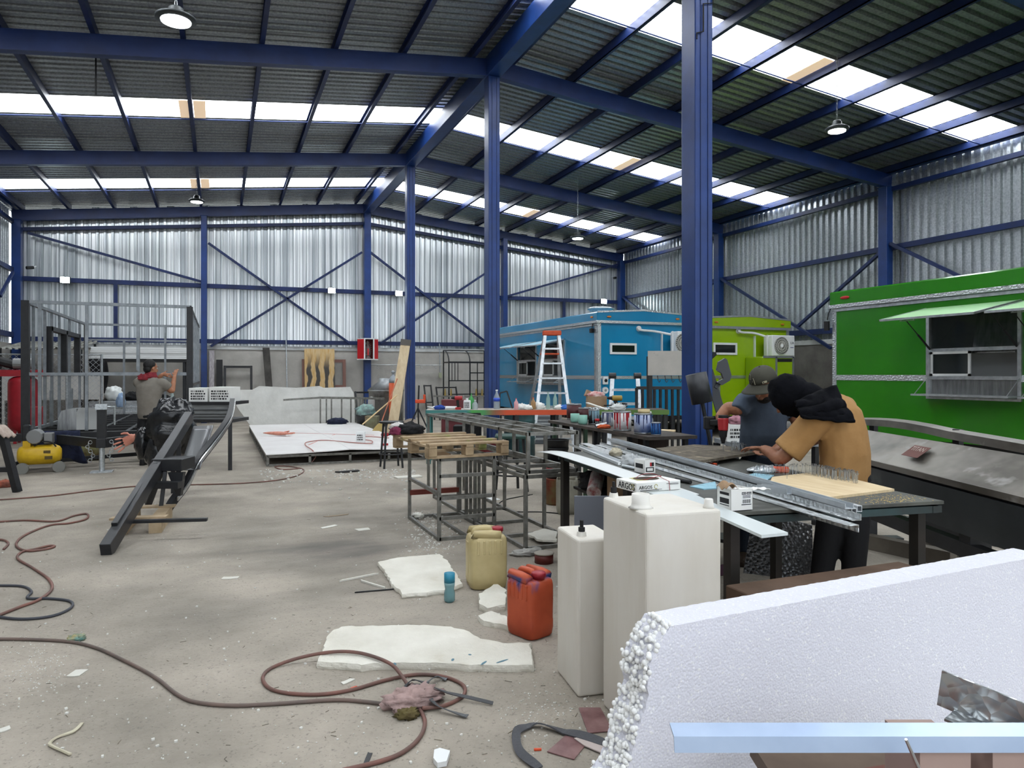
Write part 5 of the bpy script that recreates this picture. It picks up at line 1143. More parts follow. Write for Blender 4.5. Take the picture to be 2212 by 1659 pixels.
def jug(name, label, p, w, dep, h, mat, cap, rz=0, hand_=True, extra=None, fill=None):
    t = thing(name, label, 'jerrycan', p, rz)
    def sect(z, f, ch=.22): a, b = w/2*f, dep/2*f; c = min(a, b)*ch*2; return [V((x, y, z)) for x, y in ((-a+c, -b), (a-c, -b), (a-c*.3, -b+c*.3), (a, -b+c), (a, b-c), (a-c*.3, b-c*.3), (a-c, b), (-a+c, b), (-a+c*.3, b-c*.3), (-a, b-c), (-a, -b+c), (-a+c*.3, -b+c*.3))]
    b = MB(); b.loft([sect(0, .86), sect(.012, .95), sect(.05, 1), sect(h*.25, 1.0), sect(h*.27, .985), sect(h*.6, 1), sect(h*.8, .995), sect(h*.87, .96), sect(h*.915, .86), sect(h*.925, .6)])
    b.build('body', mat, t, world=False, smooth=R(50), bev=.006)
    g = MB()
    for k in range(5): x = -w*.3+k*w*.15; g.bb(x-.008, -dep/2-.004, h*.62, x+.008, -dep/2+.01, h*.86)
    g.bb(-w/2-.003, -dep*.12, h*.1, -w/2+.01, dep*.12, h*.8); g.build('ribs', mat, t, world=False, bev=.003)
    if hand_:
        MB().tube(spline([(-w*.33, 0, h*.9), (-w*.3, 0, h*.985), (-w*.1, 0, h*1.0), (w*.1, 0, h*.985), (w*.14, 0, h*.9)], 5), .022, 8).build('handle', mat, t, world=False, smooth=True)
        MB().tube([(-w*.36, -dep*.33, h*.9), (-w*.36, -dep*.33, h*.955), (w*.05, -dep*.38, h*.955), (w*.3, -dep*.38, h*.93)], .03, 8).tube([(-w*.36, dep*.33, h*.9), (-w*.36, dep*.33, h*.955), (w*.05, dep*.38, h*.955), (w*.3, dep*.38, h*.93)], .03, 8).build('shoulder', mat, t, world=False, smooth=True)
    c_ = MB().lathe([(.035, h*.92), (.035, h*.955), (.042, h*.957), (.042, h*1.01), (.037, h*1.03), (.002, h*1.03)], (w*.3, 0, 0), 20); c_.build('cap', cap, t, world=False, smooth=R(40))
    return t
p = Zp(1049, 1275); jug('jerrycan', 'yellowish translucent plastic jerrycan with red cap', p+FY*.12, .27, .26, .40, M('yellow_plastic', 'c6b687', .45, col2='ae9d6e', vs=2.4), M('cap_red', '9a2432', .4), -TH+R(14))
OJ = M('orange_plastic', 'bb5230', .5, col2='a54326', vs=4)
def blue_patch(m):
    nt = m.node_tree; N = nt.nodes; L = nt.links; b = N['Principled BSDF']; src = b.inputs['Base Color'].links[0].from_socket
    tc = N.new('ShaderNodeTexCoord'); sp = N.new('ShaderNodeSeparateXYZ'); L.new(tc.outputs['Object'], sp.inputs[0])
    no = N.new('ShaderNodeTexNoise'); no.inputs['Scale'].default_value = 14; no.inputs['Detail'].default_value = 4; mp = N.new('ShaderNodeMapping'); mp.inputs['Scale'].default_value = (1, 1, .35); L.new(tc.outputs['Object'], mp.inputs[0]); L.new(mp.outputs[0], no.inputs[0])
    ad = N.new('ShaderNodeMath'); ad.operation = 'MULTIPLY_ADD'; ad.inputs[1].default_value = .3; L.new(no.outputs[0], ad.inputs[0]); L.new(sp.outputs['Z'], ad.inputs[2])
    r = N.new('ShaderNodeMapRange'); r.inputs[1].default_value = .44; r.inputs[2].default_value = .5; L.new(ad.outputs[0], r.inputs[0])
    r2 = N.new('ShaderNodeMapRange'); r2.inputs[1].default_value = .355; r2.inputs[2].default_value = .34; L.new(sp.outputs['Z'], r2.inputs[0])
    mu = N.new('ShaderNodeMath'); mu.operation = 'MULTIPLY'; L.new(r.outputs[0], mu.inputs[0]); L.new(r2.outputs[0], mu.inputs[1])
    x = N.new('ShaderNodeMix'); x.data_type = 'RGBA'; L.new(src, x.inputs[6]); x.inputs[7].default_value = lin('33477e'); L.new(mu.outputs[0], x.inputs[0]); L.new(x.outputs[2], b.inputs['Base Color'])
blue_patch(OJ)
p = Zp(1146, 1382); tj = jug('jerrycan', 'orange plastic jerrycan smeared with blue paint', p+FY*.1, .235, .2, .36, OJ, M('cap_red', '9a2432', .4), -TH+R(-48))
MB().box((-.1205, -.03, .24), (.002, .06, .07)).build('torn_label', M('torn_label', 'b9b4b6', .8, col2='8c3434', vs=30), tj, world=False)
p = D(1226, 1060, 7.75); p.z = 0; jug('jerrycan', 'pale dirty jerrycan standing under the left end of the workbench', p, .24, .22, .42, M('pale_plastic', 'aaa798', .5, col2='8a8678', vs=3), WHITE, -TH)
p = Zp(1175, 1215); lathe_thing('paint_tin', 'round dark red lidded tin behind the orange jerrycan', 'tin', p, [('body', [(.075, 0), (.075, .07)], M('tin_darkred', '5a2019', .5)), ('lid', [(.078, .07), (.08, .078), (.07, .082), (.002, .08)], M('lid_tan', '9c958a', .5))], 24)
# cut teal bottle
p = Zp(971, 1300); t = lathe_thing('cut_bottle', 'blue tinted cut-off plastic bottle standing on the floor', 'bottle', p, [('base', [(.026, 0), (.036, .012), (.036, .06), (.03, .085), (.034, .11), (.036, .13)], M('teal_plastic', '6f9fa6', .2, alpha=.75)), ('painted_rim', [(.036, .13), (.036, .19), (.0345, .19), (.0345, .13)], M('teal_blue', '2f88a4', .4))], 16)
# tall white tanks
TANK = M('tank_plastic', 'ded9cf', .5, col2='d2cbbd', vs=2.2, lo=.4, hi=.75, stretch=(2, 2, .5), bump=.04, bs=12)
def tank(label, pf, pl, pr, h):
    """pf near corner, pl left corner, pr right corner on the floor"""
    u, w = pl-pf, pr-pf; t = thing('white_tank', label, 'tank', pf+(u+w)/2)
    b = MB(); pk = pf+u+w
    b.add([pf, pr, pk, pl]+[q+V((0, 0, h)) for q in (pf, pr, pk, pl)], [(0, 3, 2, 1), (4, 5, 6, 7), (0, 1, 5, 4), (1, 2, 6, 5), (2, 3, 7, 6), (3, 0, 4, 7)])
    b.build('body', TANK, t, bev=.014, seg=3); return t, pf, u, w
pl, pf = Zp(1309, 1531), Zp(1395, 1624); u = pl-pf; w = V((u.y, -u.x, 0)).normalized()*.345; u = u.normalized()*.42
H = .945
tk, pf, u, w = tank('tall white plastic water tank with a round filler neck', pf, pf+u, pf+w, H)
q = pf+u*.3+w*.12+V((0, 0, H)); MB().lathe([(.052, 0), (.04, .008), (.037, .02), (.037, .058), (.032, .058), (.032, .005), (.002, .004)], q, 22).build('filler_neck', M('neck_white', 'e4e1da', .5), tk, smooth=R(40))
q = pf+u*.1+w*.9+V((0, 0, H)); MB().lathe([(.024, 0), (.02, .012), (.018, .035), (.016, .038), (.002, .038)], q, 16).build('plug', MATS['neck_white'], tk, smooth=R(40))
q = pf+u*.93+w*.12+V((0, 0, H)); MB().lathe([(.022, 0), (.018, .02), (.002, .02)], q, 14).build('fitting_base', MATS['neck_white'], tk); MB().cyl(q+V((0, 0, .02)), q+V((0, 0, .045)), .014, n=10).cyl(q+V((0, 0, .045)), q+V((0, 0, .07)), .007, n=8).build('fitting', BLACKM, tk)
pf2, pl2 = Zp(1248, 1508), Zp(1203, 1450); u2 = (pl2-pf2); w2 = V((u2.y, -u2.x, 0)).normalized()*.2
h2_ = CZ-(1166-YH)/F*depth(pf2)
tk2, pf2, u2, w2 = tank('shorter white plastic tank with a black fitting', pf2, pf2+u2, pf2+w2, h2_)
q = pf2+u2*.22+w2*.22+V((0, 0, h2_)); MB().lathe([(.024, 0), (.021, .022), (.002, .022)], q, 14).build('fitting_base', MATS['neck_white'], tk2); MB().cyl(q+V((0, 0, .02)), q+V((0, 0, .042)), .016, n=10).cyl(q+V((0, 0, .042)), q+V((0, 0, .075)), .009, n=8).build('fitting', BLACKM, tk2)
# broken foam slabs on the floor
def slab(name, label, pts, th, mat=EPS, z=0, seed=0, cut=.02, group=None, cat='foam slab'):
    """irregular slab, outline given in photo pixels on the floor, ragged edge"""
    P = [Zp(x, y, z) for x, y in pts]; out = []
    for i in range(len(P)):
        a, b = P[i], P[(i+1) % len(P)]; n = max(1, int((b-a).length/.03))
        for k in range(n): q = a+(b-a)*k/n; nn = V((nz(q, 14, seed), nz(q, 14, seed+3), 0))*cut; out.append(q+(nn if k else V((0, 0, 0))))
    b = MB(); o = V((sum(p.x for p in out)/len(out), sum(p.y for p in out)/len(out), z))
    ring = lambda f, zz, sd: [o+(p-o)*f+V((nz(p, 30, sd)*.004, nz(p, 30, sd+1)*.004, zz)) for p in out]
    b.loft([ring(.99, 0, 1), ring(1, th*.35, 2), ring(.995, th*.7, 3), ring(.985, th, 4)]); return b.build(name, mat, None, label, cat, group)
FOAMF = M('floor_foam', 'e4e1d6', .85, col2='d3cfc2', vs=2.5, bump=.3, bs=60, col3='b8ab90', vs3=2, lo3=.64, hi3=.8)
slab('foam_slab', 'large torn white foam slab with blue paint dabs on the floor', [(712, 1378), (735, 1366), (915, 1362), (975, 1366), (1015, 1377), (1040, 1393), (1090, 1403), (1150, 1402), (1155, 1452), (1060, 1452), (900, 1447), (770, 1450), (683, 1444), (700, 1400)], .035, FOAMF, seed=1)
slab('foam_slab', 'white torn foam slab beside the cut blue bottle', [(814, 1222), (858, 1212), (950, 1204), (972, 1225), (1000, 1270), (958, 1285), (868, 1294), (845, 1268), (832, 1245)], .03, FOAMF, seed=2)
slab('foam_piece', 'small wedge of white foam beside the orange jerrycan', [(1034, 1295), (1072, 1272), (1092, 1285), (1092, 1320), (1053, 1328), (1035, 1318)], .04, FOAMF, seed=3)
slab('foam_piece', 'crumbled foam piece in front of the orange jerrycan', [(1032, 1340), (1062, 1330), (1092, 1340), (1108, 1365), (1080, 1358), (1045, 1352)], .03, FOAMF, seed=4)
slab('foam_strip', 'thin white foam strip behind the shorter white tank', [(1137, 1158), (1175, 1146), (1203, 1152), (1203, 1172), (1165, 1170)], .02, FOAMF, z=.03, seed=5)
for i, (x, y, l) in enumerate(((1085, 1428, .07), (1045, 1432, .05), (978, 1425, .03), (853, 1434, .03), (1015, 1414, .018))):
    p = Zp(x, y, .036); MB().ell(p, (l*.6, .008, .0015), 8, 4, Matrix.Rotation(.3+i*.4, 3, 'Z')).build('paint_dab', M('dab_blue', '5c7f8c', .7), bpy.data.objects['foam_slab'])
# silver-pink sample cards, webbing strap, rags and cable bundle on the floor
def card(label, pts, mat, z=.002, th=.004, name='laminate_card'): 
    b = MB(); P = [Zp(x, y, z) for x, y in pts]; n = len(P); b.add(P+[p+V((0, 0, th)) for p in P], [tuple(range(n))[::-1], tuple(range(n, 2*n))]+[(i, (i+1) % n, n+(i+1) % n, n+i) for i in range(n)]); return b.build(name, mat, None, label, 'card')
MAR = M('maroon_card', '6e4a4b', .35, col2='8f6f6d', vs=8); PAL = M('pale_card', 'c4b7b2', .3)
card('maroon sample card in a clear sleeve beside the tall tank', [(1250, 1530), (1297, 1530), (1324, 1580), (1270, 1585)], MAR)
card('maroon sample card under the grey strap at the bottom', [(1182, 1625), (1222, 1590), (1272, 1602), (1240, 1642)], MAR)
card('plain pale card strip lying beside the maroon card', [(1240, 1596), (1285, 1590), (1345, 1622), (1328, 1640), (1262, 1612)], PAL, .007)
card('white folded scrap on the floor at bottom centre', [(938, 1630), (950, 1626), (972, 1632), (965, 1655), (945, 1659), (936, 1648)], WHITE, .002, .02, 'paper_scrap')
def strip(name, label, cat, pts, w, mat, th=.003, z=.01, tw=0):
    P = spline([Zp(x, y, z+(dz if True else 0)) for x, y, dz in [(q+(0,))[:3] for q in pts]], 5); b = MB(); rings = []
    for i, p in enumerate(P):
        d = (P[min(i+1, len(P)-1)]-P[max(i-1, 0)]).normalized(); s_ = d.cross(UP).normalized(); a = tw*sin(i*.35); s2 = s_*cos(a)+UP*sin(a); n_ = s2.cross(d)
        rings.append([p+s2*w/2*x+n_*th*y+UP*abs(sin(a))*w/2 for x, y in ((-1, -1), (1, -1), (1, 1), (-1, 1))])
    b.loft(rings); return b.build(name, mat, None, label, cat)
strip('webbing_strap', 'grey webbing strap looped on the floor at the bottom', 'strap', [(1165, 1659), (1125, 1630), (1115, 1595), (1122, 1578), (1155, 1566), (1200, 1576), (1250, 1590), (1320, 1612)], .035, M('grey_webbing', '55565a', .9, bump=.3, bs=200), tw=.5)
# ================================================================ main work table
TR = V((3.43, 2.57, 0)); TL = V((2.27, 2.72, 0)); tdir = V((.13, .99, 0)).normalized(); tw_ = V((tdir.y, -tdir.x, 0)); TZT = .85; TLN = 2.68
C0 = TR-tw_*1.18          # near corner on the aisle side
def tpt(a, b, z=TZT): return C0+tw_*a+tdir*b+V((0, 0, z))   # a across (0 aisle side .. 1.18), b along
t = thing('work_table', 'big steel legged work table the two men lean over', 'table', tpt(.59, TLN/2, 0))
MB().bar(tpt(.59, 0, TZT-.008), tpt(.59, TLN, TZT-.008), 1.2, .016).build('top', M('table_top', '55564f', .6, col2='3f403c', vs=4, col3='9c9272', vs3=6, lo3=.66, hi3=.8), t)
TFR = M('table_frame', '23221e', .6, col2='2c2520', vs=3)
for a in (.04, 1.14):
    for b in (.12, TLN/2, TLN-.06): MB().bar(tpt(a, b, 0), tpt(a, b, TZT-.02), .055).build('leg', TFR, t)
    MB().bar(tpt(a, 0, TZT-.042), tpt(a, TLN, TZT-.042), .035, .035).build('apron', M('apron_paint', '2b2c2a', .6, col2='2a4446', vs=2.5), t)
for b in (.02, TLN-.02): MB().bar(tpt(0, b, TZT-.042), tpt(1.18, b, TZT-.042), .035, .035).build('apron', MATS['apron_paint'], t)
MB().bar(tpt(.04, .12, .55), tpt(.04, TLN/2, .12), .05).build('brace', M('brace_purple', '40203a', .6), t); MB().bar(tpt(.04, .12, .14), tpt(.04, TLN, .14), .04).build('stretcher', TFR, t); MB().bar(tpt(.04, .12, .14), tpt(1.14, .12, .14), .04).build('stretcher', TFR, t)
MB().bar(tpt(.6, TLN-1.2, .57), tpt(.6, TLN-.1, .57), 1.0, .02).build('lower_shelf', TFR, t)
# plywood sheet with the field of nails, second board being drilled
def tz(px, py, z=TZT): return Zp(px, py, z)
PT = TZT+.012
def board(name, label, pts, z, th, mat, cat='board', parent=None):
    b = MB(); P = [Zp(x, y, z+th) for x, y in pts]; n = len(P); b.add([p-V((0, 0, th)) for p in P]+P, [tuple(range(n))[::-1], tuple(range(n, 2*n))]+[(i, (i+1) % n, n+(i+1) % n, n+i) for i in range(n)]); return b.build(name, mat, parent, label, cat)
npb = thing('nail_board', 'pale plywood board stuck full of upright nails', 'board', tz(1780, 1045))
board('sheet', None, [(1668, 1030), (1755, 1020), (1850, 1036), (1932, 1056), (1758, 1078), (1660, 1050)], TZT, .014, PLY, None, npb)
NAIL = M('nail_steel', 'a9adb0', .3, .9)
nail = MB().cyl((0, 0, 0), (0, 0, .055), .002, n=4).cyl((0, 0, .053), (0, 0, .057), .005, n=5).build('nail', NAIL, npb, world=False); nail.location = PM[npb.name].inverted() @ Zp(1700, 1034, TZT+.014)
rnd = random.Random(5); cnt = 0
for k in range(210):
    if k < 40: f = k/40; px, py = 1628+f*125, 1026+f*-4+rnd.uniform(-3, 3)
    else: f = rnd.random(); g_ = rnd.random(); px, py = 1752+f*100, 1020+f*17+g_*9-1
    q = PM[npb.name].inverted() @ Zp(px, py, TZT+.014); c = inst(nail, npb, q, rot=(rnd.uniform(-.12, .12), rnd.uniform(-.12, .12), 0))
bs_ = MB().bar(tpt(.6, .2), tpt(.6, .21), .001); 
board2_pts = [(1417, 968), (1500, 960), (1648, 968), (1660, 972), (1520, 994), (1500, 996)]
db = thing('drilled_board', 'dusty dark board being drilled, with nails standing at one end', 'board', tz(1530, 975, .9))
board('sheet', None, board2_pts, TZT+.03, .02, M('dusty_board', '6d6558', .9, col2='4b443a', vs=12, col3='a2957c', vs3=9, lo3=.55, hi3=.7), None, db)
for k in range(70):
    f, g_ = rnd.random(), rnd.random(); px, py = 1580+f*62, 968+g_*8*(1-.3*f)-1; q = PM[db.name].inverted() @ Zp(px, py, TZT+.05); inst(nail, db, q, rot=(rnd.uniform(-.3, .3), rnd.uniform(-.3, .3), 0))
for px, py in ((1450, 972), (1505, 988), (1600, 972)): p = Zp(px, py, TZT); MB().bb(p.x-.03, p.y-.03, TZT, p.x+.03, p.y+.03, TZT+.03).build('packing_block', TFR, db)
# sawdust
sd = MB()
for k in range(260):
    f = rnd.gauss(0, 1); p = Zp(1925+45*f, 1078+6*rnd.gauss(0, 1), TZT+.001); 
    if (p-C0).dot(tdir) < .01 or (p-C0).dot(tw_) > 1.16: continue
    s_ = rnd.uniform(.002, .007); sd.box(p+V((0, 0, .001)), (s_, s_*.6, .002), Matrix.Rotation(rnd.random()*3, 3, 'Z'))
sd.build('sawdust', M('sawdust', 'c9b27c', .9), None, 'pale sawdust scattered on the right end of the work table', 'sawdust', kind='stuff')
# pile of black screws, bag of nails, clamps, blue cloth
sw = MB()
for k in range(150):
    f = rnd.random(); px, py = 1432+f*118, 978+f*22+rnd.gauss(0, 3.2); p = Zp(px, py, TZT+.006+rnd.random()*.012); a = rnd.random()*6.28; v_ = V((cos(a), sin(a), rnd.uniform(-.3, .3)))*.02; sw.cyl(p-v_, p+v_, .0035, .002, 5)
sw.build('screws', M('screw_black', '2b2c2e', .35, .6, col2='b9bdc0', vs=60, lo=.5, hi=.55), None, 'long heap of loose black screws on the work table', 'screws', kind='stuff')
rag('nail_bag', 'clear plastic bag full of bright nails on the table', 'bag', tz(1650, 1020), (.11, .075, .028), M('bag_nails', 'b7bcc0', .25, .4, col2='e4e8ea', vs=40), 71, .3, 4)
MB().bar(tz(1670, 1021)+V((0, 0, .02)), tz(1703, 1021)+V((0, 0, .02)), .045, .04).build('orange_tool', ORANGE, label='orange plastic tool lying behind the nail bag', cat='tool', bev=.008)
MB().bar(tz(1478, 990)+V((0, 0, .008)), tz(1545, 1006)+V((0, 0, .008)), .03, .015).build('orange_bar', ORANGE, label='flat orange bar under the black screws', cat='bar')
CB = cloth_mat('wipe_blue', '93bccb', '86afbf')
board('wipe_cloth', 'light blue wipe cloth under the plywood board edge', [(1596, 1030), (1630, 1022), (1672, 1026), (1650, 1042), (1612, 1040)], TZT, .006, CB, 'cloth')
board('wipe_cloth', 'light blue wipe cloth left of the open screw carton', [(1490, 1050), (1545, 1040), (1548, 1054), (1520, 1056)], TZT, .006, CB, 'cloth')
# aluminium extrusions along the aisle side
def prof(name, label, a, b, sect, mat, z=TZT, cat='profile', group=None):
    a, b = V(a), V(b); d = (b-a).normalized(); s_ = d.cross(UP).normalized(); n = MB()
    for poly in sect:
        n.loft([[e+s_*x+UP*y for x, y in poly] for e in (a, b)])
    return n.build(name, mat, None, label, cat, group)
def rect(x0, y0, x1, y1): return [(x0, y0), (x1, y0), (x1, y1), (x0, y1)]
def chan(x, y, w, h, th=.003): return [rect(x, y, x+w, y+th), rect(x, y+th, x+th, y+h), rect(x+w-th, y+th, x+w, y+h)]
def boxs(x, y, w, h, th=.003): return chan(x, y, w, h, th)+[rect(x, y+h, x+w, y+h+th)]
EXT = M('mill_aluminium', 'c9cfd3', .35, .35, col2='b4bbc0', vs=5)
e1 = lambda px, py, dz=0: tz(px, py, TZT+.002+dz)
far1, near1 = tz(1312, 952), tz(1840, 1104)
prof('aluminium_channel', 'topmost long aluminium channel overhanging the table end', e1(1318, 952, .029), e1(1836, 1100, .029), chan(-.02, 0, .045, .026), EXT, group='aluminium extrusions')
prof('aluminium_box_profile', 'aluminium box profile left of the end pair below the channel', e1(1318, 957), e1(1838, 1112), boxs(-.03, 0, .026, .026), EXT, group='aluminium extrusions')
prof('aluminium_box_profile', 'aluminium box profile right of the end pair below the channel', e1(1325, 953), e1(1852, 1106), boxs(-.025, 0, .026, .026), EXT, group='aluminium extrusions')
prof('aluminium_angle', 'short aluminium channel end lying on top by the open carton', e1(1640, 1058, .05), e1(1705, 1068, .05), chan(-.02, 0, .04, .03), EXT)
prof('tread_angle', 'tread plate edge trim nearest the aisle, overhanging the table end', e1(1270, 968), e1(1838, 1136), [rect(-.04, 0, .02, .003), rect(-.04, -.03, -.037, 0)], DIAM, group='tread plate trims')
prof('tread_angle', 'tread plate edge trim lying inside the outer trim', e1(1290, 962), e1(1848, 1126), [rect(-.03, .003, .02, .006), rect(-.03, .006, -.027, .03)], DIAM, group='tread plate trims')
prof('u_channel', 'pale aluminium channel lying at the far left on the table', e1(1238, 962), e1(1345, 1005), chan(-.035, 0, .07, .02), M('pale_alu', 'd2d6d8', .4, .4))
prof('tread_strip', 'tread plate strip at the far end left of the long channels', e1(1262, 958), e1(1340, 985), [rect(-.04, 0, .04, .004)], DIAM)
prof('white_rail', 'white slotted rail lying at the far end of the table', e1(1300, 962), e1(1368, 984), chan(-.02, 0, .04, .02), WHITE)
MB().cyl(tz(1345, 1010)+V((0, 0, .012)), tz(1402, 1022)+V((0, 0, .012)), .011, n=12).build('steel_tube', EXT, label='short steel tube behind the white flat carton', cat='tube')
MB().cyl(tz(1460, 1040)+V((0, 0, .012)), tz(1492, 1046)+V((0, 0, .012)), .012, n=12).build('black_tube', BLACKM, label='short black ended tube right of the flat white carton', cat='tube')
# long flexible white strip drooping over the far end, and flat white panels under the cartons
WS = M('white_strip', 'd9dcdb', .45)
pts = [tz(1172, 972, .8), tz(1195, 972, .86), tz(1240, 980, .87), tz(1320, 1008, .862), tz(1420, 1040, .86), tz(1540, 1082, .86)]
P = spline([tz(1170, 975, .80), tz(1200, 978, .855), tz(1262, 996, .862), tz(1350, 1026, .862), tz(1480, 1072, .862)], 6)
b = MB(); b.loft([[p+V((.11, .03, 0)), p+V((-.06, -.02, 0)), p+V((-.06, -.02, -.004)), p+V((.11, .03, -.004))] for p in P]); b.build('white_strip', WS, None, 'long white flexible strip drooping off the far table end', 'strip')
board('flat_panels', 'white flat panels sticking out past the table beside the tall tank', [(1395, 1062), (1480, 1058), (1572, 1100), (1702, 1150), (1645, 1156), (1560, 1118)], TZT+.001, .012, M('panel_white', 'cfd6d6', .35), 'panel')
# cartons
def carton(label, px, py, z, w, dp, h, rz, mat=PAPER, name='carton', openp=False, seed=1):
    p = Zp(px, py, z); t = thing(name, label, 'box', p, -TH+rz)
    if openp:
        b = MB(); th = .003
        b.bb(-w/2, -dp/2, 0, w/2, dp/2, th); b.bb(-w/2, -dp/2, th, w/2, -dp/2+th, h); b.bb(-w/2, dp/2-th, th, w/2, dp/2, h); b.bb(-w/2, -dp/2, th, -w/2+th, dp/2, h); b.bb(w/2-th, -dp/2, th, w/2, dp/2, h); b.build('shell', mat, t, world=False)
    else: MB().bb(-w/2, -dp/2, 0, w/2, dp/2, h).build('shell', mat, t, world=False, bev=.003)
    return t
LM = lambda x, y, z, face: Matrix.Translation((x, y, z)) @ (Matrix.Rotation(pi/2, 4, 'X') if face == 'f' else Matrix.Rotation(-pi/2, 4, 'Z') @ Matrix.Rotation(pi/2, 4, 'X'))
t = carton('flat white carton lettered ARGOS with a red wire loop', 1400, 1055, TZT+.014, .29, .2, .052, R(24))
text('ARGOS', .026, BLACKM, t, LM(-.128, -.101, .016, 'f'), world=False, sx=1.0, label='black ARGOS lettering'); text('ARGOS', .05, BLACKM, t, LM(-.146, .075, .008, 'l'), world=False, label='large black ARGOS lettering on the end')
ringm = M('logo_gold', 'a8a060', .5); MB().tube([(-.018+cos(q*.6)*.01, -.101, .026+sin(q*.6)*.012) for q in range(10)], .002, 4).build('logo_ring', ringm, t, world=False); MB().tube([(-.146, -.065+cos(q*.6)*.014, .027+sin(q*.6)*.014) for q in range(10)], .0025, 4).build('logo_ring', ringm, t, world=False)
pb_ = MB()
for x0, x1, z in ((.05, .13, .036), (.07, .13, .031), (-.12, .02, .009), (-.12, -.0, .005)): pb_.bb(x0, -.1012, z, x1, -.1, z+.002)
pb_.build('fine_print', INK, t, world=False)
MB().lathe([(.035, .0525), (.06, .0535), (.002, .0535)], (.0, .02, 0), 20, sx=1.3).build('cut_hole', M('hole_dark', '3a2a1c', .9), t, world=False); MB().prism([(-.09, -.05), (-.02, -.06), (-.02, .06), (-.08, .05)], .0008, Matrix.Translation((0, .02, .0525))).build('yellow_flash', M('flash_yellow', 'b8b06a', .6), t, world=False)
MB().tube([(cos(q*.33)*.075+.01, .01+sin(q*.33)*.06, .06+.012*sin(q*.5)) for q in range(20)]+[(.06, -.05, .06), (.065, -.105, .05), (.067, -.108, .0)], .0018, 5).build('red_wire', M('wire_red', '8c2a30', .5), t, world=False)
t = carton('small open white carton with a black and red label', 1393, 1020, TZT+.004, .085, .12, .085, R(22), openp=True)
MB().bb(-.03, -.0612, .01, .03, -.06, .04).build('black_label', INK, t, world=False); MB().bb(-.022, -.0616, .016, .022, -.0611, .034).build('label_window', PAPER, t, world=False); MB().bb(-.0, -.0612, .045, .03, -.06, .07).build('black_label', INK, t, world=False); MB().bb(-.0, -.0615, .045, .012, -.06, .07).build('red_label', RED, t, world=False)
MB().bb(-.0435, -.045, .03, -.042, .045, .06).build('side_label', INK, t, world=False)
rag('plastic_wrap', 'crumpled clear plastic wrap beside the small open carton', 'wrap', tz(1362, 1005), (.07, .06, .05), M('clear_wrap', 'd5d9da', .12, alpha=.55, bump=.6, bs=20), 81, .5, 4)
rag('tape_ball', 'crumpled beige tape ball among the extrusions', 'tape', tz(1330, 985), (.05, .04, .04), M('tape_beige', 'b8b09a', .7, bump=.5, bs=40), 82, .4, 5)
t = carton('torn open white screw carton with barcode labels', 1587, 1098, TZT+.004, .125, .105, .1, R(20), openp=True)
MB().bb(-.0, -.0535, .02, .055, -.052, .085).build('white_label', WHITE, t, world=False)
pb_ = MB()
for x in range(9): pb_.bb(.005+x*.0052, -.0542, .032, .005+x*.0052+.0028, -.0535, .05)
for z in (.057, .062, .067): pb_.bb(.005, -.0542, z, .05, -.0535, z+.0025)
pb_.bb(-.002, -.0542, .024, .054, -.0535, .028); pb_.build('barcode', INK, t, world=False, kind='stuff'); MB().bb(-.0635, -.04, .02, -.0625, .03, .024).bb(-.0635, -.04, .03, -.0625, .03, .055).build('side_barcode', INK, t, world=False)
MB().bb(.0, -.0542, .073, .024, -.0535, .085).bb(.028, -.0542, .073, .055, -.0535, .085).bb(-.0635, -.04, .07, -.0625, .03, .083).build('black_band', INK, t, world=False)
text('ARCO', .0095, WHITE, t, LM(.001, -.0543, .0755, 'f'), world=False, ext=.0003, label='white lettering'); text('108363', .0085, WHITE, t, LM(.029, -.0543, .0755, 'f'), world=False, ext=.0003, label='white number')
MB().sheet(lambda u, v: V((-.065+.06*u-.02*v, .05-.1*v, .1+.022*sin(u*3)+.008*sin(v*9))), 6, 8, .003).build('torn_flap', CARD, t, world=False); MB().sheet(lambda u, v: V((-.01+.2*u, -.055+.05*v+.03*sin(u*2), .098-.012*u+.004*sin(u*22+v*5))), 16, 5, .003).build('torn_flap', PAPER, t, world=False)
# things stored below the table at its left end
b = MB(); cbox(b, 1241, 1330, 1072, 1313, 4.6, .02); b.build('grey_sheet', M('grey_panel', '666a72', .5), label='dark grey flat panel standing below the left end of the table', cat='panel')
rag('black_sack', 'black sack stuffed below the left end of the work table', 'sack', tpt(.25, TLN-.3, .581), (.15, .18, .1), BLKC, 91)
b = MB(); b.box((0, 0, .1), (.26, .2, .2)); o = b.build('carton', CARD, label='brown carton on the shelf below the table', cat='box'); o.location = tpt(.25, TLN-.85, .581); o.rotation_euler = (0, 0, -.3)
p = tpt(.1, TLN-.6, .66); MB().cyl(p-V((.06, .08, .04)), p+V((.06, .08, .06)), .055, n=16).build('paint_can', M('can_drip', 'c9c9c6', .5, col2='8c2a2a', vs=12), label='tilted paint smeared can below the table', cat='can')
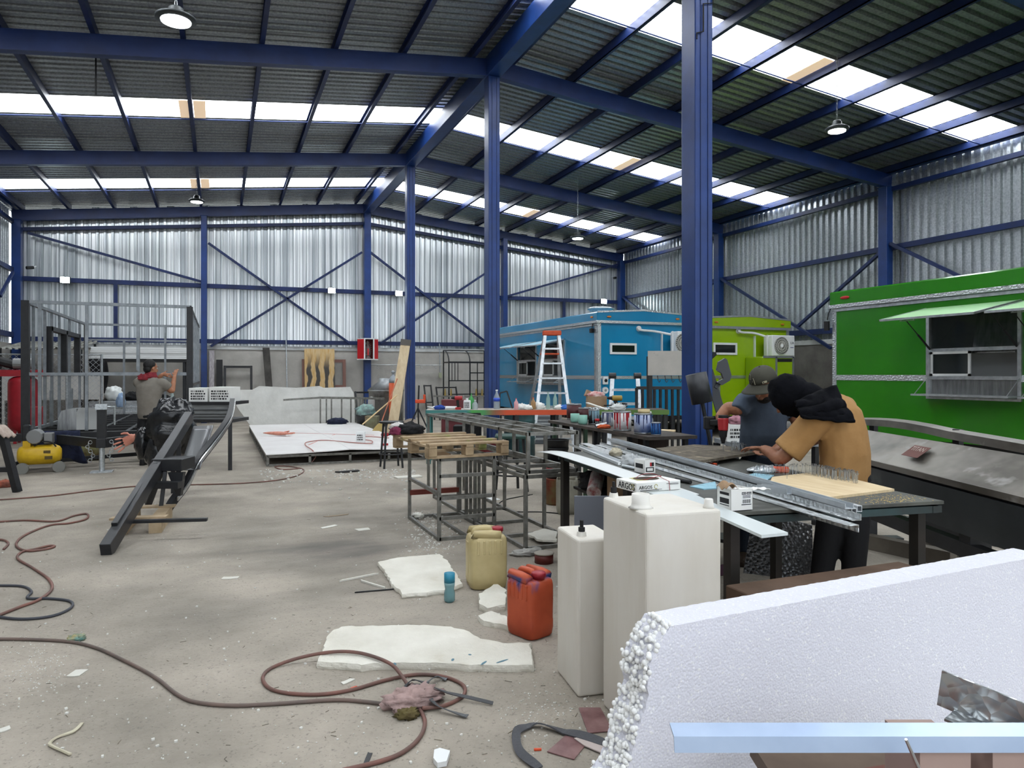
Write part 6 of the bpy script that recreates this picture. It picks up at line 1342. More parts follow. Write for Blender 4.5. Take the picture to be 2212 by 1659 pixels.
# tread plate sheet leaning under the table and boots space boards
P0, P1 = tpt(.62, .3, .02), tpt(.5, 1.35, .02)
MB().add([P0, P1, P1+V((.16, .03, .52)), P0+V((.16, .03, .5)), P0+V((.012, 0, 0)), P1+V((.012, 0, 0)), P1+V((.172, .03, .52)), P0+V((.172, .03, .5))], [(0, 1, 2, 3), (4, 7, 6, 5), (0, 4, 5, 1), (1, 5, 6, 2), (2, 6, 7, 3), (3, 7, 4, 0)]) if False else None
TDK = DIAM.copy(); TDK.name = 'tread_dark'; TDK.node_tree.nodes['Principled BSDF'].inputs['Base Color'].default_value = lin('77787a')
a_, c_ = Zp(1605, 1243), Zp(1757, 1262); dv = (c_-a_).normalized(); up_ = (UP*.93+V((dv.y, -dv.x, 0))*-.36).normalized()
MB().add([q+up_*h_+V((dv.y, -dv.x, 0))*o_ for o_ in (0, .01) for q, h_ in ((a_, .02), (c_, .02), (c_-dv*.02, .42), (a_+dv*.05, .5))], [(0, 1, 2, 3), (4, 7, 6, 5), (0, 4, 5, 1), (1, 5, 6, 2), (2, 6, 7, 3), (3, 7, 4, 0)]).build('tread_plate', TDK, label='dark tread plate sheet leaning below the table', cat='tread plate')
# ================================================================ paint bench behind the work table
PB0, PB1 = V((3.5, 5.36, 0)), V((3.66, 7.75, 0)); pdv = (PB1-PB0).normalized(); pn = V((pdv.y, -pdv.x, 0)); PBZ = .95
def bp_(px, q=.2, z=PBZ):
    r = ray(px, 900); nn = pn; k = PB0+pn*q; s_ = nn.dot(k)/(nn.x*r.x+nn.y*r.y); return V((r.x*s_, r.y*s_, z))
t = thing('paint_bench', 'narrow dark bench crowded with paint cans', 'bench', (PB0+PB1)/2)
MB().bar(PB0+pn*.22+V((0, 0, PBZ-.015)), PB1+pn*.22+V((0, 0, PBZ-.015)), .5, .03).build('top', M('bench_dark', '2e2a26', .7, col2='4a4038', vs=6), t)
for f in (.05, .5, .97):
    for q in (.02, .42): e = PB0+(PB1-PB0)*f+pn*q; MB().bb(e.x-.02, e.y-.02, 0, e.x+.02, e.y+.02, PBZ-.03).build('leg', BLACK if f < .9 else M('leg_green', '2f4a36', .6), t)
def can(label, p, r, h, wrap, lidm=None, drip=None, name='paint_can'):
    parts = [('shell', [(r, 0), (r, h*.06), (r*.985, h*.07), (r*.985, h*.93), (r, h*.94), (r, h), (r*.9, h), (r*.9, h*.95), (.002, h*.95)], TINM), ('wrap', [(r*.995, h*.08), (r*.995, h*.92)], wrap)]
    t = lathe_thing(name, label, 'paint can', p, parts, 22)
    if drip:
        b = MB(); rnd = random.Random(int(p.x*1000))
        for k in range(15):
            a = pi+TH*0+rnd.uniform(-1.5, 1.5)-pi/2-.38+pi/2*0; a = -pi/2-TH+rnd.uniform(-1.2, 1.2); l = h*rnd.uniform(.2, .85); w_ = r*.055
            c = p+V((cos(a)*r*1.0, sin(a)*r*1.0, h*.93)); s_ = V((-sin(a), cos(a), 0))*w_; nrm = V((cos(a), sin(a), 0))*.0025
            b.add([c-s_+nrm, c+s_+nrm, c+s_*.6+nrm-V((0, 0, l)), c-s_*.6+nrm-V((0, 0, l)), c-s_-nrm, c+s_-nrm, c+s_*.6-nrm-V((0, 0, l)), c-s_*.6-nrm-V((0, 0, l))], [(0, 1, 2, 3), (4, 7, 6, 5), (0, 4, 5, 1), (1, 5, 6, 2), (2, 6, 7, 3), (3, 7, 4, 0)])
        b.build('paint_drips', drip, t)
    return t
can('gallon can dripping with red paint', bp_(1344, .08), .088, .19, M('wrap_white', 'cfcfd0', .5), drip=M('drip_red', 'a01c28', .3))
can('gallon can with white and blue label and dark drips', bp_(1389, .1), .082, .19, M('wrap_wb', 'c3c8d2', .45, col2='2c5fae', vs=3), drip=M('drip_navy', '23305e', .3))
can('small blue paint can at the right end of the cans', bp_(1417, .14), .045, .115, M('wrap_blue', '2f6db0', .45), drip=M('drip_navy', '23305e', .3))
can('dark red gallon can at the left of the paint bench', bp_(1240, .32), .09, .19, M('wrap_maroon', '4a1f22', .5))
can('second dark red can behind the teal bottles', bp_(1262, .36), .07, .15, M('wrap_maroon2', '43191c', .5))
can('blackened can with pale blue drips', bp_(1283, .2), .06, .16, M('wrap_black', '222326', .5), drip=M('drip_pale', '8fb0c0', .3))
can('white labelled can behind the red dripping can', bp_(1312, .22), .06, .15, M('wrap_pale', 'b9bcc2', .5), drip=M('drip_navy', '23305e', .3))
TE = M('mint_plastic', '8fc4b4', .35, alpha=.9)
for px, q, l in ((1242, .12, 'left of two mint green cut bottles on the paint bench'), (1259, .08, 'right of two mint green cut bottles on the paint bench')): lathe_thing('cut_bottle', l, 'bottle', bp_(px, q), [('cup', [(.045, 0), (.052, .02), (.052, .1), (.049, .1), (.047, .02), (.002, .015)], TE)], 16)
lathe_thing('small_jar', 'small red capped jar on the paint bench', 'jar', bp_(1290, .06), [('jar', [(.022, 0), (.022, .06)], M('jar_dark', '3d3f44', .4)), ('cap', [(.024, .06), (.024, .085), (.002, .085)], RED)], 12)
rag('rag', 'orange rag on the paint bench edge', 'rag', bp_(1305, .04), (.07, .05, .025), cloth_mat('orange_cloth', 'c2572c', 'a84622'), 101)
rag('plastic_cups', 'crumpled clear plastic cups on top of the paint cans', 'cups', bp_(1335, .1, PBZ+.19), (.08, .06, .04), M('cup_clear', 'd9dcda', .2, alpha=.75), 102, .5, 5)
p = bp_(1300, .05); t = thing('spray_gun', 'silver paint spray gun lying on the paint bench', 'spray gun', p)
MB().cyl(p+V((0, 0, .02))-FX*.06, p+V((0, 0, .045))+FX*.05, .016, n=10).build('barrel', ALU, t); MB().bar(p+V((0, 0, .03)), p+V((0, -.07, .01)), .022).build('grip', ALUD, t); MB().cyl(p+FX*.03+V((0, .02, .015)), p+FX*.03+V((0, .09, .02)), .032, n=12).build('cup', BLACK, t)
p = bp_(1395, .2, PBZ+.192); t = thing('newspaper_box', 'crumpled newspaper lined box on top of the cans', 'box', p); MB().box((0, 0, 0), (.2, .16, .1), Matrix.Rotation(.3, 3, 'X') @ Matrix.Rotation(.35, 3, 'Y')).build('box', M('newsprint', 'c9c7c2', .8, col2='7b7a78', vs=30, lo=.5, hi=.55), t); t.children[0].location = (0, 0, .09)
p = bp_(1391, .1, PBZ+.19); lathe_thing('tape_roll', 'roll of masking tape on the white and blue can', 'tape', p, [('roll', [(.055, 0), (.055, .035), (.03, .035), (.03, 0)], M('tape', 'c9b68a', .6))], 20)
# behind the bench: second table part with tread strips, carton and drill
yq = 8.2
p0, p1 = D(1302, 880, 9.2), D(1445, 880, 9.2)
t = thing('side_table', 'green edged side table carrying a carton and a drill', 'table', V(((p0.x+p1.x)/2, (p0.y+p1.y)/2, 0)))
STZ = 1.04
p0.z = p1.z = STZ; p0 = p0-FX*.35
MB().bar(p0+FY*.25-V((0, 0, .012)), p1+FY*.25-V((0, 0, .012)), .5, .024).build('top', MATS['bench_dark'], t); MB().bar(p0-V((0, 0, .03)), p1-V((0, 0, .03)), .03, .06).build('edge', M('edge_green', '5a7a3a', .6), t)
for q in (p0+FX*.05, p1-FX*.05):
    for e in (.03, .47): k = q+FY*e; MB().bb(k.x-.02, k.y-.02, 0, k.x+.02, k.y+.02, STZ-.03).build('leg', BLACK, t)
sp = lambda px, dd=.2: V((D(px, 880, 9.2+dd).x, D(px, 880, 9.2+dd).y, STZ))
p = sp(1288, .25); t = thing('carton', 'brown carton full of red and white packets on the side table', 'box', p)
b = MB(); b.box(p+V((0, 0, .085)), (.25, .22, .17), CR); b.build('box', CARD, t); b = MB(); b.box(p-FX*.1+FY*.1+V((0, 0, .2)), (.06, .2, .09), CR @ Matrix.Rotation(.4, 3, 'Y')); b.build('flap', CARD, t); rag('packets', None, None, p+V((0, 0, .15)), (.12, .1, .05), M('packets', 'c05a5c', .5, col2='d9d2cc', vs=12), 103, .5, 5, parent=t)
drill('yellow and black cordless drill on the side table', sp(1332, .1), M('drill_yellow', '9a8038', .5), -TH+pi, .19)
MB().bar(sp(1262, .02)+V((0, 0, .02)), sp(1318, .02)+V((0, 0, .02)), .07, .03).build('tread_strip', DIAM, label='bright tread plate strip along the side table edge', cat='strip')
a, b_ = sp(1268, .05)+V((0, 0, .09)), bp_(1310, .25, PBZ+.17); MB().bar(a, b_, .035, .012).build('slotted_bar', M('slot_white', 'd4d2c9', .6), label='white slotted bar slanting down across the table edge', cat='bar')
MB().tube([sp(1330, .1)+V((cos(q*.4)*.16, sin(q*.4)*.1, .01+.002*q)) for q in range(34)], .008, 6).build('black_cable', BLACKM, label='black cable coiled round the yellow drill', cat='cable')
# scorched grey plate on a black hook stand, barred gate
p = D(1438, 785, 10.2); t = thing('hook_stand', 'scorched grey plate above a row of hooks on a black stand', 'stand', V((p.x, p.y, 0)))
b = MB(); cbox(b, 1400, 1482, 758, 811, 10.2, .03); b.build('plate', M('scorched', 'a8a49c', .5, col2='b5b1a9', vs=3, col3='3d372f', vs3=3.2, lo3=.6, hi3=.8), t)
q = D(1403, 811, 10.25); MB().bb(q.x-.03, q.y-.03, 0, q.x+.03, q.y+.03, D(1403, 770, 10.25).z).build('post', BLACK, t); q = D(1480, 811, 10.35); MB().bb(q.x-.03, q.y-.03, 0, q.x+.03, q.y+.03, q.z).build('post', BLACK, t)
for px in (1420, 1436, 1450, 1466): h_ = D(px, 811, 10.2); MB().tube([h_, h_-UP*.07+FX*.01, h_-UP*.1+FX*.025, h_-UP*.07+FX*.045], .006, 5).build('hook', BLACK, t)
t = thing('barred_gate', 'black barred gate leaning before the blue trailer', 'gate', D(1440, 900, 11.5)*1); t.location.z = 0; PM[t.name] = Matrix.Translation(t.location)
g0, g1 = D(1375, 838, 11.5), D(1478, 838, 11.5); MB().bar(g0, g1, .05).build('top_rail', BLACK, t); MB().bar(V((g0.x, g0.y, .15)), V((g1.x, g1.y, .15)), .05).build('bottom_rail', BLACK, t)
for k in range(9): q = g0+(g1-g0)*k/8; MB().bar(V((q.x, q.y, 0)), q, .035).build('bar', BLACK, t)
# brown wooden cabinet with plywood offcut and a grey plank, between the bench and the column
p = D(1440, 930, 7.0); t = thing('wooden_cabinet', 'dark brown wooden cabinet beside the front column', 'cabinet', V((p.x, p.y+.2, 0)))
MB().box(V((p.x-.06, p.y+.2, .44)), (.3, .36, .88), CR).build('body', M('dark_wood', '3a2c25', .7, col2='2a201b', vs=4), t, bev=.006); MB().box(V((p.x-.06, p.y+.2, .9)), (.36, .42, .03), CR).build('top', MATS['dark_wood'], t)
p2_ = V((p.x-.03, p.y+.12, .918)); MB().prism([(-.2, -.08), (.16, -.06), (.2, .02), (.1, .1), (-.18, .08)], .015, Matrix.Translation(p2_+V((0, 0, .012))) @ Matrix.Rotation(-.25, 4, 'Z')).build('ply_offcut', PLY, label='pale plywood offcut on the dark brown cabinet', cat='offcut')
bottle('small clear bottle on the dark brown cabinet', V((p.x+.03, p.y+.33, .918)), .2, .03, CLEAR, WHITE)
# ---- lamp-like black drum on a rod and black steel bracket leaning at the column, with cartons and vise behind the men
p = D(1540, 985, 6.6); 
t = thing('pipe_stand', 'black pipe drum on a thin rod in front of the blue column', 'stand', (D(1545, 960, 6.5).x, D(1545, 960, 6.5).y, 0))
r0, r1 = D(1545, 955, 6.5), D(1517, 870, 6.5); r00 = D(1575, 1050, 6.5); r00.z = .03; MB().cyl(r00, r1, .018, n=8).build('rod', BLACK, t); ax = (r1-r0).normalized(); ax = (UP-FX*.22).normalized()
MB().cyl(r1, r1+ax*.27, .095, n=24).build('drum', M('drum_black', '232426', .45, col2='34363a', vs=5), t, smooth=R(30)); MB().cyl(V((r00.x, r00.y, 0)), V((r00.x, r00.y, .03)), .16, n=16).build('base', BLACK, t)
t = thing('steel_bracket', 'black bent steel bracket leaning right of the column', 'bracket', (D(1600, 930, 7.6).x, D(1600, 930, 7.6).y, 0))
gb = D(1622, 1000, 7.5); gb.z = .03; gt = D(1530, 800, 7.5)
MB().bar(gb, gt, .09, .03, FY).build('flat_bar', M('bracket_black', '33363b', .4), t)
b = MB(); o = D(1552, 845, 7.48); b.prism([(S(x-1552, 7.48), -S(y-845, 7.48)) for x, y in ((1546, 800), (1550, 782), (1563, 774), (1568, 777), (1577, 810), (1574, 822), (1557, 832), (1546, 826), (1560, 818), (1556, 806))], .05, basis(o, FX, UP)); b.build('hook_plate', MATS['bracket_black'], t)
MB().bar(D(1553, 826, 7.5), D(1545, 838, 7.5), .06, .04).build('weld_block', MATS['bracket_black'], t)
# wall arm on the column
cm = V((XC+.11, YF+2*BAY, 0)); a_ = D(1520, 762, 7.4); b2_ = D(1545, 764, 7.5); c2_ = D(1522, 785, 7.4)
t = thing('column_arm', 'black triangular arm fixed to the front blue column', 'arm', a_); MB().bar(a_, b2_, .03).build('bar', BLACK, t); MB().bar(b2_, c2_, .03).build('bar', BLACK, t)
# tool bench behind the man in the cap
q0, q1 = V((4.42, 5.42, 0)), V((5.35, 5.08, 0)); t = thing('tool_bench', 'low bench behind the man in the cap', 'bench', (q0+q1)/2); dirq = (q1-q0).normalized(); nq = V((-dirq.y, dirq.x, 0))
MB().bar(q0+nq*.25+V((0, 0, .84)), q1+nq*.25+V((0, 0, .84)), .5, .04).build('top', M('bench_grey', '8f9496', .6), t)
for e in (q0+nq*.05, q0+nq*.42, q1+nq*.05, q1+nq*.42): MB().bb(e.x-.025, e.y-.025, 0, e.x+.025, e.y+.025, .82).build('leg', BLACK, t)
p = q0+dirq*.13+nq*.2+V((0, 0, .86)); t = thing('carton', 'white printed carton behind the red drill', 'box', p); MB().box(p+V((0, 0, .08)), (.26, .2, .16), CR).build('box', PAPER, t); print_strip(t, p-FX*.1-FY*.102+V((0, 0, .03)), .2, .1, 3, 77)
p = p+V((0, 0, .162)); rag('glove', 'pink work glove on the white carton behind the drill', 'glove', p, (.1, .08, .05), cloth_mat('pink_glove', 'b07f8a', '8c5f6c'), 111)
p = q0+dirq*.36+nq*.12+V((0, 0, .86)); t = thing('bench_grinder', 'grey bench grinder beside the man in the cap', 'grinder', p)
MB().cyl(p-FX*.03-FY*.06+V((0, 0, .13)), p-FX*.03+FY*.02+V((0, 0, .13)), .1, n=22).build('wheel_guard', M('grinder_grey', '575653', .6), t, smooth=R(30)); MB().cyl(p+FX*.06+V((0, 0, .13)), p+FX*.24+V((0, 0, .13)), .06, n=16).build('motor', MATS['grinder_grey'], t); MB().box(p+FX*.05+V((0, 0, .035)), (.2, .14, .07), CR).build('base', MATS['grinder_grey'], t, bev=.01); MB().box(p-FX*.0-FY*.1+V((0, 0, .14)), (.07, .04, .06), CR).build('tool_rest', M('tan_block', '8c8068', .7), t)
# ================================================================ sheet folder machine at right
mf, mn = D(1856, 900, 6.6), D(2212, 900, 4.45); md = (mn-mf); md.z = 0; mn = mf+md*1.55; mf.z = mn.z = 0; mdn = md.normalized(); mw = V((mdn.y, -mdn.x, 0))   # mw points to the aisle side
if mw.dot(FX) > 0: mw = -mw
t = thing('sheet_folder', 'long dirty sheet metal folding machine behind the man in tan', 'machine', (mf+mn)/2)
FOLD = M('folder_steel', '8a857d', .38, .55, col2='5a564f', vs=1.4, lo=.4, hi=.62, col3='b5b3ae', vs3=2.4, lo3=.62, hi3=.75, stretch=(1.5, .6, 1.5)); FBLK = M('folder_black', '3c4144', .35, .3, col2='2a2f32', vs=1.6, col3='6b6f70', vs3=1.3, lo3=.6, hi3=.76)
def sec(prof, name, mat, a=mf, b=mn, zs=(0, 0)):
    m = MB(); m.loft([[e+mw*x+V((0, 0, z+dz)) for x, z in prof] for e, dz in ((a, zs[0]), (b, zs[1]))]); return m.build(name, mat, t)
sec([(0, .98), (.21, .78), (.22, .79), (.02, 1.0)], 'apron', FOLD); sec([(.2, .75), (.24, .75), (.24, .792), (.2, .792)], 'lip', FOLD); sec([(.17, .69), (.2, .69), (.2, .75), (.17, .75)], 'groove', BLACKM)
sec([(.1, .44), (.2, .44), (.23, .73), (.2, .73)], 'front_beam', FBLK); sec([(-.12, .5), (.0, .5), (.0, .96), (-.12, .96)], 'rear_beam', FBLK)
ur = MB(); N_ = 12; rg = []
for k in range(N_+1): f = k/N_; e = mf+(mn-mf)*f; zt3 = 1.03+.025*sin(min(1, f*2.4)*pi)*(1 if f < .42 else 0)-.08*max(0, f-.42); rg.append([e+mw*x+V((0, 0, zt3+z)) for x, z in ((-.02, 0), (.02, 0), (.015, .055), (-.05, .07), (-.08, .06))])
ur.loft(rg); ur.build('upper_blade', FOLD, t, smooth=False)
for f in (.05, .42, .9): e = mf+(mn-mf)*f; MB().bar(e+mw*-.05+V((0, 0, .95)), e+mw*-.05+V((0, 0, 1.1)), .05).build('blade_lug', BLACK, t)
for f in (.1, .55, .95):
    e = mf+(mn-mf)*f; MB().bar(e+mw*.1, e+mw*.1+V((0, 0, .5)), .14, .12, mdn).build('leg', BLACK, t); MB().bar(e-mw*.2+V((0, 0, .04)), e+mw*.45+V((0, 0, .04)), .12, .08).build('foot', BLACK, t)
sec([(.1, .28), (.18, .28), (.18, .38), (.1, .38)], 'lower_rail', BLACK)
lp = mf+(mn-mf)*.33; lp = lp+mw*.08+V((0, 0, .935)); sl = (mw*.28+V((0, 0, -.23))).normalized(); nr = mdn.cross(sl); nr = nr if nr.z > 0 else -nr
pl_ = MB(); o = lp+nr*.025; pl_.add([o, o+mdn*.22, o+mdn*.2+sl*.12, o-mdn*.02+sl*.12, o+nr*.002, o+mdn*.22+nr*.002, o+mdn*.2+sl*.12+nr*.002, o-mdn*.02+sl*.12+nr*.002], [(0, 1, 2, 3), (4, 7, 6, 5), (0, 4, 5, 1), (1, 5, 6, 2), (2, 6, 7, 3), (3, 7, 4, 0)]); pl_.build('name_label', M('label_rust', '6e4a44', .8), t)
text('TITAN', .06, M('label_pale', 'b9a9a0', .8), t, basis(o+nr*.004+mdn*.015+sl*.055, mdn, -sl), ext=.0005, label='worn pale TITAN lettering')
# brown long carton behind the foam panel
MB().bb(2.0, 2.27, 0, 3.02, 2.49, .6).build('long_carton', M('brown_carton', '6b5546', .8, col2='5a4739', vs=4), label='long brown carton standing between the foam panel and the table', cat='box', bev=.004)
rag('black_sack', 'crumpled black plastic sack on the floor beside the tall tank', 'sack', V((2.16, 3.05, 0)), (.17, .16, .09), M('sack_black', '2a2a2b', .4, bump=.5, bs=8), 121)
# steel lengths stacked on the floor below the machine and under the table
for i, (a, b, w, h, m_, l) in enumerate((((1790, 1165), (2060, 1225), .1, .12, M('weathered_beam', '6a6358', .8, col2='575048', vs=3), 'weathered timber beam on the floor behind the table legs'), ((1830, 1110), (2200, 1190), .06, .1, BLACK, 'black steel beam on the floor below the folding machine'), ((1975, 1175), (2120, 1222), .08, .06, STEEL, 'grey steel flat lying on the floor right of the table leg'), ((1770, 1100), (1870, 1165), .05, .03, ALU, 'bright aluminium profile end on the floor behind the men'))):
    A_, B_ = Zp(*a), Zp(*b); MB().bar(A_+V((0, 0, h/2)), B_+V((0, 0, h/2)), w, h).build(('timber_beam', 'steel_beam', 'steel_flat', 'aluminium_length')[i], m_, label=l, cat='beam')
# ================================================================ foam panel in the foreground and scrap in front of it
E0, E1 = D(1450, 1352, 1.42), D(2260, 1199, 1.98); ez = (E0.z+E1.z)/2; ed = (E1-E0); ed.z = 0; EL = ed.length; ed.normalize(); en = V((-ed.y, ed.x, 0)); en = en if en.dot(FY) > 0 else -en
def beads(m):
    nt = m.node_tree; N = nt.nodes; L = nt.links; b = N['Principled BSDF']; tc = N.new('ShaderNodeTexCoord')
    v = N.new('ShaderNodeTexVoronoi'); v.inputs['Scale'].default_value = 190; L.new(tc.outputs['Object'], v.inputs['Vector'])
    bp = N.new('ShaderNodeBump'); bp.inputs['Strength'].default_value = .35; bp.inputs['Distance'].default_value = .004; bp.invert = True; L.new(v.outputs['Distance'], bp.inputs['Height']); L.new(bp.outputs[0], b.inputs['Normal'])
    r = N.new('ShaderNodeMapRange'); r.inputs[1].default_value = 0; r.inputs[2].default_value = 1; 
    n = N.new('ShaderNodeTexNoise'); n.inputs['Scale'].default_value = 150; L.new(tc.outputs['Object'], n.inputs[0]); r.inputs[1].default_value = .6; r.inputs[2].default_value = .7; L.new(n.outputs[0], r.inputs[0])
    x = N.new('ShaderNodeMix'); x.data_type = 'RGBA'; x.inputs[6].default_value = lin('dcdce6'); x.inputs[7].default_value = lin('f0f0f2'); L.new(r.outputs[0], x.inputs[0]); L.new(x.outputs[2], b.inputs['Base Color'])
FF = M('foreground_foam', 'dfdfe4', .6); beads(FF)
ETH = .085
out = []; rnd = random.Random(3)
pts2 = [(0, 0)]
prof_e = [(0, 0), (-.03, -.03), (-.05, -.07), (-.06, -.14), (-.085, -.2), (-.105, -.26), (-.15, -.31), (-.18, -.38), (-.2, -.46), (-.22, -.6), (-.24, -.8), (-.25, -ez)]
edge = []
for i in range(len(prof_e)-1):
    (x0, z0), (x1, z1) = prof_e[i], prof_e[i+1]; n = max(1, int(math.hypot(x1-x0, z1-z0)/.012))
    for k in range(n): f = k/n; edge.append((x0+(x1-x0)*f+rnd.uniform(-.004, .004), z0+(z1-z0)*f))
edge.append(prof_e[-1])
poly = [(x, z+ez) for x, z in edge]+[(EL, 0), (EL, ez)]
# slightly nicked top edge
top = []
for k in range(120, 0, -1): top.append((EL*k/121, ez+rnd.uniform(-.0008, .0008)))
poly += top
b = MB(); b.prism(poly, ETH, basis((E0.x, E0.y, 0)+(), ed, UP) if False else basis((E0.x, E0.y, 0), ed, UP))
t = thing('foam_block', 'thick white foam panel with a broken edge in the foreground', 'foam panel', E0+ed*EL/2-V((0, 0, ez)))
b.v = [p+en*ETH*0 for p in b.v]; zsg = (basis((0, 0, 0), ed, UP) @ V((0, 0, 1))).dot(en)
if zsg < 0: b.v = [p+en*ETH for p in b.v]
b.build('panel', FF, t)
bd_ = MB(); rnd = random.Random(11)      # torn beads along the broken edge
for x, z in edge[::1]:
    for k in range(16):
        r_ = rnd.uniform(.004, .0068); p = V((E0.x, E0.y, 0))+ed*(x-.001+rnd.uniform(-.006, .004))+UP*(z+ez+rnd.uniform(-.006, .006))+en*(ETH*rnd.random())
        bd_.ell(p, r_, 6, 4)
bd_.build('torn_beads', M('foam_bead', 'f2f2f0', .7), t, kind='stuff', smooth=True)
# scrap trolley in front of the panel (lower right corner)
sc0 = D(1900, 1500, 1.25); t = thing('scrap_trolley', 'low plywood trolley holding metal offcuts in the lower right corner', 'trolley', (D(2100, 1700, 1.15).x, D(2100, 1700, 1.15).y, 0))
tz0 = .78; tc_ = D(2110, 1500, 1.2)
MB().box(V((tc_.x, tc_.y, tz0-.015)), (.62, .42, .03), CR).build('deck', M('trolley_ply', '6b5a4c', .8, col2='58493d', vs=5), t)
for sx in (-.26, .26):
    for sy in (-.17, .17): q = V((tc_.x, tc_.y, 0))+FX*sx+FY*sy; MB().bb(q.x-.02, q.y-.02, .06, q.x+.02, q.y+.02, tz0-.03).build('leg', BLACK, t); MB().cyl(q+V((-.012, 0, .03)), q+V((.012, 0, .03)), .03, n=14).build('caster', RUBBER, t)
PR = M('profile_blue', 'aebfd8', .3, .35, col2='a2b4cf', vs=6)
def ptr(px, py, d): return D(px, py, d)
q0 = ptr(1456, 1594, 1.06); q1 = q0+FX*.95; zc = q0.z
b = MB(); b.loft([[e+FY*x+UP*z for x, z in ((.0, .002), (.03, .008), (.03, .005), (.004, -.001))] for e in (q0, q1)]); b.loft([[e+FY*x+UP*z for x, z in ((.0, .002), (.003, .002), (-.001, -.02), (-.004, -.02))] for e in (q0, q1)]); b.build('aluminium_profile', PR, None, 'folded aluminium profile lying across the lower right foreground', 'profile')
for px, l, nm in ((2000, 'pale pink wooden block under the tread plate angle', 'wooden_block'), (2150, 'second timber packing block in the lower right corner', 'packing_block')):
    q = ptr(px, 1540, 1.11); MB().box(V((q.x, q.y, (tz0+zc-.021)/2)), (.075, .1, zc-.021-tz0), CR).build(nm, M('pink_block', 'a58d84', .7), label=l, cat='block')
a, b_ = ptr(2030, 1485, 1.2), ptr(2260, 1580, 1.09); MB().bar(a, b_, .004, .06).bar(a+V((0, 0, -.03))-FY*.03, b_+V((0, 0, -.03))-FY*.03, .06, .004).build('tread_angle', DIAM, None, 'short tread plate angle propped in the lower right corner', 'angle')
a, b_ = ptr(1830, 1640, 1.0), ptr(2010, 1690, 1.12); q = ptr(1860, 1655, 1.08); MB().box(V((q.x+.02, q.y, tz0+.03)), (.26, .2, .06), CR @ Matrix.Rotation(.25, 3, 'Z')).build('brown_box', M('maroon_box', '6e4034', .7), label='reddish brown box at the bottom edge in the lower right', cat='box')
MB().cyl(ptr(1957, 1597, 1.0), ptr(1990, 1672, 1.02), .0022, .003, 6).build('steel_spike', ALU, label='thin bright steel spike below the aluminium profile', cat='spike')

# cable conduit high on the front column
t = thing('cable_conduit', 'thin dark cable bent round the top of the front blue column', 'conduit', V((XC, YF+2*BAY-.13, 5.2)))
yy = YF+2*BAY-.135
MB().tube([(XC-.1, yy, 4.88), (XC-.1, yy, 4.94), (XC-.02, yy, 4.97), (XC-.02, yy, 5.25), (XC+.1, yy, 5.28), (XC+.1, yy, 5.9)], .008, 6).build('cable', BLACKM, t)
# ================================================================ hoses, cables and litter on the floor
def hose(name, label, cat, pts, r, mat, n=7, z=None):
    P = spline([Zp(q[0], q[1], (q[2] if len(q) > 2 else 0)+r) for q in pts], n); return MB().tube(P, r, 7).build(name, mat, None, label, cat, smooth=True)
HR = M('hose_red', '82594f', .65, col2='66504a', vs=5); HG = M('hose_grey', '5f5651', .65, col2='74625a', vs=5); HB = M('hose_dark', '3f4148', .6)
hose('air_hose', 'dull red air hose running across the near floor to the pink rag', 'hose', [(-40, 1380), (60, 1381), (150, 1386), (210, 1400), (265, 1425), (310, 1448), (345, 1470), (380, 1498), (420, 1516), (500, 1524), (600, 1520), (720, 1512), (790, 1516), (852, 1524), (880, 1528)], .009, HG)
hose('air_hose', 'looped reddish air hose lying over the big foam slab corner', 'hose', [(890, 1495, .02), (868, 1460, .03), (840, 1432, .04), (780, 1411, .04), (720, 1408, .04), (650, 1420, .02), (590, 1441), (568, 1462), (580, 1485), (620, 1497), (690, 1500), (760, 1490), (830, 1470), (900, 1457), (960, 1462), (1000, 1480), (1000, 1503), (960, 1524), (912, 1530, .01)], .009, HR)
hose('air_hose', 'reddish hose end curling from the pink rag to the bottom edge', 'hose', [(905, 1528), (918, 1560), (905, 1595), (870, 1625), (820, 1645), (740, 1664)], .009, HR)
hose('air_hose', 'red hose wriggling down the left side of the floor', 'hose', [(-40, 1130), (50, 1124), (120, 1126), (160, 1114), (188, 1110), (186, 1121), (150, 1130), (110, 1134), (70, 1148), (42, 1164), (36, 1180), (60, 1190), (100, 1186), (118, 1180), (105, 1179), (75, 1186), (48, 1192), (38, 1206), (70, 1226), (104, 1250), (112, 1272), (85, 1295), (40, 1312), (-30, 1340)], .010, HR)
hose('black_hose', 'dark hose looping at the left edge of the floor', 'hose', [(-30, 1265), (45, 1266), (68, 1278), (60, 1292), (110, 1293), (152, 1299), (152, 1314), (110, 1331), (40, 1337), (-30, 1328)], .009, HB)
hose('hose_stub', 'short hose end with a brass nozzle at the left edge', 'hose', [(-30, 1166), (5, 1166), (18, 1174), (8, 1186)], .010, HR)
hose('far_hose', 'thin red hose crossing the floor behind the black tongue', 'hose', [(-40, 1082), (100, 1072), (200, 1060), (300, 1050), (420, 1047), (520, 1044), (600, 1037), (645, 1026), (655, 1014), (620, 1007), (594, 1008), (610, 1014), (645, 1012)], .009, HR)
hose('deck_hose', 'thin pink hose winding over the white platform', 'hose', [(672, 1000), (682, 985, .1), (674, 972, .23), (660, 962, .23), (664, 955, .23), (700, 951, .23), (750, 955, .23), (798, 958, .23), (802, 952, .23), (772, 948, .23), (790, 943, .23), (840, 946, .23)], .010, M('hose_pink', 'b07c74', .6))
hose('black_cable', 'black cable coiled on the floor below the welded frames', 'cable', [(1150, 1068), (1090, 1080), (1078, 1095), (1110, 1105), (1170, 1106), (1230, 1112)], .006, BLACKM)
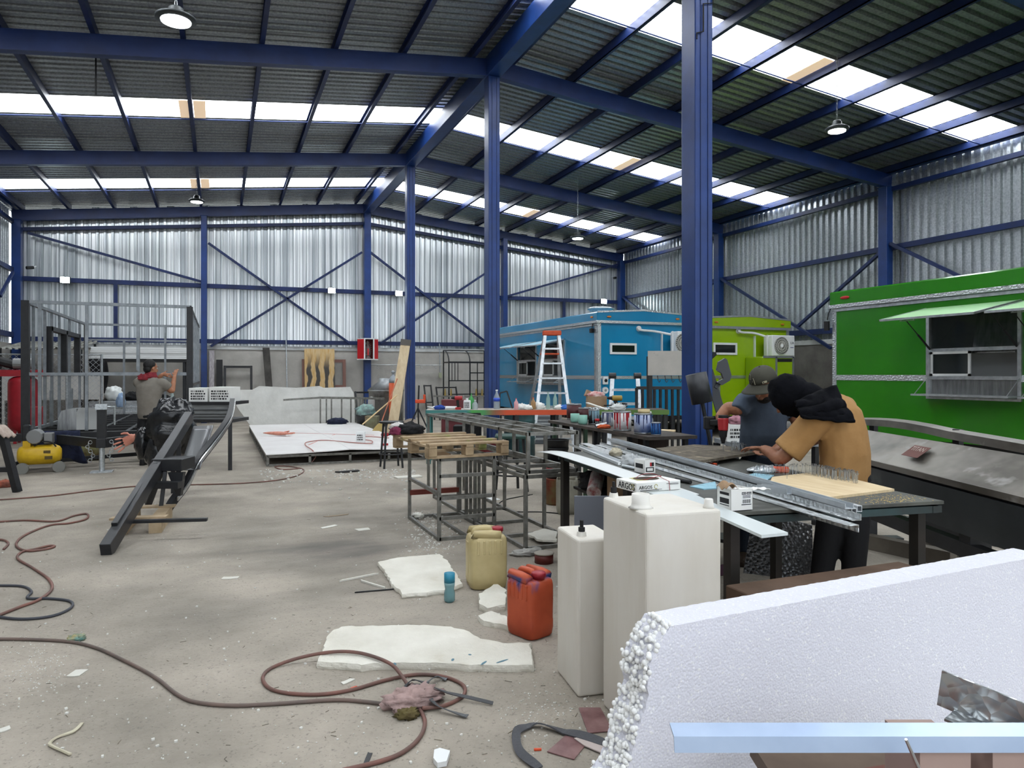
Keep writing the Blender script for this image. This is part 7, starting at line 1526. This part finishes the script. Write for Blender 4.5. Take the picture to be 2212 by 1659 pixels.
# pink rag with dark strips
p = Zp(893, 1520); rag('rag', 'dusty pink rag knotted round the hoses', 'rag', p, (.13, .085, .045), cloth_mat('dusty_pink', 'b59a95', '96807c'), 131, .55, 5)
for i, (pts, l, c) in enumerate((([(880, 1480, .03), (920, 1482, .05), (980, 1500, .02), (1065, 1521)], 'long grey and white trim strip beside the pink rag', '4c4d50'), ([(865, 1498, .02), (890, 1472, .05), (925, 1478, .05)], 'dark bent strip on top of the pink rag', '3a3b3e'), ([(930, 1510, .03), (950, 1530, .01), (1010, 1548)], 'grey pointed rubber strip in front of the pink rag', '585a5c'), ([(905, 1490, .04), (940, 1465, .01), (965, 1468)], 'broad grey strip behind the pink rag', '63666a'))):
    strip('trim_strip', l, 'strip', pts, .022 if i else .016, M('strip_%d' % i, c, .6), .002, .008, .6)
rag('leaf_scrap', 'crumpled olive brown scrap below the pink rag', 'scrap', Zp(880, 1548), (.05, .04, .02), cloth_mat('olive', '6b6138', '55492c'), 133, .6, 5)
rag('knot_rag', 'small yellow and teal rag tied on the long hose', 'rag', Zp(165, 1384), (.045, .035, .022), M('knot', 'a8996a', .8, col2='5a8a86', vs=20), 134, .6, 5)
SCR = M('scrap_white', 'd3d1c8', .8)
def scrap(label, x, y, w, d_, rz, mat=SCR, th=.004, name='paper_scrap', cat='scrap'):
    p = Zp(x, y); s_ = random.Random(x*7+y); poly = [(w*a*s_.uniform(.8, 1.1), d_*b*s_.uniform(.8, 1.1)) for a, b in ((-.5, -.5), (.1, -.55), (.5, -.4), (.5, .5), (-.1, .45), (-.5, .5))]
    return MB().prism(poly, th, Matrix.Translation(p+V((0, 0, .001))) @ Matrix.Rotation(rz, 4, 'Z')).build(name, mat, None, label, cat)
scrap('square white paper scrap on the floor at lower left', 167, 1455, .065, .09, -.3)
scrap('white paper strip in the middle of the open floor', 496, 1249, .12, .06, -.2)
scrap('pale paper scrap beside the dark floor stain', 785, 1144, .14, .1, .1)
scrap('white scrap left of the pale paper scrap', 712, 1138, .2, .06, .5)
scrap('brown flat stick near the welded frame', 728, 1114, .26, .05, .2, M('stick_brown', '8a7a66', .8))
scrap('small pale flake under the looped hose', 751, 1473, .07, .03, .5)
scrap('orange cigarette end inside the hose loop', 764, 1487, .035, .008, .3, ORANGE, .006, 'cigarette_end')
scrap('white flake in the lower left corner', 5, 1578, .06, .04, .5)
scrap('thin pale lath beside the torn foam slab', 775, 1249, .3, .015, .3, th=.012, name='lath', cat='lath')
scrap('second pale lath under the edge of the torn foam slab', 805, 1264, .3, .015, -1.1, th=.012, name='lath', cat='lath')
scrap('dark thin lath left of the torn foam slab', 815, 1277, .3, .012, -.1, BLACK, .008, 'lath', 'lath')
scrap('dark rubber flake near the stool foot', 752, 1020, .35, .12, .2, BLACKM, .02, 'rubber_flake')
scrap('white card on the floor behind the welded frames', 1065, 1078, .12, .2, .1, WHITE, .004)
scrap('flat white scrap beside the stool', 880, 1032, .4, .2, .1, th=.02)
scrap('small orange chip at the bottom centre', 1162, 1621, .03, .012, -.3, ORANGE, .006, 'chip')
scrap('thin metal sliver at the bottom edge', 795, 1640, .02, .1, -.4, BLACK, .003, 'sliver')
rag('wrapper', 'crumpled clear wrapper beside the red lidded tin', 'wrapper', Zp(1140, 1198), (.14, .07, .03), M('wrapper', 'b5b3ad', .3, alpha=.8), 141, .6, 4)
rag('plaster_lump', 'white plaster lump at the near leg of the square frame', 'lump', Zp(903, 1118), (.06, .08, .03), SCR, 142, .6, 5)
strip('bent_wire', 'bent pale strap piece in the lower left corner', 'strap', [(178, 1562), (160, 1580), (130, 1590), (110, 1603), (112, 1612), (152, 1630)], .012, M('strap_pale', 'c2bba4', .7), .003, .006, .4)
# crumbs: foam crumbs, grit and splinters
cr = MB(); rnd = random.Random(17)
def crumb(px, py, s_):
    p = Zp(px, py); cr.box(p+V((0, 0, s_*.3)), (s_, s_*rnd.uniform(.5, 1), s_*.6), Matrix.Rotation(rnd.random()*3, 3, 'Z'))
for k in range(520):
    y = rnd.uniform(1010, 1655); x = rnd.uniform(0, 1330); crumb(x, y, rnd.choice((.004, .005, .006, .008, .012)))
for k in range(350):
    x, y = rnd.gauss(930, 28), rnd.gauss(1150, 25); crumb(x, y, rnd.choice((.006, .01, .015)))
for k in range(260): x = rnd.uniform(560, 900); crumb(x, 1015+rnd.expovariate(1/12), rnd.choice((.01, .02, .03)))
for k in range(200): crumb(rnd.gauss(80, 40), rnd.gauss(1440, 40), rnd.choice((.004, .006)))
for k in range(160): crumb(rnd.gauss(1180, 60), rnd.gauss(1540, 45), rnd.choice((.004, .007)))
cr.build('foam_crumbs', M('crumb_white', 'd9d8d2', .9), None, 'white foam crumbs and chips strewn over the floor', 'crumbs', kind='stuff')
cr = MB()
for k in range(110):
    y = rnd.uniform(1020, 1655); x = rnd.uniform(0, 1330); p = Zp(x, y); a = rnd.random()*3; l = rnd.uniform(.012, .04); v_ = V((cos(a), sin(a), 0))*l/2; cr.bar(p-v_+V((0, 0, .002)), p+v_+V((0, 0, .002)), .002, .002)
cr.build('splinters', M('splinter', '8d8373', .9, col2='5a5650', vs=2), None, 'thin splinters and wire bits strewn over the floor', 'splinters', kind='stuff')
# ================================================================ people
HAIR = M('black_hair', '151314', .6, bump=.4, bs=60); BEARD = M('beard', '17120f', .8, bump=.5, bs=90)
TAN = M('tan_shirt', 'a37c4c', .85, col2='987142', vs=5, bump=.5, bs=7); GRB = M('slate_shirt', '525f70', .85, col2='485464', vs=5, bump=.5, bs=7); GRY = M('grey_shirt', '827d74', .9, col2='756f66', vs=5, bump=.5, bs=7)
WRAP = M('black_wrap', '06070b', .95, col2='0c0d13', vs=8, bump=.5, bs=16, spec=.15); CAPM = M('olive_cap', '3e3d33', .8, col2='37362d', vs=9); PANT = M('black_pants', '17171a', .85, bump=.25, bs=14); JEAN = M('dark_jeans', '1f2a38', .85, bump=.2, bs=16)
BOOT = M('brown_boot', '4a3c30', .7); SKIN2 = M('skin_brown', '9c6b50', .55, col2='8d5d44', vs=16)
def rmat(r, f, u): return Matrix(((r.x, f.x, u.x), (r.y, f.y, u.y), (r.z, f.z, u.z)))
def axes(f, u): f = V(f).normalized(); r = f.cross(V(u)).normalized(); return r, f, r.cross(f).normalized()
def limb(b, pts, rs, n=14, sub=4):
    P = spline(pts, sub); R_ = []
    for i in range(len(P)):
        t = i/sub; k = min(int(t), len(rs)-2); R_.append(rs[k]+(rs[k+1]-rs[k])*(t-k))
    return b.tube(P, .1, n, rs=R_)
def torso(b, secs, n=20):
    rings = []
    for c, r, f, hw, hd in secs: rings.append([V(c)+V(r)*cos(2*pi*i/n)*hw*(1+.0*i)+V(f)*sin(2*pi*i/n)*hd for i in range(n)])
    return b.loft(rings)
def head_mesh(b, c, f, u, s=1.0):
    r, f, u = axes(f, u); m = rmat(r, f, u); P = lambda x, y, z: V(c)+(r*x+f*y+u*z)*s
    b.ell(P(0, -.01, .03), V((.077, .097, .09))*s, 18, 12, m); b.ell(P(0, .03, -.045), V((.06, .066, .072))*s, 16, 10, m); b.ell(P(0, .06, -.085), V((.035, .03, .025))*s, 10, 8, m)
    b.tube([P(0, .088, .02), P(0, .108, -.02), P(0, .118, -.035), P(0, .098, -.045)], .01, 8, rs=[.009*s, .013*s, .016*s, .01*s])
    b.ell(P(0, .082, .028), V((.055, .016, .011))*s, 10, 6, m); b.ell(P(0, .093, -.07), V((.026, .012, .011))*s, 10, 6, m)
    for sx in (-1, 1): b.ell(P(sx*.078, -.005, -.01), V((.011, .022, .032))*s, 8, 8, m)
    return r, f, u, P
def face_bits(t, P, s, r, f, u, mouth=True):
    m = rmat(r, f, u)
    for sx in (-1, 1):
        MB().ell(P(sx*.03, .083, .006), V((.014, .012, .009))*s, 10, 8, m).build('eye', M('eye_white', 'd9d4cc', .3), t, smooth=True); MB().ell(P(sx*.03, .0925, .004), V((.006, .004, .006))*s, 8, 6, m).build('iris', M('iris', '24170f', .2), t, smooth=True)
        MB().tube([P(sx*.012, .095, .026), P(sx*.03, .097, .032), P(sx*.05, .085, .026)], .004*s, 6).build('eyebrow', HAIR, t)
def shoe(t, p, f, mat=BOOT, s=1):
    r, f, u = axes(f, UP); b = MB(); Q = lambda x, y, z: V(p)+(r*x+f*y+u*z)*s
    b.loft([[Q(x*w, y, z) for x, z in ((-1, .0), (1, .0), (1, h*.5), (.75, h*.9), (0, h), (-.75, h*.9), (-1, h*.5))] for y, w, h in ((-.085, .03, .07), (-.07, .038, .13), (0, .04, .13), (.05, .044, .09), (.12, .048, .065), (.17, .04, .05), (.19, .022, .03))]); b.build('shoe', mat, t, smooth=R(50), bev=.004)
# ---------------- man in the cap
O = D(1650, 1200, 5.62); O.z = 0
def L(x, y, z): return O+FX*x+FY*y+UP*z
t = thing('person', 'man in an olive cap and slate T-shirt bending to drill the board', 'person', O, group='workers')
sf = (-FX*.25-FY*.9).normalized(); sr = V((sf.y, -sf.x, 0)) ; sr = sr if sr.dot(FX) > 0 else -sr
b = MB()
torso(b, [(L(.02, .1, .84), sr, sf, .165, .125), (L(.02, .085, .93), sr, sf, .178, .14), (L(.01, .045, 1.02), sr, sf, .178, .148), (L(.0, .01, 1.12), sr, sf, .172, .138), (L(-.01, -.03, 1.21), sr, sf, .18, .125), (L(-.015, -.06, 1.28), sr, sf, .185, .105), (L(-.015, -.085, 1.33), sr, sf, .14, .085), (L(-.015, -.11, 1.365), sr, sf, .075, .065)])
sl_, sr_ = L(-.175, -.08, 1.285), L(.17, -.02, 1.27)
limb(b, [L(-.12, -.07, 1.29), sl_, L(-.235, -.12, 1.215)], [.075, .078, .07]); limb(b, [L(.12, -.04, 1.28), sr_, L(.22, -.05, 1.17)], [.075, .078, .072])
fuse(b, 'shirt', GRB, t, .012, 5)
b = MB(); hc = L(-.075, -.22, 1.425); hf = (-FX*.68-FY*.55-UP*.48).normalized(); hu = (UP*.85-FY*.25-FX*.3)
hr, hf, hu, HP = head_mesh(b, hc, hf, hu, 1.04)
limb(b, [L(-.015, -.1, 1.33), hc-hu*.1*1.0-hf*.02], [.06, .055], 12)
elb, hnd = D(1574, 882, 5.6), D(1551, 903, 5.56)
limb(b, [sl_, L(-.235, -.1, 1.235), elb, (elb+hnd)/2, hnd], [.055, .054, .05, .045, .03])
b2 = hand(hnd, (-UP*.6-FY*.75-FX*.05), (UP*.75-FY*.6), FX, .17, SKIN2, thumb=1, curl=.7, splay=.05); b.v_off = 0
b.add(b2.v, b2.f)
elr, hnr = L(.25, -.1, 1.03), D(1655, 978, 5.25)
limb(b, [sr_, L(.225, -.06, 1.16), elr, (elr+hnr)/2, hnr+FX*.04], [.055, .05, .045, .04, .028])
b2 = hand(hnr+FX*.05, -FX*.95-FY*.1, -FY*.5-UP*.3, UP, .17, SKIN2, thumb=-1, curl=.2, splay=.1); b.add(b2.v, b2.f)
fuse(b, 'body', SKIN2, t, .0065, 3)
face_bits(t, HP, 1.04, hr, hf, hu)
b = MB(); m_ = rmat(hr, hf, hu); b.ell(HP(0, .045, -.085), V((.06, .055, .045)), 16, 10, m_); b.ell(HP(.055, .02, -.05), V((.022, .04, .055)), 10, 8, m_); b.ell(HP(-.055, .02, -.05), V((.022, .04, .055)), 10, 8, m_); b.build('beard', BEARD, t, smooth=True)
b = MB(); b.ell(HP(0, -.035, -.01), V((.08, .085, .07)), 16, 10, m_); b.build('hair', HAIR, t, smooth=True)
# cap: dome, brim, button, emblem
b = MB(); rings = []
for i in range(9):
    a = i/8*pi/2*.97; rr = cos(a)**.8
    rings.append([HP(cos(2*pi*k/24)*.092*rr, -.005+sin(2*pi*k/24)*.114*rr, .038+sin(a)*.1+.012*sin(2*pi*k/24)*rr) for k in range(24)])
b.loft(rings); b.build('cap', CAPM, t, smooth=True)
cap = t.children[-1] if False else [c for c in t.children if c.name.startswith('cap')][-1]
def brim(u_, v_): a = (u_-.5)*2.3; w = .09+.075*v_*cos(a*.55); return HP(sin(a)*w*.98, .0+cos(a)*(.105+.085*v_), .05-.03*v_-.018*(sin(a)**2)*(1+v_))
MB().sheet(brim, 14, 6, .004).build('brim', CAPM, cap, smooth=True); MB().ell(HP(0, -.005, .137), .008, 8, 6).build('button', CAPM, cap)
def on_dome(az, el, off=.003):
    rr = cos(el)**.8; p = HP(sin(az)*.092*rr, -.005+cos(az)*.114*rr, .038+sin(el)*.1); n = (hr*sin(az)*cos(el)+hf*cos(az)*cos(el)+hu*sin(el)).normalized(); x = (hu.cross(n)).normalized(); y = n.cross(x); return p+n*off, x, y
p, x, y = on_dome(.1, .5, .006); EMB = M('emblem_black', '0c0c0d', .5); EMW = M('emblem_white', 'a59f86', .5)
x = -x if x.dot(FX) < 0 else x; y = y if y.dot(UP) > 0 else -y
for nm, mt, sz, o_ in (('emblem_outline', EMW, .068, -.0), ('emblem', EMB, .063, .002)):
    nn = x.cross(y); text('L', sz, mt, cap, basis(p+nn*o_-x*.036-y*.006, x, y), name=nm, ext=.001, label='dark interlocked LA emblem'); text('A', sz, mt, cap, basis(p+nn*o_*1.2-x*.02-y*.034, x, y), name=nm, ext=.001)
p, x, y = on_dome(-.75 if hr.dot(FX) < 0 else .75, .22, .004); x = -x if x.dot(FX) < 0 else x; y = y if y.dot(UP) > 0 else -y; nn = x.cross(y)
MB().add([p+x*a*.017+y*b_*.0075+nn*.0 for a, b_ in ((-1, -1), (1, -1), (1, 1), (-1, 1))]+[p+x*a*.017+y*b_*.0075+nn*.003 for a, b_ in ((-1, -1), (1, -1), (1, 1), (-1, 1))], [(0, 3, 2, 1), (4, 5, 6, 7), (0, 1, 5, 4), (1, 2, 6, 5), (2, 3, 7, 6), (3, 0, 4, 7)]).build('badge', EMW, cap); MB().ell(p-x*.008+nn*.003, (.005, .005, .005), 8, 6).build('badge_mark', EMB, cap)
# legs
b = MB(); b.ell(L(.02, .1, .88), V((.17, .13, .12)), 18, 12, CR)
for sx, fx_ in ((-1, -.13), (1, .12)): limb(b, [L(.02+sx*.08, .1, .86), L(fx_, .08, .5), L(fx_, .13, .09)], [.1, .075, .06])
fuse(b, 'trousers', JEAN, t, .014, 4)
for fx_ in (-.13, .12): shoe(t, L(fx_, .13, .0), sf)
# drill in his hand
dp = D(1562, 905, 5.42); t2 = thing('cordless_drill', 'red drill held upright in the hand of the man in the cap', 'drill', dp)
DR = M('drill_red', 'a3262b', .4); z_ = lambda y: CZ-(y-YH)/F*5.42
q = lambda y: V((dp.x, dp.y, z_(y)))
MB().cyl(q(903), q(930), .042, .036, 14).build('motor_body', DR, t2, bev=.006); MB().cyl(q(897), q(903), .036, n=14).build('rear_cap', BLACKM, t2); MB().cyl(q(930), q(944), .034, .028, 14).build('gear_collar', BLACKM, t2); MB().cyl(q(944), q(958), .024, .012, 12).build('chuck', BLACKM, t2); MB().cyl(q(958), q(972), .004, .003, 6).build('bit', ALU, t2)
MB().bar(q(912), q(916)+FY*.14-FX*.05, .035, .045).build('grip', BLACKM, t2, bev=.006); MB().box(q(917)+FY*.17-FX*.06, (.08, .05, .1), CR).build('battery', BLACKM, t2, bev=.008)
# ---------------- man in the tan shirt with wrapped head
O = D(1790, 1200, 4.78); O.z = 0
t = thing('person', 'man in a tan T-shirt with his head wrapped in dark cloth', 'person', O, group='workers')
sf = (-FX*.55+FY*.75); sf.z = 0; sf.normalize(); sr = (FX*.75+FY*.55).normalized()
n1 = (sf*.62-UP*.55).normalized(); bkd = (-sf*.6+UP*.6)
b = MB()
torso(b, [(L(.1, -.0, .76), sr, sf, .21, .14), (L(.105, .0, .84), sr, sf, .208, .145), (L(.11, .0, .95), sr, (sf*.95-UP*.2).normalized(), .2, .145), (L(.105, .02, 1.08), sr, (sf*.88-UP*.4).normalized(), .2, .145), (L(.1, .04, 1.19), sr, (sf*.75-UP*.6).normalized(), .19, .135), (L(.04, .07, 1.275), sr, (sf*.6-UP*.75).normalized(), .2, .115), (L(-.02, .1, 1.32), sr, (sf*.5-UP*.85).normalized(), .14, .085), (L(-.07, .12, 1.35), sr, (sf*.4-UP*.9).normalized(), .075, .07)])
s_l, s_r = L(-.11, -.07, 1.2), L(.18, .17, 1.27)
e_l, h_l = L(-.315, -.0, .94), L(-.38, .16, .985)
e_r, h_r = L(.235, .32, 1.13), L(-.02, .46, .96)
limb(b, [L(-.04, -.02, 1.23), s_l, s_l*.5+e_l*.5, s_l*.16+e_l*.84], [.1, .1, .097, .105]); limb(b, [L(.12, .12, 1.25), s_r, s_r*.45+e_r*.55], [.085, .085, .085])
fuse(b, 'shirt', TAN, t, .012, 5)
b = MB(); hc = L(-.215, .13, 1.345); hf = (-FX*.7+FY*.25-UP*.65).normalized(); hu = (UP*.75-FX*.6)
hr, hf, hu, HP = head_mesh(b, hc, hf, hu, 1.0)
limb(b, [L(-.06, .12, 1.33), hc-hf*.02-hu*.08], [.06, .055], 12)
limb(b, [s_l, s_l*.5+e_l*.5, e_l, e_l*.5+h_l*.5, h_l], [.06, .055, .047, .043, .03]); b2 = hand(h_l, -FX*.7+FY*.5, FY*.5-UP*.2+FX*.4, UP*-1+FX*.1, .17, SKIN2, thumb=-1, curl=.3); b.add(b2.v, b2.f)
limb(b, [s_r, s_r*.5+e_r*.5, e_r, e_r*.5+h_r*.5, h_r], [.058, .052, .046, .042, .03]); b2 = hand(h_r, -FX*.9-FY*.1-UP*.2, FY*.7+UP*.3, UP*-1, .17, SKIN2, thumb=1, curl=.3); b.add(b2.v, b2.f)
fuse(b, 'body', SKIN2, t, .0065, 3); face_bits(t, HP, 1.0, hr, hf, hu)
# head wrap: hood with folds, neck drape over the shoulders
m_ = rmat(hr, hf, hu); b = MB(); rings = []
for i in range(17):
    a = -pi/2+pi*i/16; a = max(min(a, 1.5), -1.5); ring = []
    for k in range(30):
        th_ = 2*pi*k/30; w = V((cos(a)*cos(th_), cos(a)*sin(th_), sin(a))); fo = 1+.05*sin(w.z*16+w.x*6+3*nz(w, 2))+.05*nz(w, 2.4, 4)
        ring.append(HP(w.x*.12*fo, -.006+w.y*(.145 if w.y < 0 else .122)*fo, .0+w.z*.16*fo))
    rings.append(ring)
b.loft(rings); b.build('head_wrap', WRAP, t, smooth=True)
SA, SB, SCc, SD = D(1715, 872, 4.70), D(1798, 836, 4.76), D(1843, 914, 4.62), D(1730, 905, 4.58)
def scarf(u_, v_):
    q = (SA*(1-u_)+SB*u_)*(1-v_)+(SD*(1-u_)+SCc*u_)*v_; q = q-FY*(.06*sin(pi*u_)*sin(pi*min(1, v_*1.1))+.02)
    f_ = .007*sin(u_*2.5+v_*13+4*nz((u_*2.5, v_*2.5, 1)))+.02*nz((u_*5, v_*6, 4)); return q-FY*f_+UP*f_*.6
b = MB(); b.sheet(scarf, 34, 24, .02); b.build('neck_wrap', WRAP, t, smooth=True)
b = MB(); limb(b, [HP(0, -.06, -.08), L(-.1, .08, 1.33), L(-.03, .06, 1.3)], [.11, .115, .09], 16); b.build('neck_roll', WRAP, t, smooth=True)
rag('wrap_knot', None, None, L(-.06, -.07, 1.2), (.1, .05, .075), WRAP, 151, .5, 4, rz=-.6, parent=t)
b = MB(); b.ell(L(.1, .0, .82), V((.175, .125, .12)), 18, 12, CR)
for x0_, x1_, y1_ in ((.06, -.02, .05), (.18, .16, -.02)): limb(b, [L(x0_, .0, .8), L((x0_+x1_)/2, y1_-.0, .45), L(x1_, y1_+.03, .08)], [.105, .085, .07])
fuse(b, 'trousers', PANT, t, .014, 4)
for x1_, y1_ in ((-.02, .08), (.16, .01)): shoe(t, L(x1_, y1_, 0), sf)
# ---------------- man in grey at the trailer skeleton, seen from behind
O = D(322, 1004, 11.8); O.z = 0
t = thing('person', 'man in a grey T-shirt with a red neckerchief, seen from behind', 'person', O, group='workers')
sr, sf = FX, FY
b = MB()
torso(b, [(L(.02, 0, .76), sr, sf, .19, .13), (L(.01, 0, .85), sr, sf, .195, .14), (L(.0, .0, 1.0), sr, sf, .185, .13), (L(-.01, .02, 1.15), sr, sf, .205, .13), (L(-.01, .04, 1.3), sr, sf, .225, .12), (L(-.015, .06, 1.38), sr, sf, .2, .1), (L(-.02, .08, 1.44), sr, sf, .11, .08), (L(-.02, .09, 1.47), sr, sf, .07, .065)])
s_l, s_r = L(-.21, .06, 1.36), L(.2, .06, 1.34)
e_r, h_r = L(.3, .16, 1.22), L(.295, .27, 1.47)
e_l, h_l = L(-.18, .3, 1.25), L(.08, .3, 1.5)
limb(b, [L(-.14, .05, 1.36), s_l, s_l*.5+e_l*.5], [.085, .085, .08]); limb(b, [L(.14, .05, 1.35), s_r, s_r*.4+e_r*.6], [.085, .088, .085])
fuse(b, 'shirt', GRY, t, .016, 4)
b = MB(); hc = L(-.02, .1, 1.6); hr, hf, hu, HP = head_mesh(b, hc, FY*.85+FX*.5-UP*.1, UP, 1.05)
limb(b, [L(-.02, .09, 1.42), hc-UP*.08], [.062, .058], 12)
limb(b, [s_r, s_r*.5+e_r*.5, e_r, e_r*.5+h_r*.5, h_r], [.055, .052, .046, .04, .028]); b2 = hand(h_r, UP*.8+FY*.4, FX, FY*-1*-1, .18, SKIN, thumb=-1, curl=.8); b.add(b2.v, b2.f)
limb(b, [s_l, s_l*.5+e_l*.5, e_l, e_l*.5+h_l*.5, h_l], [.055, .05, .046, .04, .028]); b2 = hand(h_l, FX*.9-UP*.2, UP, FY, .18, SKIN, thumb=1, curl=.3); b.add(b2.v, b2.f)
fuse(b, 'body', SKIN, t, .009, 3); face_bits(t, HP, 1.05, hr, hf, hu)
m_ = rmat(hr, hf, hu); b = MB(); b.ell(HP(0, -.028, .045), V((.09, .098, .098)), 18, 12, m_); b.ell(HP(0, -.06, -.02), V((.075, .055, .07)), 14, 10, m_); b.build('hair', HAIR, t, smooth=True)
BAN = M('red_bandana', '8f2a33', .85, col2='6f2029', vs=14, bump=.3, bs=40); b = MB()
b.loft([[L(-.02, .09, 1.45+dz)+FX*cos(k*pi/10)*(r_+.008*sin(k*1.7))+FY*sin(k*pi/10)*(r_+.008*sin(k*1.7)) for k in range(20)] for dz, r_ in ((-.02, .1), (.0, .105), (.04, .085), (.08, .075))]); b.build('neckerchief', BAN, t, smooth=True); rag('neckerchief_knot', None, None, L(-.08, -.03, 1.4), (.08, .04, .06), BAN, 161, .5, 4, parent=t)
b = MB(); b.ell(L(.02, 0, .82), V((.19, .14, .13)), 18, 12, CR)
for sx, ox in ((-1, -.1), (1, .14)): limb(b, [L(.02+sx*.09, 0, .8), L(ox, -.02, .45), L(ox, .03, .08)], [.11, .085, .065])
fuse(b, 'trousers', PANT, t, .016, 4)
for ox in (-.1, .14): shoe(t, L(ox, .03, 0), FY, BLACKM)
